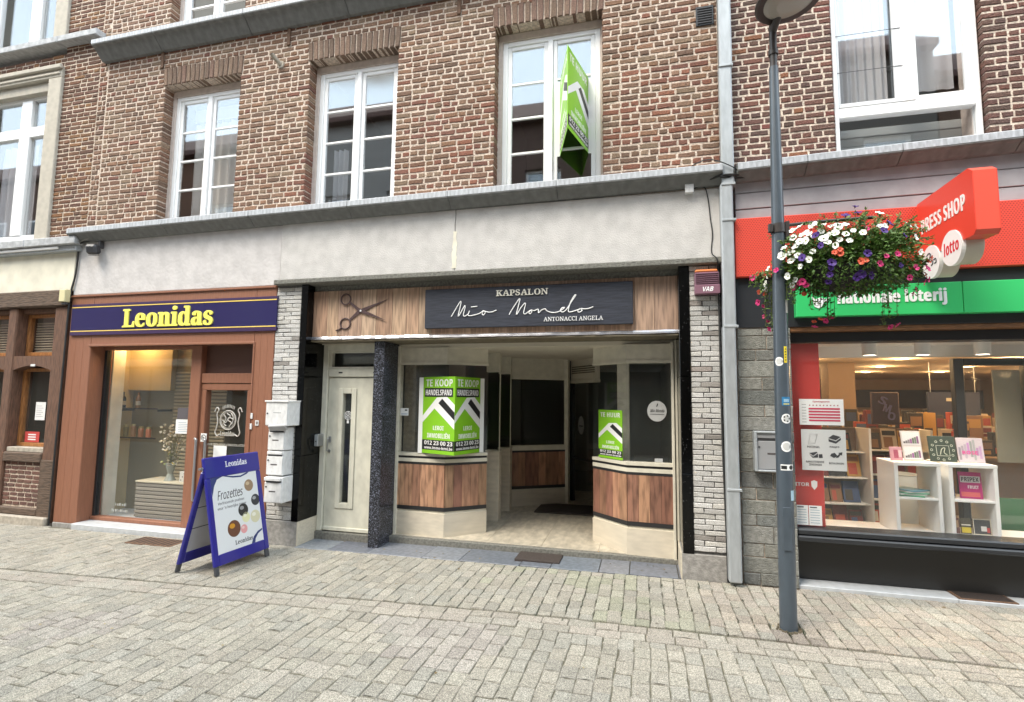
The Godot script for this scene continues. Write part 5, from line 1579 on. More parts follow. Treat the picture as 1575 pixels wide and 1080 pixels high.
# ------------------------------------------------------------------ sandwich board
func sandwich_board() -> void:
	var t := thing("sandwich_board", "blue pavement sandwich board with a white chocolate poster", "signboard", Vector3(-3.98, -0.03, 0.72))
	# front leaf: x runs from its outer to its inner side, y up the leaf
	var ydir := Vector3(-0.215, 0.985, 0.062).normalized()
	var xf := frame_at(Vector3(0.225, 0.0, 0.335), Vector3(0.02, 0, -0.68), ydir)
	var w := 0.685
	var top := 1.065
	var st := S()
	bx(st, Vector3(0, 0.075, -0.03), Vector3(0.062, 0.87, 0), 0.008)
	bx(st, Vector3(w - 0.062, 0.075, -0.03), Vector3(w, 0.87, 0), 0.008)
	bx(st, Vector3(0.062, 0.075, -0.03), Vector3(w - 0.062, 0.175, -0.001), 0.006)
	bx(st, Vector3(0, 0.87, -0.032), Vector3(w, top, 0.001), 0.008)
	var leaf := put_local(st, "front_leaf", M.board_blue, t, xf)
	lbox("poster", M.board_white, leaf, Vector3(0.06, 0.17, -0.02), Vector3(w - 0.06, 0.872, -0.006))
	text(leaf, "Leonidas", F_serif_bold, M.white_letter, Transform3D(Basis(), Vector3(0.24, 0.955, 0.001)), 0.27, 0.058, 0.001)
	text(leaf, "Frozettes", F_sans, flat(0.05, 0.045, 0.05), Transform3D(Basis(), Vector3(0.115, 0.655, -0.006)), 0.30, 0.085, 0.001, "lettering", 0.18)
	text(leaf, "Verfrissende pralines", F_sans, flat(0.06, 0.055, 0.06), Transform3D(Basis(), Vector3(0.11, 0.603, -0.006)), 0.32, 0.034, 0.001, "lettering", 0.15)
	text(leaf, "voor 'n heerlijke zomer", F_sans, flat(0.06, 0.055, 0.06), Transform3D(Basis(), Vector3(0.10, 0.558, -0.006)), 0.35, 0.034, 0.001, "lettering", 0.15)
	text(leaf, "Leonidas", F_serif_bold, flat(0.03, 0.03, 0.04), Transform3D(Basis(), Vector3(0.265, 0.212, -0.006)), 0.22, 0.042, 0.001)
	# ribbons and pralines printed on the poster
	for q in ["0.06,0.872 0.2,0.872 0.13,0.85 0.09,0.79 0.062,0.70 0.06,0.76", "0.2,0.872 0.32,0.842 0.42,0.835 0.50,0.855 0.53,0.872 0.50,0.872 0.42,0.85 0.33,0.856 0.24,0.872", "0.46,0.17 0.50,0.235 0.56,0.275 0.62,0.29 0.62,0.275 0.56,0.25 0.52,0.21 0.51,0.17"]:
		st = S()
		prism(st, P2(q), -0.006, -0.0053)
		put_local(st, "ribbon", flat(0.03, 0.045, 0.16), leaf)
	var dots := [[0.51, 0.74, 0.058, flat(0.30, 0.20, 0.12), flat(0.55, 0.42, 0.27)], [0.575, 0.585, 0.056, flat(0.045, 0.045, 0.05), flat(0.35, 0.35, 0.36)], [0.405, 0.515, 0.062, flat(0.028, 0.026, 0.025), flat(0.30, 0.30, 0.31)], [0.55, 0.425, 0.062, flat(0.62, 0.58, 0.40), flat(0.75, 0.73, 0.62)], [0.27, 0.365, 0.078, flat(0.14, 0.055, 0.028), flat(0.60, 0.27, 0.02)], [0.43, 0.44, 0.05, flat(0.72, 0.70, 0.42), flat(0.78, 0.76, 0.6)], [0.39, 0.335, 0.042, flat(0.72, 0.33, 0.33), flat(0.76, 0.55, 0.52)]]
	for d in dots:
		st = S()
		prism(st, circle(Vector2(d[0], d[1]), d[2], d[2], 22), -0.006, -0.0054)
		put_local(st, "praline_print", d[3], leaf)
		st = S()
		prism(st, circle(Vector2(d[0] - d[2] * 0.25, d[1] + d[2] * 0.35), d[2] * 0.42, d[2] * 0.3, 14), -0.0054, -0.005)
		put_local(st, "praline_print", d[4], leaf)
	# rear leaf
	var yb := Vector3(0.235, 0.93, -0.005).normalized()
	var xb := frame_at(Vector3(-0.238, 0.0, 0.345), Vector3(0.0, 0, -0.68), yb)
	st = S()
	bx(st, Vector3(0, 0.075, 0.0), Vector3(0.06, 0.945, 0.03), 0.008)
	bx(st, Vector3(w - 0.06, 0.075, 0.0), Vector3(w, 0.945, 0.03), 0.008)
	bx(st, Vector3(0.06, 0.075, 0.0), Vector3(w - 0.06, 0.175, 0.029), 0.006)
	bx(st, Vector3(0.06, 0.86, 0.0), Vector3(w - 0.06, 0.945, 0.029), 0.006)
	var back := put_local(st, "rear_leaf", M.board_blue, t, xb)
	lbox("panel", flat(0.52, 0.52, 0.53), back, Vector3(0.058, 0.17, 0.008), Vector3(w - 0.058, 0.862, 0.018))
	for y in [0.40, 0.60]: lbox("seam", M.grey_rubber, back, Vector3(0.06, y - 0.003, 0.006), Vector3(w - 0.06, y + 0.003, 0.0205))
	for q in [xf, xb]:
		for x in [0.004, w - 0.058]:
			st = S()
			bx(st, Vector3(x, -0.0, -0.028 if q == xf else 0.002), Vector3(x + 0.05, 0.08, -0.003 if q == xf else 0.027), 0.006)
			put_local(st, "foot", M.grey_rubber, t, q)
	for z in [0.33, -0.33]:
		st = S()
		tube(st, [Vector3(0.0, 0.945, z + 0.02), Vector3(0.0, 0.945, z - 0.02)], 0.011, 10)
		put_local(st, "hinge", M.steel, t, Transform3D(Basis(), Vector3(0.0, 0.0, 0.02)))

# ------------------------------------------------------------------ the timber-fronted house on the far side
func timber_house() -> void:
	var h := thing("timber_front_house", "orange brick house with a dark oak framed shop front", "building", Vector3(-9.5, 0, 0))
	var r := RandomNumberGenerator.new()
	r.seed = 101
	var rt := RandomNumberGenerator.new()
	rt.seed = 102
	var holes := [[-9.6, -7.765, 3.5, 6.12], [-9.6, -7.765, 6.3, 8.6]]
	var st := S()
	slab_with_holes(st, -12.5, -7.125, 3.55, 9.2, -0.3, -0.0065, holes)
	var wall := put(st, "wall", M.mortar_left, h)
	var dull := [Color(0.185, 0.085, 0.048), Color(0.150, 0.076, 0.050), Color(0.205, 0.10, 0.058), Color(0.165, 0.082, 0.055), Color(0.135, 0.070, 0.046)]
	var orange := [Color(0.255, 0.125, 0.055), Color(0.225, 0.115, 0.055)]
	var tone := func(p: Vector2) -> Color: return pick(orange if rt.randf() < (0.35 if p.y < 5.1 and p.x > -7.7 else 0.1) else dull, rt)
	lay(courses(-12.4, -7.13, 3.66, 7.6, 0.0, 0.0605, 0.0135, 0.19, 0.095, holes, tone, r), wall, "brick", "brickwork", M.brick, 220, 0.004, 0.006, 103)
	# stone window surrounds and windows
	for q in [[3.64, 6.12, true], [6.42, 8.6, false]]:
		st = S()
		bx(st, Vector3(-8.0, q[0], -0.20), Vector3(-7.762, q[1] - 0.16, 0.035), 0.008)
		bx(st, Vector3(-9.62, q[0], -0.20), Vector3(-9.38, q[1] - 0.16, 0.035), 0.008)
		bx(st, Vector3(-9.62, q[1] - 0.16, -0.20), Vector3(-7.762, q[1], 0.035), 0.008)
		bx(st, Vector3(-9.64, q[1] - 0.055, 0.03), Vector3(-7.745, q[1] + 0.01, 0.075), 0.01)
		bx(st, Vector3(-9.60, q[1] - 0.125, 0.03), Vector3(-7.785, q[1] - 0.085, 0.052), 0.008)
		bx(st, Vector3(-9.40, q[1] - 0.30, -0.20), Vector3(-7.99, q[1] - 0.16, -0.02), 0.006)
		put(st, "stone_surround", M.window_stone, h)
		var top: float = q[1] - 0.28
		var bot: float = q[0] + 0.08
		st = S()
		bx(st, Vector3(-8.07, bot, -0.17), Vector3(-7.998, top, -0.10), 0.006)
		bx(st, Vector3(-9.39, bot, -0.17), Vector3(-9.32, top, -0.10), 0.006)
		bx(st, Vector3(-9.32, top - 0.06, -0.17), Vector3(-8.07, top, -0.101), 0.006)
		bx(st, Vector3(-9.32, bot, -0.17), Vector3(-8.07, bot + 0.07, -0.101), 0.006)
		bx(st, Vector3(-8.66, bot + 0.07, -0.165), Vector3(-8.46, top - 0.06, -0.085), 0.008)
		if q[2]: bx(st, Vector3(-9.32, 5.22, -0.165), Vector3(-8.07, 5.37, -0.088), 0.008)
		var w := put(st, "window", M.white_pvc, h)
		for e in [[-9.32, -8.66], [-8.46, -8.07]]:
			if q[2]:
				pane(w, M.pane, Vector3(e[0], bot + 0.07, -0.135), Vector3(e[1], 5.22, -0.135))
				pane(w, M.pane, Vector3(e[0], 5.37, -0.135), Vector3(e[1], top - 0.06, -0.135))
				curtain(w, M.net_curtain, e[0], e[1] + 0.02, 3.7, 5.25, -0.33, 5)
			else: pane(w, M.pane, Vector3(e[0], bot + 0.07, -0.135), Vector3(e[1], top - 0.06, -0.135))
		room(h, M.room_wall, -9.9, -7.5, q[0], q[1] + 0.1, -3.0, -0.305)
	# sills, band and cream lintel band
	box("upper_sill", M.sill_stone, h, Vector3(-12.5, 6.40, -0.1), Vector3(-7.77, 6.49, 0.13), 0.008)
	box("upper_sill", M.sill_stone, h, Vector3(-7.765, 6.40, -0.1), Vector3(-7.07, 6.49, 0.13), 0.008)
	box("lower_sill", M.sill_stone, h, Vector3(-12.5, 3.53, -0.1), Vector3(-8.02, 3.635, 0.13), 0.008)
	box("lower_sill", M.sill_stone, h, Vector3(-8.015, 3.53, -0.1), Vector3(-7.125, 3.635, 0.13), 0.008)
	box("gutter_strip", M.zinc, h, Vector3(-12.5, 3.455, -0.1), Vector3(-7.16, 3.53, 0.075), 0.006)
	box("gutter_strip", M.white_pvc, h, Vector3(-9.5, 3.485, 0.075), Vector3(-7.45, 3.522, 0.10), 0.006)
	box("cream_band", M.cream_plaster, h, Vector3(-12.5, 2.945, -0.3), Vector3(-7.262, 3.46, 0.0), 0.006)
	# oak frame: a beam, posts, rails, each of its own
	var rough := func(n: String, a: Vector3, b: Vector3, m: Material) -> MeshInstance3D:
		return box(n, m, h, a, b, 0.014)
	rough.call("oak_beam", Vector3(-12.5, 2.735, -0.28), Vector3(-7.335, 2.95, 0.045), M.beam_oak)
	for x in [[-7.53, -7.305, -0.05], [-8.36, -8.205, -0.03], [-9.18, -9.03, -0.03], [-10.0, -9.85, -0.03]]:
		rough.call("oak_post", Vector3(x[0], x[2], -0.26), Vector3(x[1], 2.735, 0.006), M.post_oak)
	rough.call("oak_post_foot", Vector3(-7.545, -0.06, -0.2), Vector3(-7.31, 0.75, 0.012), M.beam_oak)
	for i in 3:
		var x1 := -7.53 - i * 0.82
		var x0 := -8.205 - i * 0.82
		if i > 0:
			x1 = [-8.36, -9.18][i - 1]
			x0 = [-9.03, -9.85][i - 1]
		st = S()
		# rail with an arched underside
		var o := PackedVector2Array([Vector2(x0, 2.085), Vector2(x0, 1.90)])
		for k in 9: o.append(Vector2(lerpf(x0, x1, k / 8.0), 1.895 + 0.065 * sin(PI * k / 8.0)))
		o.append(Vector2(x1, 2.085))
		prism(st, o, -0.22, -0.004)
		put(st, "arched_rail", M.post_oak, h)
		rough.call("head_board", Vector3(x0, 2.665, -0.24), Vector3(x1, 2.735, -0.06), M.post_oak)
		# upper and lower casements
		for q in [[2.095, 2.665], [0.885, 1.93]]:
			st = S()
			bx(st, Vector3(x0, q[0], -0.19), Vector3(x0 + 0.05, q[1], -0.13), 0.005)
			bx(st, Vector3(x1 - 0.05, q[0], -0.19), Vector3(x1, q[1], -0.13), 0.005)
			bx(st, Vector3(x0 + 0.05, q[1] - 0.045, -0.19), Vector3(x1 - 0.05, q[1], -0.131), 0.005)
			bx(st, Vector3(x0 + 0.05, q[0], -0.19), Vector3(x1 - 0.05, q[0] + 0.05, -0.131), 0.005)
			var cw := put(st, "casement", M.casement_wood, h)
			pane(cw, M.pane if q[0] > 2.0 else M.shop_pane, Vector3(x0 + 0.05, q[0] + 0.05, -0.165), Vector3(x1 - 0.05, q[1] - 0.045, -0.165))
			if q[0] > 2.0:
				for k in 12: box("blind_slat", flat(0.42, 0.36, 0.27), cw, Vector3(x0 + 0.06, q[0] + 0.06 + k * 0.035, -0.215), Vector3(x1 - 0.06, q[0] + 0.078 + k * 0.035, -0.2), 0.002)
		rough.call("low_rail", Vector3(x0, 0.70, -0.22), Vector3(x1, 0.825, 0.02), M.beam_oak)
		box("sill_board", M.old_render, h, Vector3(x0, 0.825, -0.19), Vector3(x1, 0.885, -0.02), 0.006)
		# brick infill under the window
		var fillp := box("brick_panel", M.mortar_left, h, Vector3(x0, 0.12, -0.2), Vector3(x1, 0.70, -0.03))
		var tone2 := func(p: Vector2) -> Color: return pick([Color(0.165, 0.080, 0.062), Color(0.145, 0.075, 0.060), Color(0.185, 0.092, 0.070)], rt)
		lay(courses(x0 + 0.008, x1 - 0.008, 0.148, 0.70, -0.022, 0.0565, 0.0165, 0.115, 0.115, [], tone2, r), fillp, "brick", "brickwork", M.brick, 60, 0.0025, 0.003, 104 + i)
		rough.call("ground_plate", Vector3(x0 - 0.1, 0.03, -0.22), Vector3(x1 - 0.002, 0.125, 0.016), M.beam_oak)
	box("threshold", M.old_render, h, Vector3(-12.5, -0.16, -0.26), Vector3(-7.31, 0.03, 0.07), 0.01)
	var lp := box("oval_badge", M.letterbox_white, h, Vector3(-7.88, 1.945, -0.004), Vector3(-7.80, 1.975, 0.004), 0.003)
	lp.name = "badge"
	# papers in the low casement
	var n1 := card("notice", "white printed sheet in the dark oak casement", "notice", M.sign_white, Vector3(-7.95, 1.235, -0.155), Vector3(-7.775, 1.475, -0.152))
	for k in 6: box("text_line", flat(0.4, 0.4, 0.42), n1, Vector3(-7.93, 1.28 + k * 0.028, -0.152), Vector3(-7.81 - (k % 2) * 0.03, 1.286 + k * 0.028, -0.1505))
	var n2 := card("notice", "small red notice low in the dark oak casement", "notice", flat(0.50, 0.06, 0.055), Vector3(-8.10, 0.94, -0.155), Vector3(-7.84, 1.08, -0.152))
	for k in 3: box("text_line", M.sign_white, n2, Vector3(-8.04, 0.968 + k * 0.032, -0.152), Vector3(-7.90, 0.984 + k * 0.032, -0.1505))
	# shell
	st = S()
	bx(st, Vector3(-12.5, -0.2, -6.2), Vector3(-7.27, 9.2, -6.0))
	bx(st, Vector3(-12.5, -0.2, -6.0), Vector3(-12.3, 9.2, -0.31))
	bx(st, Vector3(-7.40, -0.2, -6.0), Vector3(-7.265, 9.2, -0.31))
	bx(st, Vector3(-12.3, 2.8, -6.0), Vector3(-7.40, 3.2, -0.31))
	put(st, "party_wall", M.dark_room, h)
	st = S()
	along_x(st, PackedVector2Array([Vector2(0.25, 9.2), Vector2(0.25, 9.35), Vector2(-3.0, 11.3), Vector2(-6.3, 9.35), Vector2(-6.3, 9.2)]), -12.5, -7.13)
	put(st, "roof", M.roof_tile, h)

# ------------------------------------------------------------------ the cladded house with the press shop
func press_house() -> void:
	var h := thing("cladded_brick_house", "red-brown brick house with grey cladding and a red and black shop fascia", "building", Vector3(3.0, 0, 0))
	var r := RandomNumberGenerator.new()
	r.seed = 201
	var rt := RandomNumberGenerator.new()
	rt.seed = 202
	var wx := [1.70, 2.86]
	var holes := [[wx[0], wx[1], 3.6, 6.2]]
	var st := S()
	slab_with_holes(st, 0.835, 7.4, 3.6, 9.8, -0.3, -0.0065, [[wx[0] - 0.008, wx[1] + 0.008, 3.5, 6.2]])
	var wall := put(st, "wall", M.mortar_right, h)
	var tones := [Color(0.155, 0.078, 0.062), Color(0.135, 0.070, 0.056), Color(0.175, 0.085, 0.064), Color(0.125, 0.074, 0.060), Color(0.185, 0.080, 0.060), Color(0.15, 0.085, 0.066)]
	var hot := [Color(0.27, 0.115, 0.060), Color(0.21, 0.070, 0.055)]
	var tone := func(_p: Vector2) -> Color: return pick(hot if rt.randf() < 0.07 else tones, rt)
	lay(courses(0.84, 5.2, 3.775, 6.6, 0.0, 0.0600, 0.0155, 0.158, 0.076, holes, tone, r, 0.13), wall, "brick", "brickwork", M.brick, 240, 0.003, 0.005, 203)
	# rounded brick reveal is plastered inside; white window with a low fixed light
	st = S()
	bx(st, Vector3(wx[1] - 0.05, 3.8, -0.29), Vector3(wx[1] + 0.004, 6.2, -0.128), 0.004)
	put(st, "window_reveal", M.plaster_reveal, h)
	var z := -0.075
	st = S()
	bx(st, Vector3(1.705, 3.80, z - 0.07), Vector3(1.745, 6.2, z + 0.045), 0.006)
	bx(st, Vector3(2.815, 3.80, z - 0.07), Vector3(2.852, 6.2, z + 0.02), 0.006)
	bx(st, Vector3(1.745, 4.185, z - 0.07), Vector3(2.815, 4.285, z + 0.01), 0.008)
	bx(st, Vector3(1.745, 3.80, z - 0.07), Vector3(2.815, 3.86, z + 0.004), 0.006)
	bx(st, Vector3(2.272, 4.285, z - 0.07), Vector3(2.37, 6.2, z + 0.014), 0.006)
	bx(st, Vector3(2.37, 4.285, z - 0.05), Vector3(2.40, 6.1, z - 0.004), 0.004)
	bx(st, Vector3(2.76, 4.285, z - 0.05), Vector3(2.815, 6.1, z - 0.004), 0.004)
	bx(st, Vector3(2.40, 4.285, z - 0.05), Vector3(2.76, 4.335, z - 0.005), 0.004)
	var w := put(st, "window", M.white_pvc, h)
	w.set_meta("label", "white upstairs window with a low fixed light beside the lamp post")
	st = S()
	bx(st, Vector3(1.745, 4.285, z - 0.02), Vector3(1.775, 6.1, z + 0.012), 0.004)
	bx(st, Vector3(2.215, 4.285, z - 0.02), Vector3(2.272, 6.1, z + 0.012), 0.004)
	bx(st, Vector3(1.775, 4.285, z - 0.02), Vector3(2.215, 4.325, z + 0.011), 0.004)
	put(st, "fly_screen_frame", M.board_white, w)
	for y in [4.62, 4.98]: box("screen_cord", M.grey_rubber, w, Vector3(1.74, y, z + 0.013), Vector3(2.28, y + 0.004, z + 0.016))
	pane(w, M.pane, Vector3(1.775, 4.325, z - 0.03), Vector3(2.215, 6.1, z - 0.03))
	pane(w, M.pane, Vector3(2.40, 4.335, z - 0.03), Vector3(2.76, 6.1, z - 0.03))
	pane(w, M.pane, Vector3(1.745, 3.86, z - 0.03), Vector3(2.815, 4.185, z - 0.03))
	curtain(w, M.net_curtain, 1.76, 2.25, 4.3, 6.1, -0.30, 7, 0.015)
	curtain(w, M.net_curtain, 2.36, 2.8, 4.5, 6.1, -0.34, 3, 0.008)
	for k in 4: box("painted_reflection_band", flat(0.30 + 0.05 * (k % 2), 0.32 + 0.05 * (k % 2), 0.32 + 0.05 * (k % 2)), w, Vector3(1.71, 3.84 + k * 0.085, -0.31), Vector3(2.84, 3.918 + k * 0.085, -0.29 + 0.006 * (k % 2)), 0.004)  # grey bands added behind the low pane, painting the reflections seen across it
	room(h, M.room_wall, 1.2, 4.2, 3.78, 6.4, -3.2, -0.305)
	# stone sill that runs the width of the house
	cornice(h, 0.845, 5.3, 3.775, 0.155, 0.15, [1.42, 2.15, 3.0, 4.1], "sill_cornice", 3.90)
	# grey cladding boards
	for q in [[3.25, 3.372, -0.006], [3.378, 3.527, 0.0], [3.533, 3.70, -0.004]]:
		st = S()
		along_x(st, PackedVector2Array([Vector2(-0.3, 0), Vector2(q[2] - 0.004, 0), Vector2(q[2], 0.004), Vector2(q[2], q[1] - q[0] - 0.004), Vector2(q[2] - 0.006, q[1] - q[0]), Vector2(-0.3, q[1] - q[0])]), 0.842, 5.3, q[0], q[0] + 0.06)
		put(st, "cladding_board", M.cladding, h)
	# red perforated fascia, black fascia, green board
	var red := S()
	bx(red, Vector3(0.818, 2.724, -0.25), Vector3(5.3, 3.272, 0.058), 0.006)
	var fa := put(red, "red_fascia", M.red_fascia, h)
	var holes2 := S()
	var row := 0
	var y := 2.745
	while y < 3.26:
		var x := 0.84 + (row % 2) * 0.011
		while x < 5.2:
			if x < 2.26 or x > 2.56: prism(holes2, circle(Vector2(x, y), 0.0056, 0.0048, 5), 0.0575, 0.0588)
			x += 0.022
		y += 0.0165
		row += 1
	var ho := put(holes2, "perforation", flat(0.33, 0.03, 0.02), fa)
	ho.set_meta("kind", "stuff")
	box("black_fascia", M.anthracite, h, Vector3(0.822, 2.262, -0.25), Vector3(5.3, 2.724, 0.005), 0.004)
	var gb := thing("lottery_sign", "green lottery fascia board with white lettering above the press shop window", "sign", Vector3(1.30, 2.34, 0.006))
	lbox("board", M.green_fascia, gb, Vector3(0.0, 0.0, 0.0), Vector3(1.245, 0.262, 0.075), 0.004)
	lbox("board", M.green_fascia, gb, Vector3(1.249, 0.0, 0.0), Vector3(3.6, 0.262, 0.075), 0.004)
	for e in 3: text(gb, "nationale loterij", F_bold, M.white_letter, Transform3D(Basis(), Vector3(0.325 + e * 0.0028, 0.072 + (0.002 if e == 1 else 0.0), 0.075)), 0.80, 0.14, 0.006 + e * 0.0006)
	st = S()
	prism(st, P2("0.125,0.175 0.155,0.15 0.19,0.165 0.235,0.15 0.27,0.165 0.245,0.125 0.215,0.115 0.20,0.085 0.175,0.07 0.145,0.085 0.135,0.12"), 0.075, 0.082)
	put_local(st, "bird_mark", M.white_letter, gb)
	# grey stone blocks of the pier
	var pier := box("stone_pier", M.mortar, h, Vector3(0.822, -0.03, -0.3), Vector3(1.262, 2.262, -0.012))
	var list := []
	y = 0.0
	row = 0
	var bt := [Color(0.235, 0.232, 0.205), Color(0.275, 0.272, 0.245), Color(0.205, 0.205, 0.185), Color(0.31, 0.305, 0.28), Color(0.25, 0.245, 0.215), Color(0.185, 0.19, 0.18)]
	while y < 2.25:
		var hh: float = minf([0.105, 0.135, 0.115, 0.15, 0.10, 0.125][row % 6] as float, 2.26 - y)
		if hh < 0.05: break
		var cut := 0.825 + (0.29 if row % 2 else 0.16) + r.randf_range(-0.05, 0.05)
		for e in [[0.825, cut - 0.003], [cut + 0.003, 1.265]]:
			list.append({"at": Vector3(e[0], y, r.randf_range(-0.004, 0.003)), "w": e[1] - e[0], "h": hh - 0.006, "d": 0.2 if e[1] > 1.2 else 0.05, "c": pick(bt, r), "turn": 0.0})
		y += hh
		row += 1
	lay(list, pier, "stone_block", "stonework", M.block_stone, 300, 0.0025, 0.005, 204)
	# shop window
	box("window_head", M.brown_soffit, h, Vector3(1.268, 2.222, -0.30), Vector3(5.3, 2.262, -0.008), 0.003)
	var sw := box("shop_window_frame", M.anthracite, h, Vector3(1.268, 2.135, -0.30), Vector3(5.3, 2.222, -0.12), 0.004)
	box("frame", M.anthracite, sw, Vector3(1.268, 0.40, -0.24), Vector3(5.3, 0.445, 0.004), 0.01)
	box("frame", M.anthracite, sw, Vector3(1.268, 0.445, -0.24), Vector3(5.3, 0.50, -0.02), 0.012)
	box("black_panel", M.sign_black, sw, Vector3(1.268, 0.03, -0.30), Vector3(5.3, 0.40, -0.205), 0.004)
	box("frame", M.anthracite, sw, Vector3(4.2, 0.50, -0.24), Vector3(4.3, 2.135, -0.10), 0.004)
	pane(sw, M.shop_pane, Vector3(1.268, 0.50, -0.125), Vector3(4.2, 2.135, -0.125))
	pane(sw, M.shop_pane, Vector3(4.3, 0.50, -0.125), Vector3(5.3, 2.135, -0.125))
	box("pavement_slab", M.pale_slab, h, Vector3(1.262, -0.06, -0.32), Vector3(2.43, 0.026, -0.022), 0.004)
	box("pavement_slab", M.pale_slab, h, Vector3(2.434, -0.06, -0.32), Vector3(5.3, 0.024, -0.022), 0.004)
	# shell
	st = S()
	bx(st, Vector3(0.835, -0.1, -12.2), Vector3(9.2, 9.8, -12.0))
	bx(st, Vector3(0.835, -0.1, -12.0), Vector3(0.90, 9.8, -0.31))
	bx(st, Vector3(9.0, -0.1, -12.0), Vector3(9.2, 9.8, -0.01))
	bx(st, Vector3(0.90, 3.2, -12.0), Vector3(9.0, 3.6, -0.31))
	bx(st, Vector3(5.3, -0.1, -0.3), Vector3(9.0, 3.6, -0.01))
	bx(st, Vector3(7.4, 3.6, -0.3), Vector3(9.0, 9.8, -0.01))
	put(st, "party_wall", M.room_wall, h)
	st = S()
	along_x(st, PackedVector2Array([Vector2(0.25, 9.8), Vector2(0.25, 9.95), Vector2(-6.0, 13.0), Vector2(-12.3, 9.95), Vector2(-12.3, 9.8)]), 0.84, 9.2)
	put(st, "roof", M.roof_tile, h)
	# shop interior: floor, walls, ceiling
	st = S()
	bx(st, Vector3(0.90, 0.0, -12.0), Vector3(0.97, 2.4, -0.31))
	bx(st, Vector3(8.9, 0.0, -12.0), Vector3(9.0, 2.4, -0.31))
	bx(st, Vector3(0.97, 0.0, -12.0), Vector3(8.9, 2.4, -11.9))
	put(st, "shop_wall", M.shop_wall, h)
	box("shop_floor", M.shop_floor, h, Vector3(0.97, -0.1, -11.9), Vector3(8.9, 0.10, -0.31))
	box("shop_ceiling", M.shop_ceiling, h, Vector3(0.97, 2.25, -11.9), Vector3(8.9, 2.4, -1.0))
	box("window_soffit", M.shelf_white, h, Vector3(1.27, 2.175, -1.0), Vector3(8.9, 2.4, -0.301))
	box("window_soffit", M.shelf_white, h, Vector3(1.27, 2.06, -1.06), Vector3(8.9, 2.4, -1.0))
	box("window_board", M.shelf_white, h, Vector3(1.27, 0.40, -0.70), Vector3(5.3, 0.462, -0.245), 0.004)
	box("shop_column", M.shop_wall, h, Vector3(3.02, 0.1, -5.2), Vector3(3.42, 2.25, -4.8))
	box("dark_frieze", flat(0.035, 0.025, 0.035), h, Vector3(0.97, 1.45, -11.89), Vector3(8.9, 1.95, -11.8))
	var pr := box("red_panel", flat(0.52, 0.035, 0.028, 0.35), h, Vector3(1.285, 0.465, -0.20), Vector3(1.535, 2.13, -0.165), 0.004)
	text(pr, "ITOR", F_bold, M.sign_white, Transform3D(Basis(), Vector3(1.30, 0.845, -0.165)), 0.115, 0.032, 0.002)
	st = S()
	prism(st, P2("1.43,0.89 1.455,0.90 1.48,0.89 1.478,0.845 1.455,0.815 1.432,0.845"), -0.165, -0.163)
	put(st, "shield_mark", M.sign_white, pr)

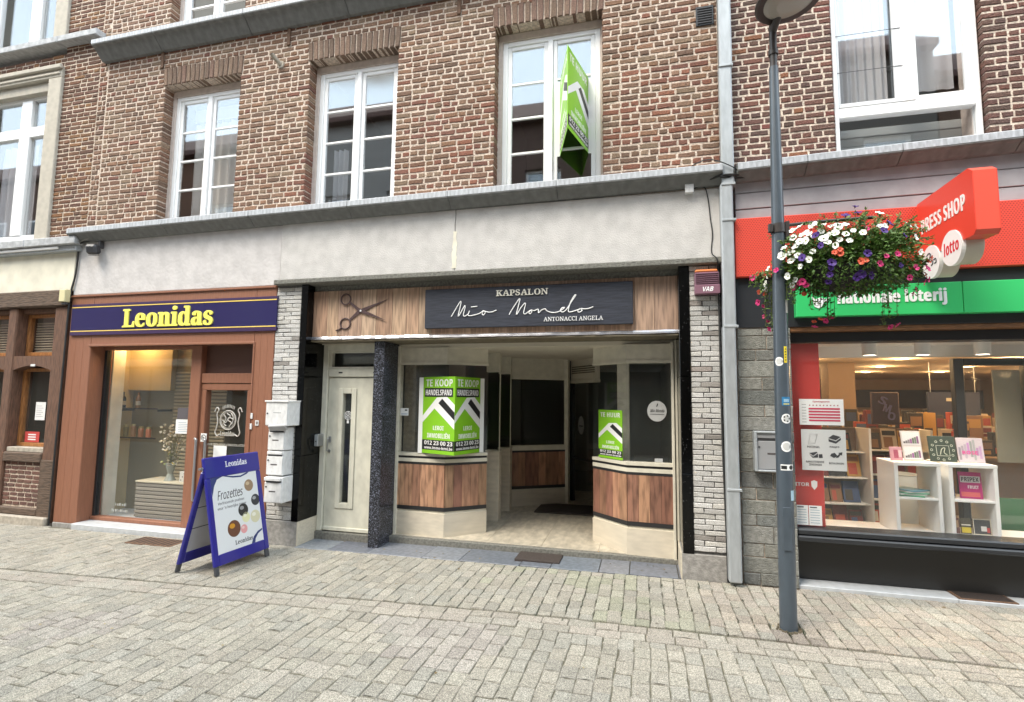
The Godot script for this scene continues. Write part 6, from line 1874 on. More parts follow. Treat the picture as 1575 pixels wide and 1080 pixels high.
func posters() -> void:
	var o := card("poster", "opening hours poster with red bars on the press shop window", "poster", M.sign_white, Vector3(1.345, 1.392, -0.121), Vector3(1.70, 1.622, -0.117))
	for k in 5: box("red_bar", flat(0.48, 0.045, 0.09), o, Vector3(1.42, 1.425 + k * 0.026, -0.117), Vector3(1.67, 1.440 + k * 0.026, -0.1155))
	for k in 7: box("mark", flat(0.3, 0.3, 0.3), o, Vector3(1.365, 1.415 + k * 0.026, -0.117), Vector3(1.40, 1.42 + k * 0.026, -0.1155))
	for k in 9: box("mark", flat(0.35, 0.1, 0.12), o, Vector3(1.425 + k * 0.028, 1.562, -0.117), Vector3(1.435 + k * 0.028, 1.572, -0.1155))
	text(o, "Openingsuren", F_bold, flat(0.42, 0.05, 0.08), Transform3D(Basis(), Vector3(1.455, 1.588, -0.117)), 0.135, 0.02, 0.001)
	var s := card("poster", "white postal services poster with four black icons on the press shop window", "poster", flat(0.64, 0.64, 0.63), Vector3(1.352, 0.994, -0.121), Vector3(1.706, 1.352, -0.117))
	var ink := flat(0.05, 0.05, 0.055)
	var add := func(outline: String) -> void:
		var st := S()
		prism(st, shift2(P2(outline), Vector2(1.352, 0.994)), -0.117, -0.1155)
		put(st, "icon", ink, s)
	add.call("0.055,0.225 0.11,0.235 0.13,0.31 0.125,0.312 0.107,0.241 0.062,0.232 0.072,0.312 0.128,0.309 0.132,0.316 0.066,0.32")
	add.call("0.215,0.285 0.255,0.315 0.315,0.298 0.275,0.268")
	add.call("0.218,0.277 0.275,0.258 0.315,0.29 0.315,0.272 0.275,0.238 0.218,0.255")
	add.call("0.06,0.15 0.09,0.125 0.125,0.155 0.12,0.162")
	add.call("0.058,0.142 0.085,0.108 0.13,0.112 0.128,0.148 0.09,0.118")
	add.call("0.136,0.108 0.166,0.11 0.163,0.143 0.134,0.14")
	add.call("0.225,0.13 0.255,0.112 0.283,0.132 0.262,0.158 0.235,0.15")
	add.call("0.268,0.112 0.29,0.118 0.306,0.14 0.318,0.136 0.322,0.165 0.29,0.158 0.297,0.15 0.277,0.128")
	for q in [["POSTZEGEL", 0.045, 0.195, 0.10, 0.018], ["PAKJES", 0.225, 0.198, 0.075, 0.018], ["AANGETEKENDE", 0.03, 0.065, 0.145, 0.018], ["ZENDINGEN", 0.055, 0.04, 0.10, 0.018], ["BETALINGEN", 0.215, 0.058, 0.115, 0.016]]:
		text(s, q[0], F_bold, ink, Transform3D(Basis(), Vector3(1.352 + q[1], 0.994 + q[2], -0.117)), q[3], q[4], 0.001)
	for k in 2:
		var p := card("notice", ["small printed sheet low on the red panel, beside the window frame", "small printed sheet low on the red panel, nearer the white shelf"][k], "notice", M.sign_white, Vector3(1.288 + k * 0.103, 0.515, -0.121), Vector3(1.385 + k * 0.108, 0.685, -0.117))
		for j in 6: box("text_line", flat(0.3, 0.38, 0.45), p, Vector3(1.298 + k * 0.103, 0.535 + j * 0.022, -0.117), Vector3(1.37 + k * 0.106, 0.54 + j * 0.022, -0.1155))
		box("text_line", flat(0.1, 0.1, 0.12), p, Vector3(1.298 + k * 0.103, 0.665, -0.117), Vector3(1.35 + k * 0.106, 0.675, -0.1155))

func shift2(pts: PackedVector2Array, c: Vector2) -> PackedVector2Array:
	var out := PackedVector2Array()
	for p in pts: out.append(p + c)
	return out

func press_goods() -> void:
	# two white open shelves in the window
	var k := 0
	for x in [2.12, 2.53]:
		var t := thing("open_shelf", ["white two-compartment shelf carrying the pink card and photo book", "white two-compartment shelf carrying the glossy magazine"][k], "shelf", Vector3(x, 0.463, -0.62), "white shelves in the press shop window")
		var wd := 0.352
		for e in [[0.0, 0.03], [wd - 0.03, wd]]: lbox("side_panel", M.shelf_white, t, Vector3(e[0], 0, 0), Vector3(e[1], 0.585, 0.36), 0.003)
		lbox("top_board", M.shelf_white, t, Vector3(-0.002, 0.585, -0.002), Vector3(wd + 0.002, 0.615, 0.362), 0.003)
		for y in [0.0, 0.295]: lbox("shelf_board", M.shelf_white, t, Vector3(0.03, y, 0.002), Vector3(wd - 0.03, y + 0.018, 0.358), 0.002)
		k += 1
	var lean := func(n: String, label: String, cat: String, at: Vector3, w: float, hgt: float, m: Material, tilt: float, turn: float) -> Node3D:
		var t := thing(n, label, cat, at)
		t.rotation = Vector3(-tilt, turn, 0)
		lbox("cover", m, t, Vector3(-w / 2, 0, -0.008), Vector3(w / 2, hgt, 0.004), 0.002)
		return t
	var y0 := 1.082
	var a: Node3D = lean.call("greeting_card", "small pink card on the white shelf", "card", Vector3(2.185, y0, -0.36), 0.10, 0.12, flat(0.58, 0.28, 0.31), 0.15, 0.1)
	lbox("print", flat(0.40, 0.08, 0.13), a, Vector3(-0.02, 0.02, 0.004), Vector3(0.015, 0.095, 0.0052))
	lbox("print", flat(0.7, 0.5, 0.5), a, Vector3(0.02, 0.03, 0.004), Vector3(0.042, 0.09, 0.0052))
	var b: Node3D = lean.call("photo_calendar", "grey calendar of two street photographs standing on the white shelf", "calendar", Vector3(2.335, y0, -0.40), 0.155, 0.265, flat(0.52, 0.48, 0.47), 0.2, 0.05)
	for q in [0.012, 0.14]:
		lbox("photograph", flat(0.62, 0.60, 0.60), b, Vector3(-0.068, q, 0.004), Vector3(0.068, q + 0.112, 0.0052))
		for e in 7: lbox("print", flat(0.10 + 0.05 * (e % 4), 0.085 + 0.05 * (e % 3), 0.09 + 0.05 * (e % 4)), b, Vector3(-0.064 + e * 0.018, q + 0.012, 0.0052), Vector3(-0.048 + e * 0.018, q + 0.03 + (e * 29 % 7) * 0.008, 0.0058))
	var c: Node3D = lean.call("book", "dark green book with pale drawn border across both shelves", "book", Vector3(2.565, y0, -0.40), 0.20, 0.225, flat(0.03, 0.045, 0.032), 0.2, -0.05)
	var st := S()
	for e in [[Vector2(-0.045, 0.05), Vector2(0.05, 0.05), Vector2(0.05, 0.14), Vector2(-0.045, 0.14)]]:
		var loop := []
		for i in 5: loop.append(Vector3(e[i % 4].x, e[i % 4].y, 0.005))
		tube(st, loop, 0.0022, 5, false)
	for i in 12:
		var ang := TAU * i / 12.0
		tube(st, ring(Vector3(0.0 + 0.082 * cos(ang), 0.10 + 0.085 * sin(ang), 0.005), 0.009, 7), 0.002, 4, false)
	tube(st, smooth_path(P3("-0.02,0.06,0.005 -0.005,0.11,0.005 0.02,0.12,0.005 0.01,0.08,0.005 0.03,0.06,0.005")), 0.003, 5)
	put_local(st, "drawing", flat(0.48, 0.50, 0.40), c)
	var d: Node3D = lean.call("magazine", "glossy pale magazine with pink lettering on the white shelf", "magazine", Vector3(2.775, y0, -0.40), 0.19, 0.215, flat(0.50, 0.44, 0.48), 0.2, -0.1)
	for e in 8: lbox("print", flat(0.25 + 0.06 * (e % 4), 0.22 + 0.05 * (e % 3), 0.26 + 0.06 * (e % 4)), d, Vector3(-0.085 + e * 0.021, 0.02 + (e * 13 % 5) * 0.014, 0.004), Vector3(-0.068 + e * 0.021, 0.13 + (e * 31 % 6) * 0.014, 0.0048))
	text(d, "ROSE", F_bold, flat(0.62, 0.05, 0.25), Transform3D(Basis(), Vector3(-0.06, 0.07, 0.005)), 0.11, 0.03, 0.001)
	# inside the compartments
	var gm := thing("magazine_stack", "green and white magazines fanned out in the white shelf", "magazines", Vector3(2.28, 0.777, -0.42))
	for e in 5: lbox("magazine", [flat(0.10, 0.38, 0.20), flat(0.62, 0.66, 0.60), flat(0.20, 0.45, 0.30), flat(0.60, 0.58, 0.52), flat(0.12, 0.30, 0.40)][e], gm, Vector3(-0.09, e * 0.011, -0.1), Vector3(0.11, e * 0.011 + 0.009, 0.12), 0.002, Transform3D(Basis(Vector3.UP, e * 0.22 - 0.3), Vector3(0, 0, 0)))
	var pk: Node3D = lean.call("puzzle_pack", "magenta pack with white lettering in the upper compartment", "pack", Vector3(2.735, 0.777, -0.36), 0.16, 0.225, flat(0.45, 0.03, 0.17, 0.3), 0.12, -0.12)
	lbox("band", flat(0.62, 0.60, 0.60), pk, Vector3(-0.07, 0.135, 0.004), Vector3(0.07, 0.19, 0.0052))
	text(pk, "PRIPEX", F_bold, flat(0.03, 0.02, 0.03), Transform3D(Basis(), Vector3(-0.062, 0.145, 0.0052)), 0.122, 0.036, 0.001)
	text(pk, "FRUIT", F_bold, M.sign_white, Transform3D(Basis(), Vector3(-0.02, 0.085, 0.004)), 0.075, 0.026, 0.001)
	lbox("print", flat(0.62, 0.12, 0.12), pk, Vector3(-0.07, 0.015, 0.004), Vector3(0.06, 0.055, 0.005))
	var bp: Node3D = lean.call("puzzle_pack", "blue pack half hidden behind the magenta pack", "pack", Vector3(2.605, 0.777, -0.46), 0.12, 0.2, flat(0.04, 0.10, 0.38, 0.3), 0.1, 0.1)
	lbox("print", flat(0.10, 0.09, 0.10), bp, Vector3(-0.055, 0.12, 0.004), Vector3(0.055, 0.185, 0.005))
	var q2 := 0
	for e in [["narrow dark book at the bottom of the shelf, by the divider", 2.592, 0.055, flat(0.14, 0.06, 0.05)], ["yellow and black booklet at the bottom of the shelf", 2.665, 0.075, flat(0.07, 0.06, 0.04)], ["framed dark booklet with a pale mug at the bottom of the shelf", 2.783, 0.13, flat(0.05, 0.05, 0.055)]]:
		var bk: Node3D = lean.call("booklet", e[0], "booklet", Vector3(e[1], 0.482, -0.33), e[2], 0.13, e[3], 0.1, 0.0)
		if q2 == 1:
			lbox("print", flat(0.55, 0.42, 0.03), bk, Vector3(-0.033, 0.01, 0.004), Vector3(0.034, 0.055, 0.005))
			lbox("print", flat(0.6, 0.58, 0.5), bk, Vector3(-0.033, 0.07, 0.004), Vector3(0.034, 0.08, 0.005))
		elif q2 == 2:
			for f in [[-0.065, 0.0, -0.059, 0.13], [0.059, 0.0, 0.065, 0.13], [-0.059, 0.124, 0.059, 0.13], [-0.059, 0.0, 0.059, 0.006]]: lbox("edge", flat(0.55, 0.5, 0.4), bk, Vector3(f[0], f[1], 0.004), Vector3(f[2], f[3], 0.0055))
			lbox("mug_print", flat(0.6, 0.58, 0.56), bk, Vector3(-0.01, 0.03, 0.004), Vector3(0.03, 0.07, 0.005))
			lbox("print", flat(0.45, 0.05, 0.05), bk, Vector3(0.032, 0.02, 0.004), Vector3(0.052, 0.06, 0.005))
		else: lbox("print", flat(0.35, 0.22, 0.12), bk, Vector3(-0.02, 0.05, 0.004), Vector3(0.02, 0.11, 0.005))
		q2 += 1
	# hanging and recessed ceiling lights
	k = 0
	for x in [2.045, 2.475, 2.935]:
		var t := thing("downlight", ["white cylinder downlight over the red panel side of the shelves", "white cylinder downlight between the other two", "white cylinder downlight by the black framed screen"][k], "lamp", Vector3(x, 2.035, -0.45), "cylinder downlights in the press shop window")
		st = S()
		lathe(st, [Vector2(0.052, 0.003), Vector2(0.058, 0.0), Vector2(0.06, 0.006), Vector2(0.06, 0.142)], 24)
		put_local(st, "case", M.shelf_white, t)
		st = S()
		lathe(st, [Vector2(0.0, 0.004), Vector2(0.052, 0.004), Vector2(0.052, 0.008)], 20)
		put_local(st, "lens", M.lamp_white, t)
		var sp := SpotLight3D.new()
		sp.light_color = Color(1.0, 0.93, 0.82)
		sp.light_energy = 0.2
		sp.light_size = 0.05
		sp.spot_range = 6
		sp.spot_attenuation = 2.0
		sp.spot_angle = 60
		sp.shadow_enabled = true
		t.add_child(sp)
		sp.rotation.x = -PI / 2
		sp.position.y = -0.02
		k += 1
	k = 0
	for row in 4:
		for col in 4:
			var p := Vector3(1.9 + col * 1.35 + row * 0.45, 2.247, -1.9 - row * 1.9)
			var t := thing("ceiling_spot", "recessed spot in the shop ceiling, %s row from the window, %s from the pier" % [["first", "second", "third", "last"][row], ["first", "second", "third", "fourth"][col]], "lamp", p, "recessed spots in the press shop ceiling")
			st = S()
			lathe(st, [Vector2(0.085, 0.004), Vector2(0.085, -0.008), Vector2(0.065, -0.008), Vector2(0.065, 0.0)], 16)
			put_local(st, "rim", M.shelf_white, t)
			st = S()
			lathe(st, [Vector2(0.0, -0.004), Vector2(0.065, -0.004), Vector2(0.065, 0.0)], 16)
			put_local(st, "lens", M.lamp_warm, t)
			var o := OmniLight3D.new()
			o.light_color = Color(1.0, 0.82, 0.58)
			o.light_energy = 0.13
			o.light_size = 0.06
			o.omni_range = 14
			o.omni_attenuation = 2.0
			o.shadow_enabled = true
			t.add_child(o)
			o.position.y = -0.08
			k += 1
	# racks and tables deeper in the shop
	var r := RandomNumberGenerator.new()
	r.seed = 300
	var hues := [flat(0.40, 0.07, 0.04), flat(0.42, 0.24, 0.06), flat(0.03, 0.028, 0.03), flat(0.50, 0.42, 0.32), flat(0.22, 0.12, 0.06), flat(0.16, 0.03, 0.03), flat(0.05, 0.08, 0.18), flat(0.06, 0.05, 0.04)]
	var racks := [["magazine_rack", "slanted magazine rack right behind the postal poster", Vector3(1.95, 0.1, -1.35), 0.7, 1.22, 0.35, 0.12], ["magazine_rack", "magazine rack behind the pink card", Vector3(2.65, 0.1, -1.75), 0.75, 1.2, 0.4, -0.1], ["magazine_rack", "magazine rack standing beyond the low gondola", Vector3(3.0, 0.1, -3.9), 0.9, 1.35, 0.4, 0.1], ["low_gondola", "low white gondola of magazines on the shop floor", Vector3(2.15, 0.1, -2.6), 0.9, 0.95, 0.5, 0.35]]
	for q in racks:
		var t := thing(q[0], q[1], "rack", q[2])
		t.rotation.y = q[6]
		var w: float = q[3]
		var hh: float = q[4]
		lbox("base", M.shelf_white, t, Vector3(-w / 2, 0, -q[5] / 2), Vector3(w / 2, 0.08, q[5] / 2 + 0.1), 0.006)
		lbox("back_panel", M.shop_wall, t, Vector3(-w / 2, 0.08, -q[5] / 2), Vector3(w / 2, hh, -q[5] / 2 + 0.03), 0.004)
		for e in [-1.0, 1.0]: lbox("side_panel", M.shelf_white, t, Vector3(e * w / 2 - 0.012, 0.08, -q[5] / 2), Vector3(e * w / 2 + 0.012, hh, q[5] / 2 - 0.05), 0.003)
		var y := 0.14
		while y < hh - 0.15:
			lbox("shelf_board", M.shelf_white, t, Vector3(-w / 2 + 0.012, y, -q[5] / 2 + 0.03), Vector3(w / 2 - 0.012, y + 0.015, q[5] / 2 - 0.04 - y * 0.1), 0.002)
			var x := -w / 2 + 0.03
			while x < w / 2 - 0.16:
				var mw := r.randf_range(0.12, 0.17)
				var mh := r.randf_range(0.19, 0.24)
				var mg := lbox("magazine", hues[r.randi() % 8], t, Vector3(x, 0, 0), Vector3(x + mw, mh, 0.008), 0.001, Transform3D(Basis(Vector3.RIGHT, -0.25), Vector3(0, y + 0.015, q[5] / 2 - 0.12 - y * 0.1)))
				lbox("print", hues[r.randi() % 8], mg, Vector3(x + 0.012, mh * 0.68, 0.008), Vector3(x + mw - 0.012, mh * 0.9, 0.0095))
				lbox("print", hues[r.randi() % 8], mg, Vector3(x + 0.02, mh * 0.1, 0.008), Vector3(x + mw * r.randf_range(0.5, 0.85), mh * 0.6, 0.0095))
				x += mw + 0.012
			y += 0.27
	var hue_names := ["red", "ochre", "black", "cream", "brown", "maroon", "navy", "dark brown"]
	var order := ["first", "second", "third", "fourth", "fifth", "sixth", "seventh", "eighth", "ninth", "tenth", "eleventh", "twelfth"]
	var tables := [["display table heaped with small wares beyond the white shelves", Vector3(3.35, 0.1, -2.3), 1.5, "beyond the white shelves"], ["long display table of gift wares before the shop column", Vector3(4.0, 0.1, -3.5), 2.2, "before the shop column"], ["wide display table of cartons behind the shop column", Vector3(4.9, 0.1, -5.9), 2.6, "behind the shop column"]]
	for q in tables:
		var t := thing("display_table", q[0], "table", q[1])
		var hw: float = q[2] / 2
		lbox("top_board", flat(0.30, 0.19, 0.10), t, Vector3(-hw, 0.86, -0.4), Vector3(hw, 0.90, 0.4), 0.006)
		lbox("riser", flat(0.26, 0.16, 0.09), t, Vector3(-hw, 0.90, -0.4), Vector3(hw, 1.08, -0.12), 0.006)
		lbox("front_board", flat(0.24, 0.15, 0.09), t, Vector3(-hw, 0.25, 0.36), Vector3(hw, 0.86, 0.38), 0.004)
		for e in [[-1, -1], [1, -1], [-1, 1], [1, 1]]: lbox("leg", flat(0.2, 0.12, 0.07), t, Vector3(e[0] * (hw - 0.06) - 0.03, 0, e[1] * 0.34 - 0.03), Vector3(e[0] * (hw - 0.06) + 0.03, 0.86, e[1] * 0.34 + 0.03), 0.004)
		for i in 24:
			var s := Vector3(r.randf_range(0.09, 0.17), r.randf_range(0.10, 0.32), r.randf_range(0.06, 0.14))
			var x: float = -hw + 0.08 + (2.0 * hw - 0.16) * (float(i % 12) / 11.0)
			var p: Vector3 = q[1] + Vector3(x, 1.08 if i < 12 else 0.90, -0.26 if i < 12 else 0.15)
			var hue := r.randi() % 8
			var bx2 := thing("gift_carton", "%s carton, %s row, %s from the pier, table %s" % [hue_names[hue], "raised" if i < 12 else "lower", order[i % 12], q[3]], "box", p, "gift cartons " + q[3])
			bx2.rotation.y = r.randf_range(-0.3, 0.3)
			lbox("carton", hues[hue], bx2, Vector3(-s.x / 2, 0, -s.z / 2), Vector3(s.x / 2, s.y, s.z / 2), 0.004)
			lbox("print", hues[r.randi() % 8], bx2, Vector3(-s.x * 0.38, s.y * 0.45, s.z / 2), Vector3(s.x * 0.38, s.y * 0.85, s.z / 2 + 0.002))
			lbox("print", hues[r.randi() % 8], bx2, Vector3(-s.x * 0.3, s.y * 0.12, s.z / 2), Vector3(s.x * r.randf_range(0.0, 0.35), s.y * 0.36, s.z / 2 + 0.002))
	# black framed screen, waste bin and the mauve letters
	var sc := thing("glass_screen", "black framed glass screen standing behind the press shop window", "screen", Vector3(3.2, 0.1, -0.85))
	st = S()
	bx(st, Vector3(-0.315, 0, -0.04), Vector3(-0.235, 1.93, 0.04), 0.006)
	bx(st, Vector3(0.245, 0, -0.04), Vector3(0.375, 1.93, 0.04), 0.006)
	bx(st, Vector3(-0.235, 1.86, -0.04), Vector3(0.245, 1.93, 0.039), 0.006)
	bx(st, Vector3(-0.235, 0.0, -0.04), Vector3(0.245, 0.08, 0.039), 0.006)
	put_local(st, "frame", M.dark_frame, sc)
	lbox("pane", M.shop_pane, sc, Vector3(-0.235, 0.08, -0.006), Vector3(0.245, 1.86, 0.002))
	lbox("green_panel", flat(0.03, 0.14, 0.05), sc, Vector3(-0.235, 0.28, -0.03), Vector3(0.245, 0.62, -0.012))
	lbox("paper", flat(0.26, 0.24, 0.18), sc, Vector3(0.02, 0.95, -0.03), Vector3(0.235, 1.82, -0.012))
	var bin := thing("waste_bin", "pale round bin behind the white shelf compartments", "bin", Vector3(2.47, 0.1, -1.05))
	st = S()
	lathe(st, [Vector2(0, 0), Vector2(0.13, 0), Vector2(0.16, 0.78), Vector2(0.165, 0.79), Vector2(0.15, 0.79), Vector2(0.13, 0.3)], 24)
	put_local(st, "tub", flat(0.50, 0.50, 0.46), bin)
	var ml := thing("wall_letters", "curved mauve letters on a dark board inside the press shop", "sign", Vector3(2.62, 1.32, -1.9))
	lbox("board", flat(0.085, 0.055, 0.06), ml, Vector3(-0.05, 0.02, -0.03), Vector3(0.24, 0.40, 0.0), 0.01)
	for e in 3: text(ml, ["S", "M", "O"][e], F_bold, flat(0.20, 0.165, 0.27), Transform3D(Basis(Vector3.BACK, -0.5 + 0.2 * e), Vector3(0.02 + e * 0.045, 0.28 - e * 0.10, 0.0)), 0.075, 0.09, 0.01)
	var dk := thing("display_board", "dark blue display board hanging at the back of the press shop", "board", Vector3(4.7, 1.35, -4.6))
	lbox("panel", flat(0.025, 0.03, 0.07), dk, Vector3(-0.35, 0.0, -0.02), Vector3(0.35, 0.42, 0.02), 0.006)
	lbox("mark", flat(0.5, 0.48, 0.4), dk, Vector3(-0.1, 0.28, 0.02), Vector3(0.05, 0.33, 0.022))
	for e in [-0.3, 0.3]: lbox("hanger", M.steel, dk, Vector3(e - 0.004, 0.42, -0.004), Vector3(e + 0.004, 0.90, 0.004))

# the red sign that stands out from the fascia
func press_sign() -> void:
	var t := thing("press_shop_sign", "red projecting press shop sign with two white lottery discs", "sign", Vector3(2.27, 2.80, 0.058))
	var xf := Transform3D(Basis(Vector3(0, 0, 1), Vector3(0, 1, 0), Vector3(-1, 0, 0)), Vector3(0.15, 0, 0))   # x out from the wall, z back to -x
	var outline := PackedVector2Array([Vector2(0.0, 0.04), Vector2(0.10, 0.0), Vector2(0.74, -0.01), Vector2(0.77, 0.02), Vector2(0.77, 0.45), Vector2(0.72, 0.486), Vector2(0.0, 0.484)])
	var st := S()
	prism(st, outline, 0.006, 0.144, xf)
	put_local(st, "core", flat(0.70, 0.09, 0.055, 0.35), t)
	st = S()
	prism(st, outline, 0.144, 0.15, xf)
	put_local(st, "face", M.red_sign, t)
	st = S()
	prism(st, outline, 0.0, 0.006, xf)
	put_local(st, "face", M.red_sign, t)
	# face coordinates seen from the street: out from the wall is to the right
	var fx := Transform3D(Basis(Vector3(0, 0, 1), Vector3(0, 1, 0), Vector3(-1, 0, 0)), Vector3(-0.0005, 0, 0))
	text(t, "PRESS SHOP", F_bold, M.sign_white, fx * Transform3D(Basis(), Vector3(0.055, 0.205, 0)), 0.615, 0.118, 0.004)
	for q in [[0.175, -0.06, ""], [0.475, -0.03, "lotto"]]:
		var c := Vector2(q[0], q[1])
		st = S()
		prism(st, circle(c, 0.128, 0.128, 36), 0.012, 0.13, xf)
		put_local(st, "disc_drum", flat(0.50, 0.48, 0.40, 0.4), t)
		st = S()
		prism(st, circle(c, 0.135, 0.135, 36), 0.13, 0.158, xf)
		put_local(st, "disc", M.sign_white, t)
		var lx := xf * Transform3D(Basis(), Vector3(c.x, c.y, 0.158))
		if q[2] != "":
			text(t, q[2], F_bold, flat(0.60, 0.02, 0.03), lx * Transform3D(Basis(Vector3.BACK, 0.06), Vector3(-0.098, -0.045, 0)), 0.195, 0.10, 0.002, "lettering", 0.12)
		else:
			for e in ["-0.05,0.06 -0.02,0.075 0.01,0.06 -0.005,0.035 0.03,0.04", "0.0,0.0 0.03,0.012 0.035,-0.02 0.01,-0.03", "0.05,0.005 0.08,0.01 0.085,-0.02 0.06,-0.025"]:
				st = S()
				tube(st, smooth_path(P3(e)), 0.006, 5)
				put_local(st, "script_mark", flat(0.05, 0.05, 0.06), t, lx)

# ------------------------------------------------------------------ lamp post and flower basket
func lamp_post() -> void:
	var t := thing("street_lamp", "tall dark blue-grey lamp post carrying the flower basket", "street lamp", Vector3(0.963, 0.0, 0.89))
	var ax := func(y: float) -> Vector3: return Vector3(0.0098 * y, y, -0.008 * y)
	var st := S()
	var pts := []
	var rad := []
	for q in [[-0.05, 0.0575], [0.9, 0.0555], [1.5, 0.054], [2.2, 0.0505], [3.0, 0.044], [3.8, 0.0365], [4.2, 0.0325]]:
		pts.append(ax.call(q[0]))
		rad.append(q[1])
	tube(st, pts, rad, 28)
	put_local(st, "shaft", M.pole_paint, t)
	st = S()
	tube(st, [ax.call(4.2), ax.call(4.55)], 0.027, 20)
	tube(st, [ax.call(4.30), ax.call(4.34)], 0.036, 20)
	put_local(st, "neck", M.lamp_paint, t)
	st = S()
	bx(st, Vector3(-0.025, 0.55, 0.0555), Vector3(0.03, 0.85, 0.0595), 0.006)
	put_local(st, "hatch_cover", M.pole_paint, t)
	# flat round head reaching over the street
	var hx := Transform3D(Basis(Vector3.BACK, 0.10) * Basis(Vector3.RIGHT, -0.05), Vector3(0.115, 4.60, 0.17))
	st = S()
	lathe(st, [Vector2(0.0, 0.10), Vector2(0.10, 0.09), Vector2(0.19, 0.055), Vector2(0.232, 0.012), Vector2(0.238, -0.012), Vector2(0.225, -0.024), Vector2(0.178, -0.02)], 40, hx)
	put_local(st, "lamp_head", M.lamp_paint, t)
	st = S()
	lathe(st, [Vector2(0.18, -0.018), Vector2(0.15, -0.035), Vector2(0.09, -0.045), Vector2(0.0, -0.048)], 36, hx)
	put_local(st, "lamp_glass", M.lamp_glass, t)
	st = S()
	tube(st, [ax.call(4.5), ax.call(4.5) + Vector3(0.02, 0.06, 0.06), Vector3(0.07, 4.62, 0.08)], 0.03, 12)
	put_local(st, "head_bracket", M.lamp_paint, t)
	# clamp and arm for the basket
	var c: Vector3 = ax.call(2.90)
	st = S()
	lathe(st, [Vector2(0.045, -0.035), Vector2(0.052, -0.035), Vector2(0.052, 0.035), Vector2(0.045, 0.035)], 24, Transform3D(Basis(), c))
	bx(st, c + Vector3(-0.075, -0.035, 0.02), c + Vector3(-0.045, 0.03, 0.055), 0.004)
	bx(st, c + Vector3(0.045, -0.10, -0.02), c + Vector3(0.075, 0.05, 0.03), 0.004)
	put_local(st, "clamp", M.lamp_paint, t)
	st = S()
	tube(st, [c + Vector3(0.05, 0.025, 0.0), c + Vector3(0.30, 0.03, 0.02), c + Vector3(0.62, 0.03, 0.04)], 0.013, 8)
	put_local(st, "basket_arm", M.lamp_paint, t)
	# stickers wrapped round the shaft: height, middle angle from the street towards +x, half width, height, colour
	for q in [[1.94, 0.32, 0.011, 0.12, flat(0.75, 0.58, 0.02)], [1.89, -0.52, 0.032, 0.065, M.sign_white], [1.60, 0.28, 0.032, 0.062, flat(0.02, 0.16, 0.34)], [1.475, 0.22, 0.036, 0.07, M.sign_white], [1.275, 0.12, 0.038, 0.076, M.sign_white], [1.127, 0.2, 0.048, 0.042, M.sign_white], [0.93, 0.95, 0.026, 0.07, flat(0.35, 0.50, 0.60)], [2.30, 0.9, 0.016, 0.10, flat(0.6, 0.6, 0.6)]]:
		var round_: bool = q[2] > 0.03 and q[3] > 0.06 and q[4] == M.sign_white
		sticker_on(t, ax.call(q[0]), q[1], q[2], q[3], round_, q[4], 0.0005)
		if round_: sticker_on(t, ax.call(q[0]), q[1], q[2] * 0.72, q[3] * 0.72, true, flat(0.52, 0.52, 0.50), 0.0009)
		if q[4] == M.sign_white and not round_:
			sticker_on(t, ax.call(q[0]) + Vector3(0, 0, 0), q[1] - 0.45, q[2] * 0.4, q[3] * 0.6, false, M.sign_black, 0.0009)
			sticker_on(t, ax.call(q[0]) + Vector3(0, 0, 0), q[1] + 0.45, q[2] * 0.36, q[3] * 0.75, true, M.sign_black, 0.0009)
		if q[0] == 1.94: for e in 5: sticker_on(t, ax.call(q[0] - 0.04 + e * 0.02), q[1], 0.005, 0.009, false, M.sign_black, 0.0009)
		if q[0] == 1.60:
			sticker_on(t, ax.call(1.605), q[1], 0.02, 0.022, false, flat(0.25, 0.42, 0.55), 0.0009)
			sticker_on(t, ax.call(1.58), q[1], 0.022, 0.008, false, flat(0.6, 0.5, 0.1), 0.0009)
		if q[0] == 1.475: for e in 5: sticker_on(t, ax.call(1.475 + 0.02 * sin(e * TAU / 5)), q[1] + 0.35 * cos(e * TAU / 5), 0.006, 0.012, true, M.sign_black, 0.0013)
	# rim of dirt at the foot is earth heaped round it
	st = S()
	var r := RandomNumberGenerator.new()
	r.seed = 17
	for k in 40:
		var a := TAU * k / 40.0 + r.randf_range(-0.05, 0.05)
		var p := Vector3(cos(a) * r.randf_range(0.056, 0.085), 0.0, sin(a) * r.randf_range(0.056, 0.085))
		lathe(st, [Vector2(r.randf_range(0.006, 0.016), -0.004), Vector2(0.006, r.randf_range(0.004, 0.01)), Vector2(0.0, 0.011)], 6, Transform3D(Basis(), p))
	put_local(st, "earth", flat(0.09, 0.075, 0.05, 1.0), t)

func radius_at(y: float) -> float:
	if y < 0.9: return 0.0565
	if y < 1.5: return lerpf(0.0555, 0.054, (y - 0.9) / 0.6)
	if y < 2.2: return lerpf(0.054, 0.0505, (y - 1.5) / 0.7)
	return lerpf(0.0505, 0.044, (y - 2.2) / 0.8)

func sticker_on(t: Node3D, c: Vector3, ang: float, half: float, hgt: float, round_: bool, m: Material, proud: float) -> void:
	var st := S()
	var rad := radius_at(c.y) + 0.0006 + proud
	var n := 10
	for i in n:
		var u0 := -1.0 + 2.0 * i / n
		var u1 := -1.0 + 2.0 * (i + 1) / n
		var q := []
		for e in [[u0, -1.0], [u1, -1.0], [u1, 1.0], [u0, 1.0]]:
			var k := sqrt(maxf(1.0 - e[0] * e[0], 0.0)) if round_ else 1.0
			var a: float = ang + e[0] * half / rad
			var nn := Vector3(sin(a), 0, cos(a))
			q.append([c + nn * rad + Vector3(0, e[1] * k * hgt * 0.5, 0), nn])
		quad_n(st, q[0], q[1], q[2], q[3])
	put_local(st, "sticker", m, t)

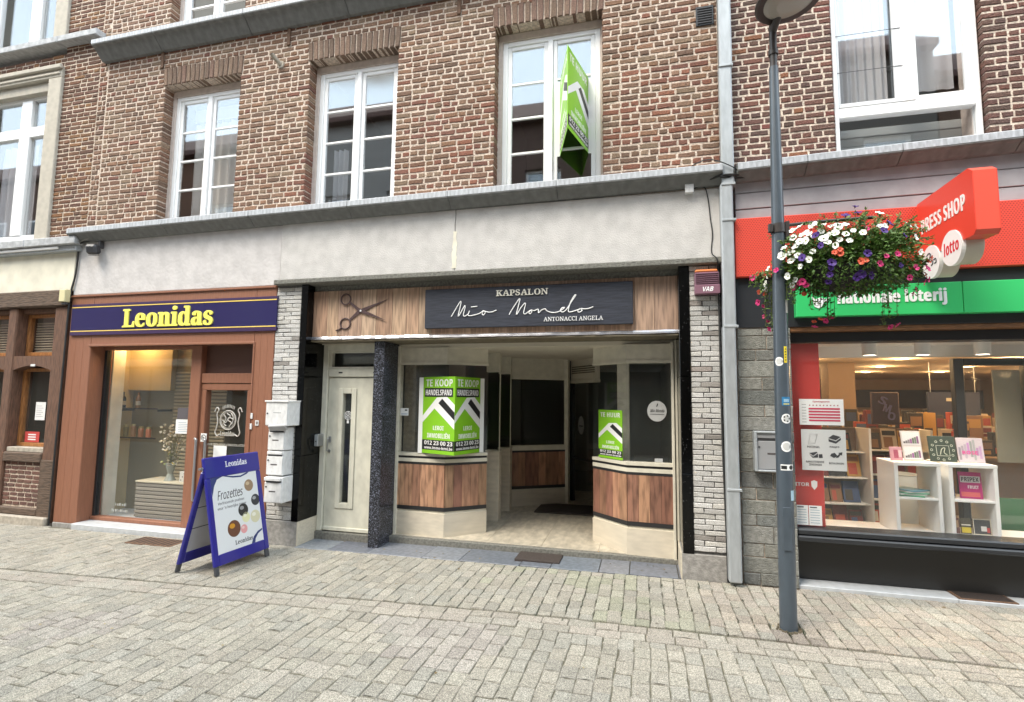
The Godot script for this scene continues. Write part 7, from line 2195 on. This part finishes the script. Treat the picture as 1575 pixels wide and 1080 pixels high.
func flower_mesh(col: Color, throat: Color, rad: float, frill: float, seed_: int) -> ArrayMesh:
	var r := RandomNumberGenerator.new()
	r.seed = seed_
	var st := S()
	var n := 20
	var prev_in := Vector3.ZERO
	var prev_out := Vector3.ZERO
	for i in n + 1:
		var a := TAU * (i % n) / n
		r.seed = seed_ * 50 + (i % n)
		var lobe := 0.92 + 0.08 * absf(cos(a * 2.5))
		var z := 0.003 * sin(a * 5.0) * frill + r.randf_range(-0.002, 0.002)
		var p_in := Vector3(cos(a) * rad * 0.25, sin(a) * rad * 0.25, -rad * 0.22)
		var p_out := Vector3(cos(a) * rad * lobe, sin(a) * rad * lobe, z)
		if i > 0:
			st.set_color(throat)
			tri_n(st, Vector3(0, 0, -rad * 0.75), prev_in, p_in)
			st.set_color(col)
			tri_n(st, prev_in, prev_out, p_out)
			tri_n(st, prev_in, p_out, p_in)
		prev_in = p_in
		prev_out = p_out
	var m := st.commit()
	m.surface_set_material(0, M.petal)
	return m

func tri_n(st: SurfaceTool, a, b, c) -> void:
	var n: Vector3 = (b - a).cross(c - a).normalized()
	if n.z < 0.0: n = -n
	st.set_normal(n)
	for v in ([a, b, c] if (b - a).cross(c - a).z < 0.0 else [a, c, b]): st.add_vertex(v)

func leaf_quad(st: SurfaceTool, p: Vector3, d: Vector3, n: Vector3, l: float, w: float, col: Color) -> void:
	var s := d.cross(n).normalized()
	st.set_color(col)
	var nn := s.cross(d).normalized()
	st.set_normal(nn)
	var m := p + d * l * 0.5 - nn * l * 0.08
	for v in [p, m - s * w, m + s * w, m + s * w, m - s * w, p + d * l]: st.add_vertex(v)

func flower_basket() -> void:
	var t := thing("flower_basket", "hanging basket of white, purple and pink flowers on the lamp post", "flower basket", Vector3(1.42, 2.40, 0.87))
	var o := Vector3(1.42, 2.40, 0.87)
	var st := S()
	var px := Transform3D(Basis.from_scale(Vector3(1.2, 0.8, 0.72)), Vector3(0.0, 0.0, 0.0))
	lathe(st, [Vector2(0.0, 0.0), Vector2(0.13, 0.02), Vector2(0.23, 0.10), Vector2(0.28, 0.20), Vector2(0.285, 0.21), Vector2(0.26, 0.21), Vector2(0.0, 0.18)], 28, px)
	put_local(st, "pot", M.pot, t)
	st = S()
	for e in [-0.3, 0.0, 0.3]: tube(st, [Vector3(e, 0.2, 0.05), Vector3(e * 0.4 - 0.08, 0.50, 0.03)], 0.003, 5)
	put_local(st, "chain", M.lamp_paint, t)
	# foliage: small leaves through the volume and on hanging shoots
	var r := RandomNumberGenerator.new()
	r.seed = 500
	var greens := [Color(1.0, 1.0, 1.0), Color(1.9, 1.7, 1.2), Color(0.7, 0.75, 0.7), Color(2.0, 1.7, 1.3), Color(0.5, 0.6, 0.5)]
	var lf := S()
	var stem := S()
	var shoots := []
	for i in 340:
		var a := r.randf() * TAU
		var up := r.randf_range(-0.5, 1.0)
		var d := Vector3(cos(a) * 1.55, up * 0.95, sin(a) * 0.85)
		var k := r.randf_range(0.17, 0.345)
		var base := Vector3(cos(a) * 0.18 * r.randf(), 0.2, sin(a) * 0.15 * r.randf())
		var tip := Vector3(0.02, 0.22, 0.0) + d * k + Vector3(0, r.randf_range(-0.05, 0.05), 0)
		shoots.append([base, base.lerp(tip, 0.55) + Vector3(0, 0.06, 0), tip])
	# shoots that hang or stand out, read from the photograph
	for q in P3("-0.52,-0.05,-0.08 -0.5,-0.22,-0.1 -0.47,-0.26,-0.1 -0.50,-0.16,-0.06 -0.40,-0.03,0.05 -0.36,-0.08,0.05 -0.12,-0.18,-0.06 -0.05,-0.17,-0.06 -0.15,-0.12,0.0 -0.2,-0.08,0.05 -0.25,-0.1,0.08 0.28,-0.22,-0.03 0.30,-0.2,-0.03 0.26,-0.1,-0.02 0.1,-0.02,0.1 0.2,-0.03,0.1 0.34,-0.01,0.06 0.42,-0.03,0.0 0.46,0.1,0.05 0.48,0.18,0.08 -0.56,0.12,-0.05 -0.60,0.08,-0.05 -0.55,0.05,0.0 -0.42,0.22,-0.02 0.05,-0.04,0.12 -0.08,-0.06,0.1"):
		for e in 2:
			var tip: Vector3 = q + Vector3(r.randf_range(-0.03, 0.03), r.randf_range(-0.03, 0.02), r.randf_range(-0.03, 0.03))
			var b := Vector3(tip.x * 0.55, 0.18, tip.z * 0.6 + 0.05)
			shoots.append([b, Vector3(tip.x * 0.95, lerpf(0.2, tip.y, 0.35), tip.z + 0.03), tip])
	for q in P3("0.0,0.52,0.1 0.06,0.56,0.1 0.12,0.53,0.08 0.22,0.54,0.08 0.28,0.52,0.06 0.34,0.5,0.1 0.40,0.47,0.08 -0.14,0.53,0.05 -0.18,0.50,0.06 0.02,0.50,0.12 0.17,0.50,0.12 0.46,0.36,0.1 0.44,0.28,0.12"):
		for e in 2:
			var tip: Vector3 = q + Vector3(r.randf_range(-0.04, 0.04), r.randf_range(-0.03, 0.03), r.randf_range(-0.04, 0.04))
			shoots.append([Vector3(tip.x * 0.5, 0.22, 0.05), Vector3(tip.x * 0.8, 0.38, tip.z), tip])
	for s in shoots:
		var path := smooth_path(s, 6)
		tube(stem, path, 0.0022, 4, false)
		for i in range(2, path.size()):
			for e in 3:
				var dd := Vector3(r.randf_range(-1, 1), r.randf_range(-0.7, 0.8), r.randf_range(-1, 1)).normalized()
				var nn := Vector3(r.randf_range(-0.6, 0.6), r.randf_range(0.2, 1), r.randf_range(-0.2, 0.9)).normalized()
				leaf_quad(lf, path[i], dd, nn, r.randf_range(0.018, 0.038), r.randf_range(0.004, 0.009), greens[r.randi() % 5])
	for i in 8000:
		var d := Vector3(r.randf_range(-1, 1), r.randf_range(-0.75, 1), r.randf_range(-1, 1))
		if d.length() > 1.0: continue
		d = d.normalized() * (0.55 + 0.45 * d.length())
		var p := Vector3(0.02, 0.20, 0.02) + Vector3(d.x * 0.46, d.y * 0.25, d.z * 0.27)
		leaf_quad(lf, p, (d + Vector3(r.randf_range(-1, 1), r.randf_range(-1, 0.6), r.randf_range(-1, 1))).normalized(), Vector3(r.randf_range(-0.7, 0.7), 1, r.randf_range(-0.4, 0.9)).normalized(), r.randf_range(0.02, 0.042), r.randf_range(0.006, 0.012), greens[r.randi() % 5])
	put_local(lf, "foliage", M.leaf, t)
	put_local(stem, "stems", flat(0.10, 0.12, 0.03), t)
	# flowers, each a part; where they sit is read from the photograph and pushed out on the dome
	var beds := [
		["white_flower", Color(0.78, 0.79, 0.74), Color(0.50, 0.55, 0.30), 0.0285, "1.10,2.88,0.90 1.14,2.88,0.90 1.16,2.83,0.97 1.22,2.90,0.91 1.25,2.89,0.91 1.26,2.84,1.01 1.30,2.85,1.02 1.34,2.84,1.04 1.37,2.82,1.07 1.13,2.80,0.99 1.16,2.79,1.03 1.07,2.72,1.02 1.10,2.73,1.03 1.13,2.74,1.05 1.01,2.71,0.97 1.04,2.67,1.01 1.01,2.64,0.99 1.04,2.61,1.02 1.08,2.63,1.05 1.00,2.66,0.97 1.27,2.77,1.08 1.30,2.76,1.10 1.32,2.72,1.12 1.37,2.70,1.14 1.24,2.69,1.12 1.29,2.67,1.13 1.16,2.65,1.09 1.14,2.59,1.08 1.10,2.55,1.05 1.03,2.51,0.96 1.01,2.49,0.89 0.93,2.56,0.80 0.91,2.50,0.78 0.94,2.45,0.78 0.90,2.47,0.78 1.60,2.82,1.05 1.60,2.80,1.07 1.62,2.91,0.96 1.79,2.83,0.97 1.82,2.81,0.96 1.81,2.73,1.03 1.45,2.74,1.13 1.79,2.61,1.07 1.06,2.45,0.94 1.07,2.48,0.98 0.94,2.60,0.81 1.23,2.81,1.04 1.23,2.72,1.10 1.36,2.75,1.11 1.41,2.78,1.10 1.06,2.78,1.0 1.19,2.76,1.06 1.2,2.85,0.97 1.08,2.85,0.93 1.33,2.8,1.07"],
		["purple_flower", Color(0.045, 0.008, 0.15), Color(0.02, 0.005, 0.05), 0.030, "1.26,2.53,1.11 1.26,2.55,1.12 1.26,2.44,1.06 1.41,2.46,1.11 1.44,2.47,1.11 1.50,2.46,1.10 1.46,2.60,1.15 1.47,2.97,0.97 1.42,2.94,0.95 1.66,2.84,1.01 1.69,2.71,1.10 1.68,2.52,1.10 0.96,2.58,0.90 1.18,2.77,1.09 1.59,2.76,1.10 1.20,2.67,1.13 1.09,2.60,1.09 1.48,2.93,1.0 1.26,2.48,1.10"],
		["pink_flower", Color(0.55, 0.025, 0.16), Color(0.25, 0.01, 0.06), 0.0245, "1.00,2.79,0.86 1.08,2.80,0.94 0.97,2.56,0.92 1.14,2.44,1.00 1.08,2.43,0.93 1.49,2.79,1.12 1.58,2.58,1.15 1.54,2.53,1.15 1.65,2.59,1.13 1.78,2.51,1.06 1.74,2.45,1.05 0.92,2.34,0.76 0.87,2.36,0.76 0.90,2.25,0.75 0.93,2.21,0.75 0.95,2.16,0.75 1.85,2.40,0.87 1.85,2.37,0.87 1.74,2.17,0.83 1.70,2.15,0.83 1.32,2.22,0.78 1.25,2.19,0.77 1.10,2.45,0.98 1.35,2.23,0.78 0.84,2.55,0.79 1.12,2.46,1.0 1.89,2.52,0.93 1.91,2.46,0.9 1.88,2.44,0.93"],
		["coral_flower", Color(0.62, 0.10, 0.045), Color(0.4, 0.05, 0.02), 0.022, "1.28,2.62,1.15 1.30,2.63,1.15 1.31,2.61,1.15 1.27,2.61,1.15 1.43,2.55,1.15 1.45,2.55,1.15 1.92,2.60,0.95 1.92,2.53,0.91 0.92,2.42,0.77 1.91,2.49,0.90 1.15,2.39,0.91 0.88,2.44,0.77 1.90,2.57,0.93 1.28,2.22,0.79 1.24,2.21,0.78"]]
	var sd := 1
	for b in beds:
		var shapes := []
		for v in 3: shapes.append(flower_mesh(b[1], b[2], b[3] * (0.9 + 0.12 * v), 1.0, sd + v))
		sd += 10
		for p in P3(b[4]):
			var f := MeshInstance3D.new()
			f.mesh = shapes[r.randi() % 3]
			f.name = b[0]
			t.add_child(f, true)
			var out: Vector3 = (p - Vector3(1.42, 2.55, 0.80))
			out = (out.normalized() + Vector3(r.randf_range(-0.35, 0.35), r.randf_range(-0.2, 0.4), r.randf_range(0.1, 0.7))).normalized()
			var x := Vector3.UP.cross(out).normalized().rotated(out, r.randf() * TAU)
			f.transform = Transform3D(Basis(x * r.randf_range(0.75, 1.1), out.cross(x) * r.randf_range(0.65, 1.05), out), p - o + out * r.randf_range(0.0, 0.035))

# ------------------------------------------------------------------ the houses opposite, met only as reflections
func opposite() -> void:
	var rows := [[-21.5, -13.2, 10.2, lin(0.20, 0.10, 0.06), "brick house across the street with a white shop lintel and shutters"], [-13.2, -6.4, 10.6, lin(0.36, 0.34, 0.32), "tall grey rendered house across the street"], [-6.4, 0.6, 9.9, lin(0.13, 0.08, 0.062), "brick house across the street facing the salon"], [0.6, 7.2, 10.5, lin(0.17, 0.15, 0.13), "pale rendered house across the street facing the press shop"], [7.2, 15.0, 9.6, lin(0.16, 0.09, 0.06), "low brick house across the street beyond the pale one"]]
	var z := 9.4
	for q in rows:
		var x0: float = q[0] + 0.02
		var x1: float = q[1] - 0.02
		var hh: float = q[2]
		var h := thing("house_across_the_street", q[4], "building", Vector3((x0 + x1) * 0.5, 0, z))
		var m := StandardMaterial3D.new()
		m.albedo_color = q[3]
		m.roughness = 0.9
		m.albedo_texture = M.far_brick.albedo_texture
		m.uv1_triplanar = true
		m.uv1_world_triplanar = true
		m.uv1_scale = Vector3(3, 11, 3)
		var holes := []
		var n := 3
		var step := (x1 - x0) / n
		for i in n:
			for f in [[3.9, 5.7], [6.7, 8.4]]: holes.append([x0 + step * (i + 0.5) - 0.55, x0 + step * (i + 0.5) + 0.55, f[0], f[1]])
		var shop := [x0 + 0.5, x1 - 0.5, 0.35, 2.6]
		holes.append(shop)
		var st := S()
		slab_with_holes(st, x0, x1, -0.1, hh, z, z + 0.35, holes)
		bx(st, Vector3(x0, -0.1, z + 5.0), Vector3(x1, hh, z + 5.2))
		bx(st, Vector3(x0, -0.1, z + 0.35), Vector3(x0 + 0.2, hh, z + 5.0))
		bx(st, Vector3(x1 - 0.2, -0.1, z + 0.35), Vector3(x1, hh, z + 5.0))
		bx(st, Vector3(x0 + 0.2, 3.1, z + 0.35), Vector3(x1 - 0.2, 3.3, z + 5.0))
		put(st, "wall", m, h)
		st = S()
		along_x(st, PackedVector2Array([Vector2(z - 0.3, hh), Vector2(z - 0.3, hh + 0.16), Vector2(z + 2.6, hh + 2.3), Vector2(z + 5.4, hh + 0.16), Vector2(z + 5.4, hh)]), x0, x1)
		put(st, "roof", M.roof_tile, h)
		box("lintel", M.cream_plaster if q[0] < -13.0 else M.lintel_stone, h, Vector3(x0 + 0.3, 2.6, z - 0.06), Vector3(x1 - 0.3, 2.85, z + 0.1), 0.01)
		for e in holes:
			st = S()
			for b in [[e[0], e[0] + 0.08, e[2], e[3]], [e[1] - 0.08, e[1], e[2], e[3]], [e[0] + 0.08, e[1] - 0.08, e[3] - 0.08, e[3]], [e[0] + 0.08, e[1] - 0.08, e[2], e[2] + 0.08]]: bx(st, Vector3(b[0], b[2], z + 0.12), Vector3(b[1], b[3], z + 0.2))
			if e == shop: bx(st, Vector3((e[0] + e[1]) * 0.5 - 0.05, e[2] + 0.08, z + 0.12), Vector3((e[0] + e[1]) * 0.5 + 0.05, e[3] - 0.08, z + 0.2))
			var w := put(st, "shop_window" if e == shop else "window", M.white_pvc if e != shop else M.dark_frame, h)
			if e == shop and q[0] < -13.0:
				for k in 22: box("shutter_slat", M.zinc, w, Vector3(e[0] + 0.08, e[2] + 0.1 + k * 0.095, z + 0.13), Vector3(e[1] - 0.08, e[2] + 0.185 + k * 0.095, z + 0.16), 0.01)
			else: pane(w, M.pane, Vector3(e[0] + 0.08, e[2] + 0.08, z + 0.16), Vector3(e[1] - 0.08, e[3] - 0.08, z + 0.16))
	# the rows that close the street at both sides of the view
	for q in [[-38.0, -12.55, -6.2, -0.0, 9.4, "brown terrace further up the street beyond the timber front"], [9.25, 36.0, -6.2, 0.0, 9.8, "brown terrace further down the street beyond the press shop"], [-45.0, -21.5, 9.4, 15.0, 10.0, "brown terrace across the street, further up"], [15.0, 36.0, 9.4, 15.0, 10.0, "brown terrace across the street, further down"]]:
		var h := thing("terrace", q[5], "building", Vector3((q[0] + q[1]) * 0.5, 0, (q[2] + q[3]) * 0.5))
		box("wall", M.far_brick, h, Vector3(q[0], -0.2, q[2]), Vector3(q[1], q[4], q[3]))
		var st := S()
		along_x(st, PackedVector2Array([Vector2(q[2] - 0.2, q[4]), Vector2(q[2] - 0.2, q[4] + 0.15), Vector2((q[2] + q[3]) * 0.5, q[4] + 2.4), Vector2(q[3] + 0.2, q[4] + 0.15), Vector2(q[3] + 0.2, q[4])]), q[0], q[1])
		put(st, "roof", M.roof_tile, h)
		var face: float = q[3] if q[3] < 5.0 else q[2]
		var sgn := 1.0 if q[3] < 5.0 else -1.0
		var x: float = q[0] + 1.2
		while x < q[1] - 1.2:
			for y in [3.9, 6.7]:
				var w := box("window", M.white_pvc, h, Vector3(x - 0.55, y, face - 0.02 * sgn), Vector3(x + 0.55, y + 1.7, face + 0.03 * sgn), 0.01)
				box("pane", flat(0.03, 0.035, 0.04, 0.05), w, Vector3(x - 0.47, y + 0.08, face + 0.03 * sgn), Vector3(x + 0.47, y + 1.62, face + 0.034 * sgn))
			x += 2.3

# ------------------------------------------------------------------ assembly
func _ready() -> void:
	rng.seed = 1
	# camera
	var cam := Camera3D.new()
	cam.name = "camera"
	add_child(cam)
	cam.fov = 68.04
	cam.near = 0.05
	cam.far = 200.0
	eye_basis = Basis(Vector3.UP, deg_to_rad(14.3555)) * Basis(Vector3.RIGHT, deg_to_rad(5.1754)) * Basis(Vector3.BACK, deg_to_rad(0.6508))
	cam.transform = Transform3D(eye_basis, eye)
	cam.current = true
	# sky, sun and exposure
	var env := Environment.new()
	env.background_mode = Environment.BG_SKY
	var sky := Sky.new()
	var sm := ProceduralSkyMaterial.new()
	sm.sky_top_color = Color(0.855, 0.905, 0.945)
	sm.sky_horizon_color = Color(0.91, 0.93, 0.945)
	sm.sky_curve = 0.12
	sm.ground_bottom_color = Color(0.45, 0.44, 0.42)
	sm.ground_horizon_color = Color(0.75, 0.76, 0.76)
	sm.sun_angle_max = 30.0
	sky.sky_material = sm
	env.sky = sky
	env.background_energy_multiplier = 1.0
	env.tonemap_mode = Environment.TONE_MAPPER_LINEAR
	env.tonemap_exposure = 5.3
	env.sdfgi_enabled = true
	env.ssao_enabled = true
	env.ssil_enabled = true
	var we := WorldEnvironment.new()
	we.name = "world"
	we.environment = env
	add_child(we)
	var sun := DirectionalLight3D.new()
	sun.name = "sun"
	add_child(sun)
	sun.light_energy = 0.3
	sun.light_color = Color(1.0, 0.97, 0.92)
	sun.light_angular_distance = 24.0
	sun.shadow_enabled = true
	sun.look_at_from_position(Vector3(-7, 16, 9), Vector3.ZERO, Vector3.UP)
	materials()
	ground()
	middle_house()
	timber_house()
	press_house()
	opposite()
	middle_signs()
	fittings()
	sandwich_board()
	lamp_post()
	flower_basket()
	press_sign()
	posters()
	chocolate_goods()
	press_goods()
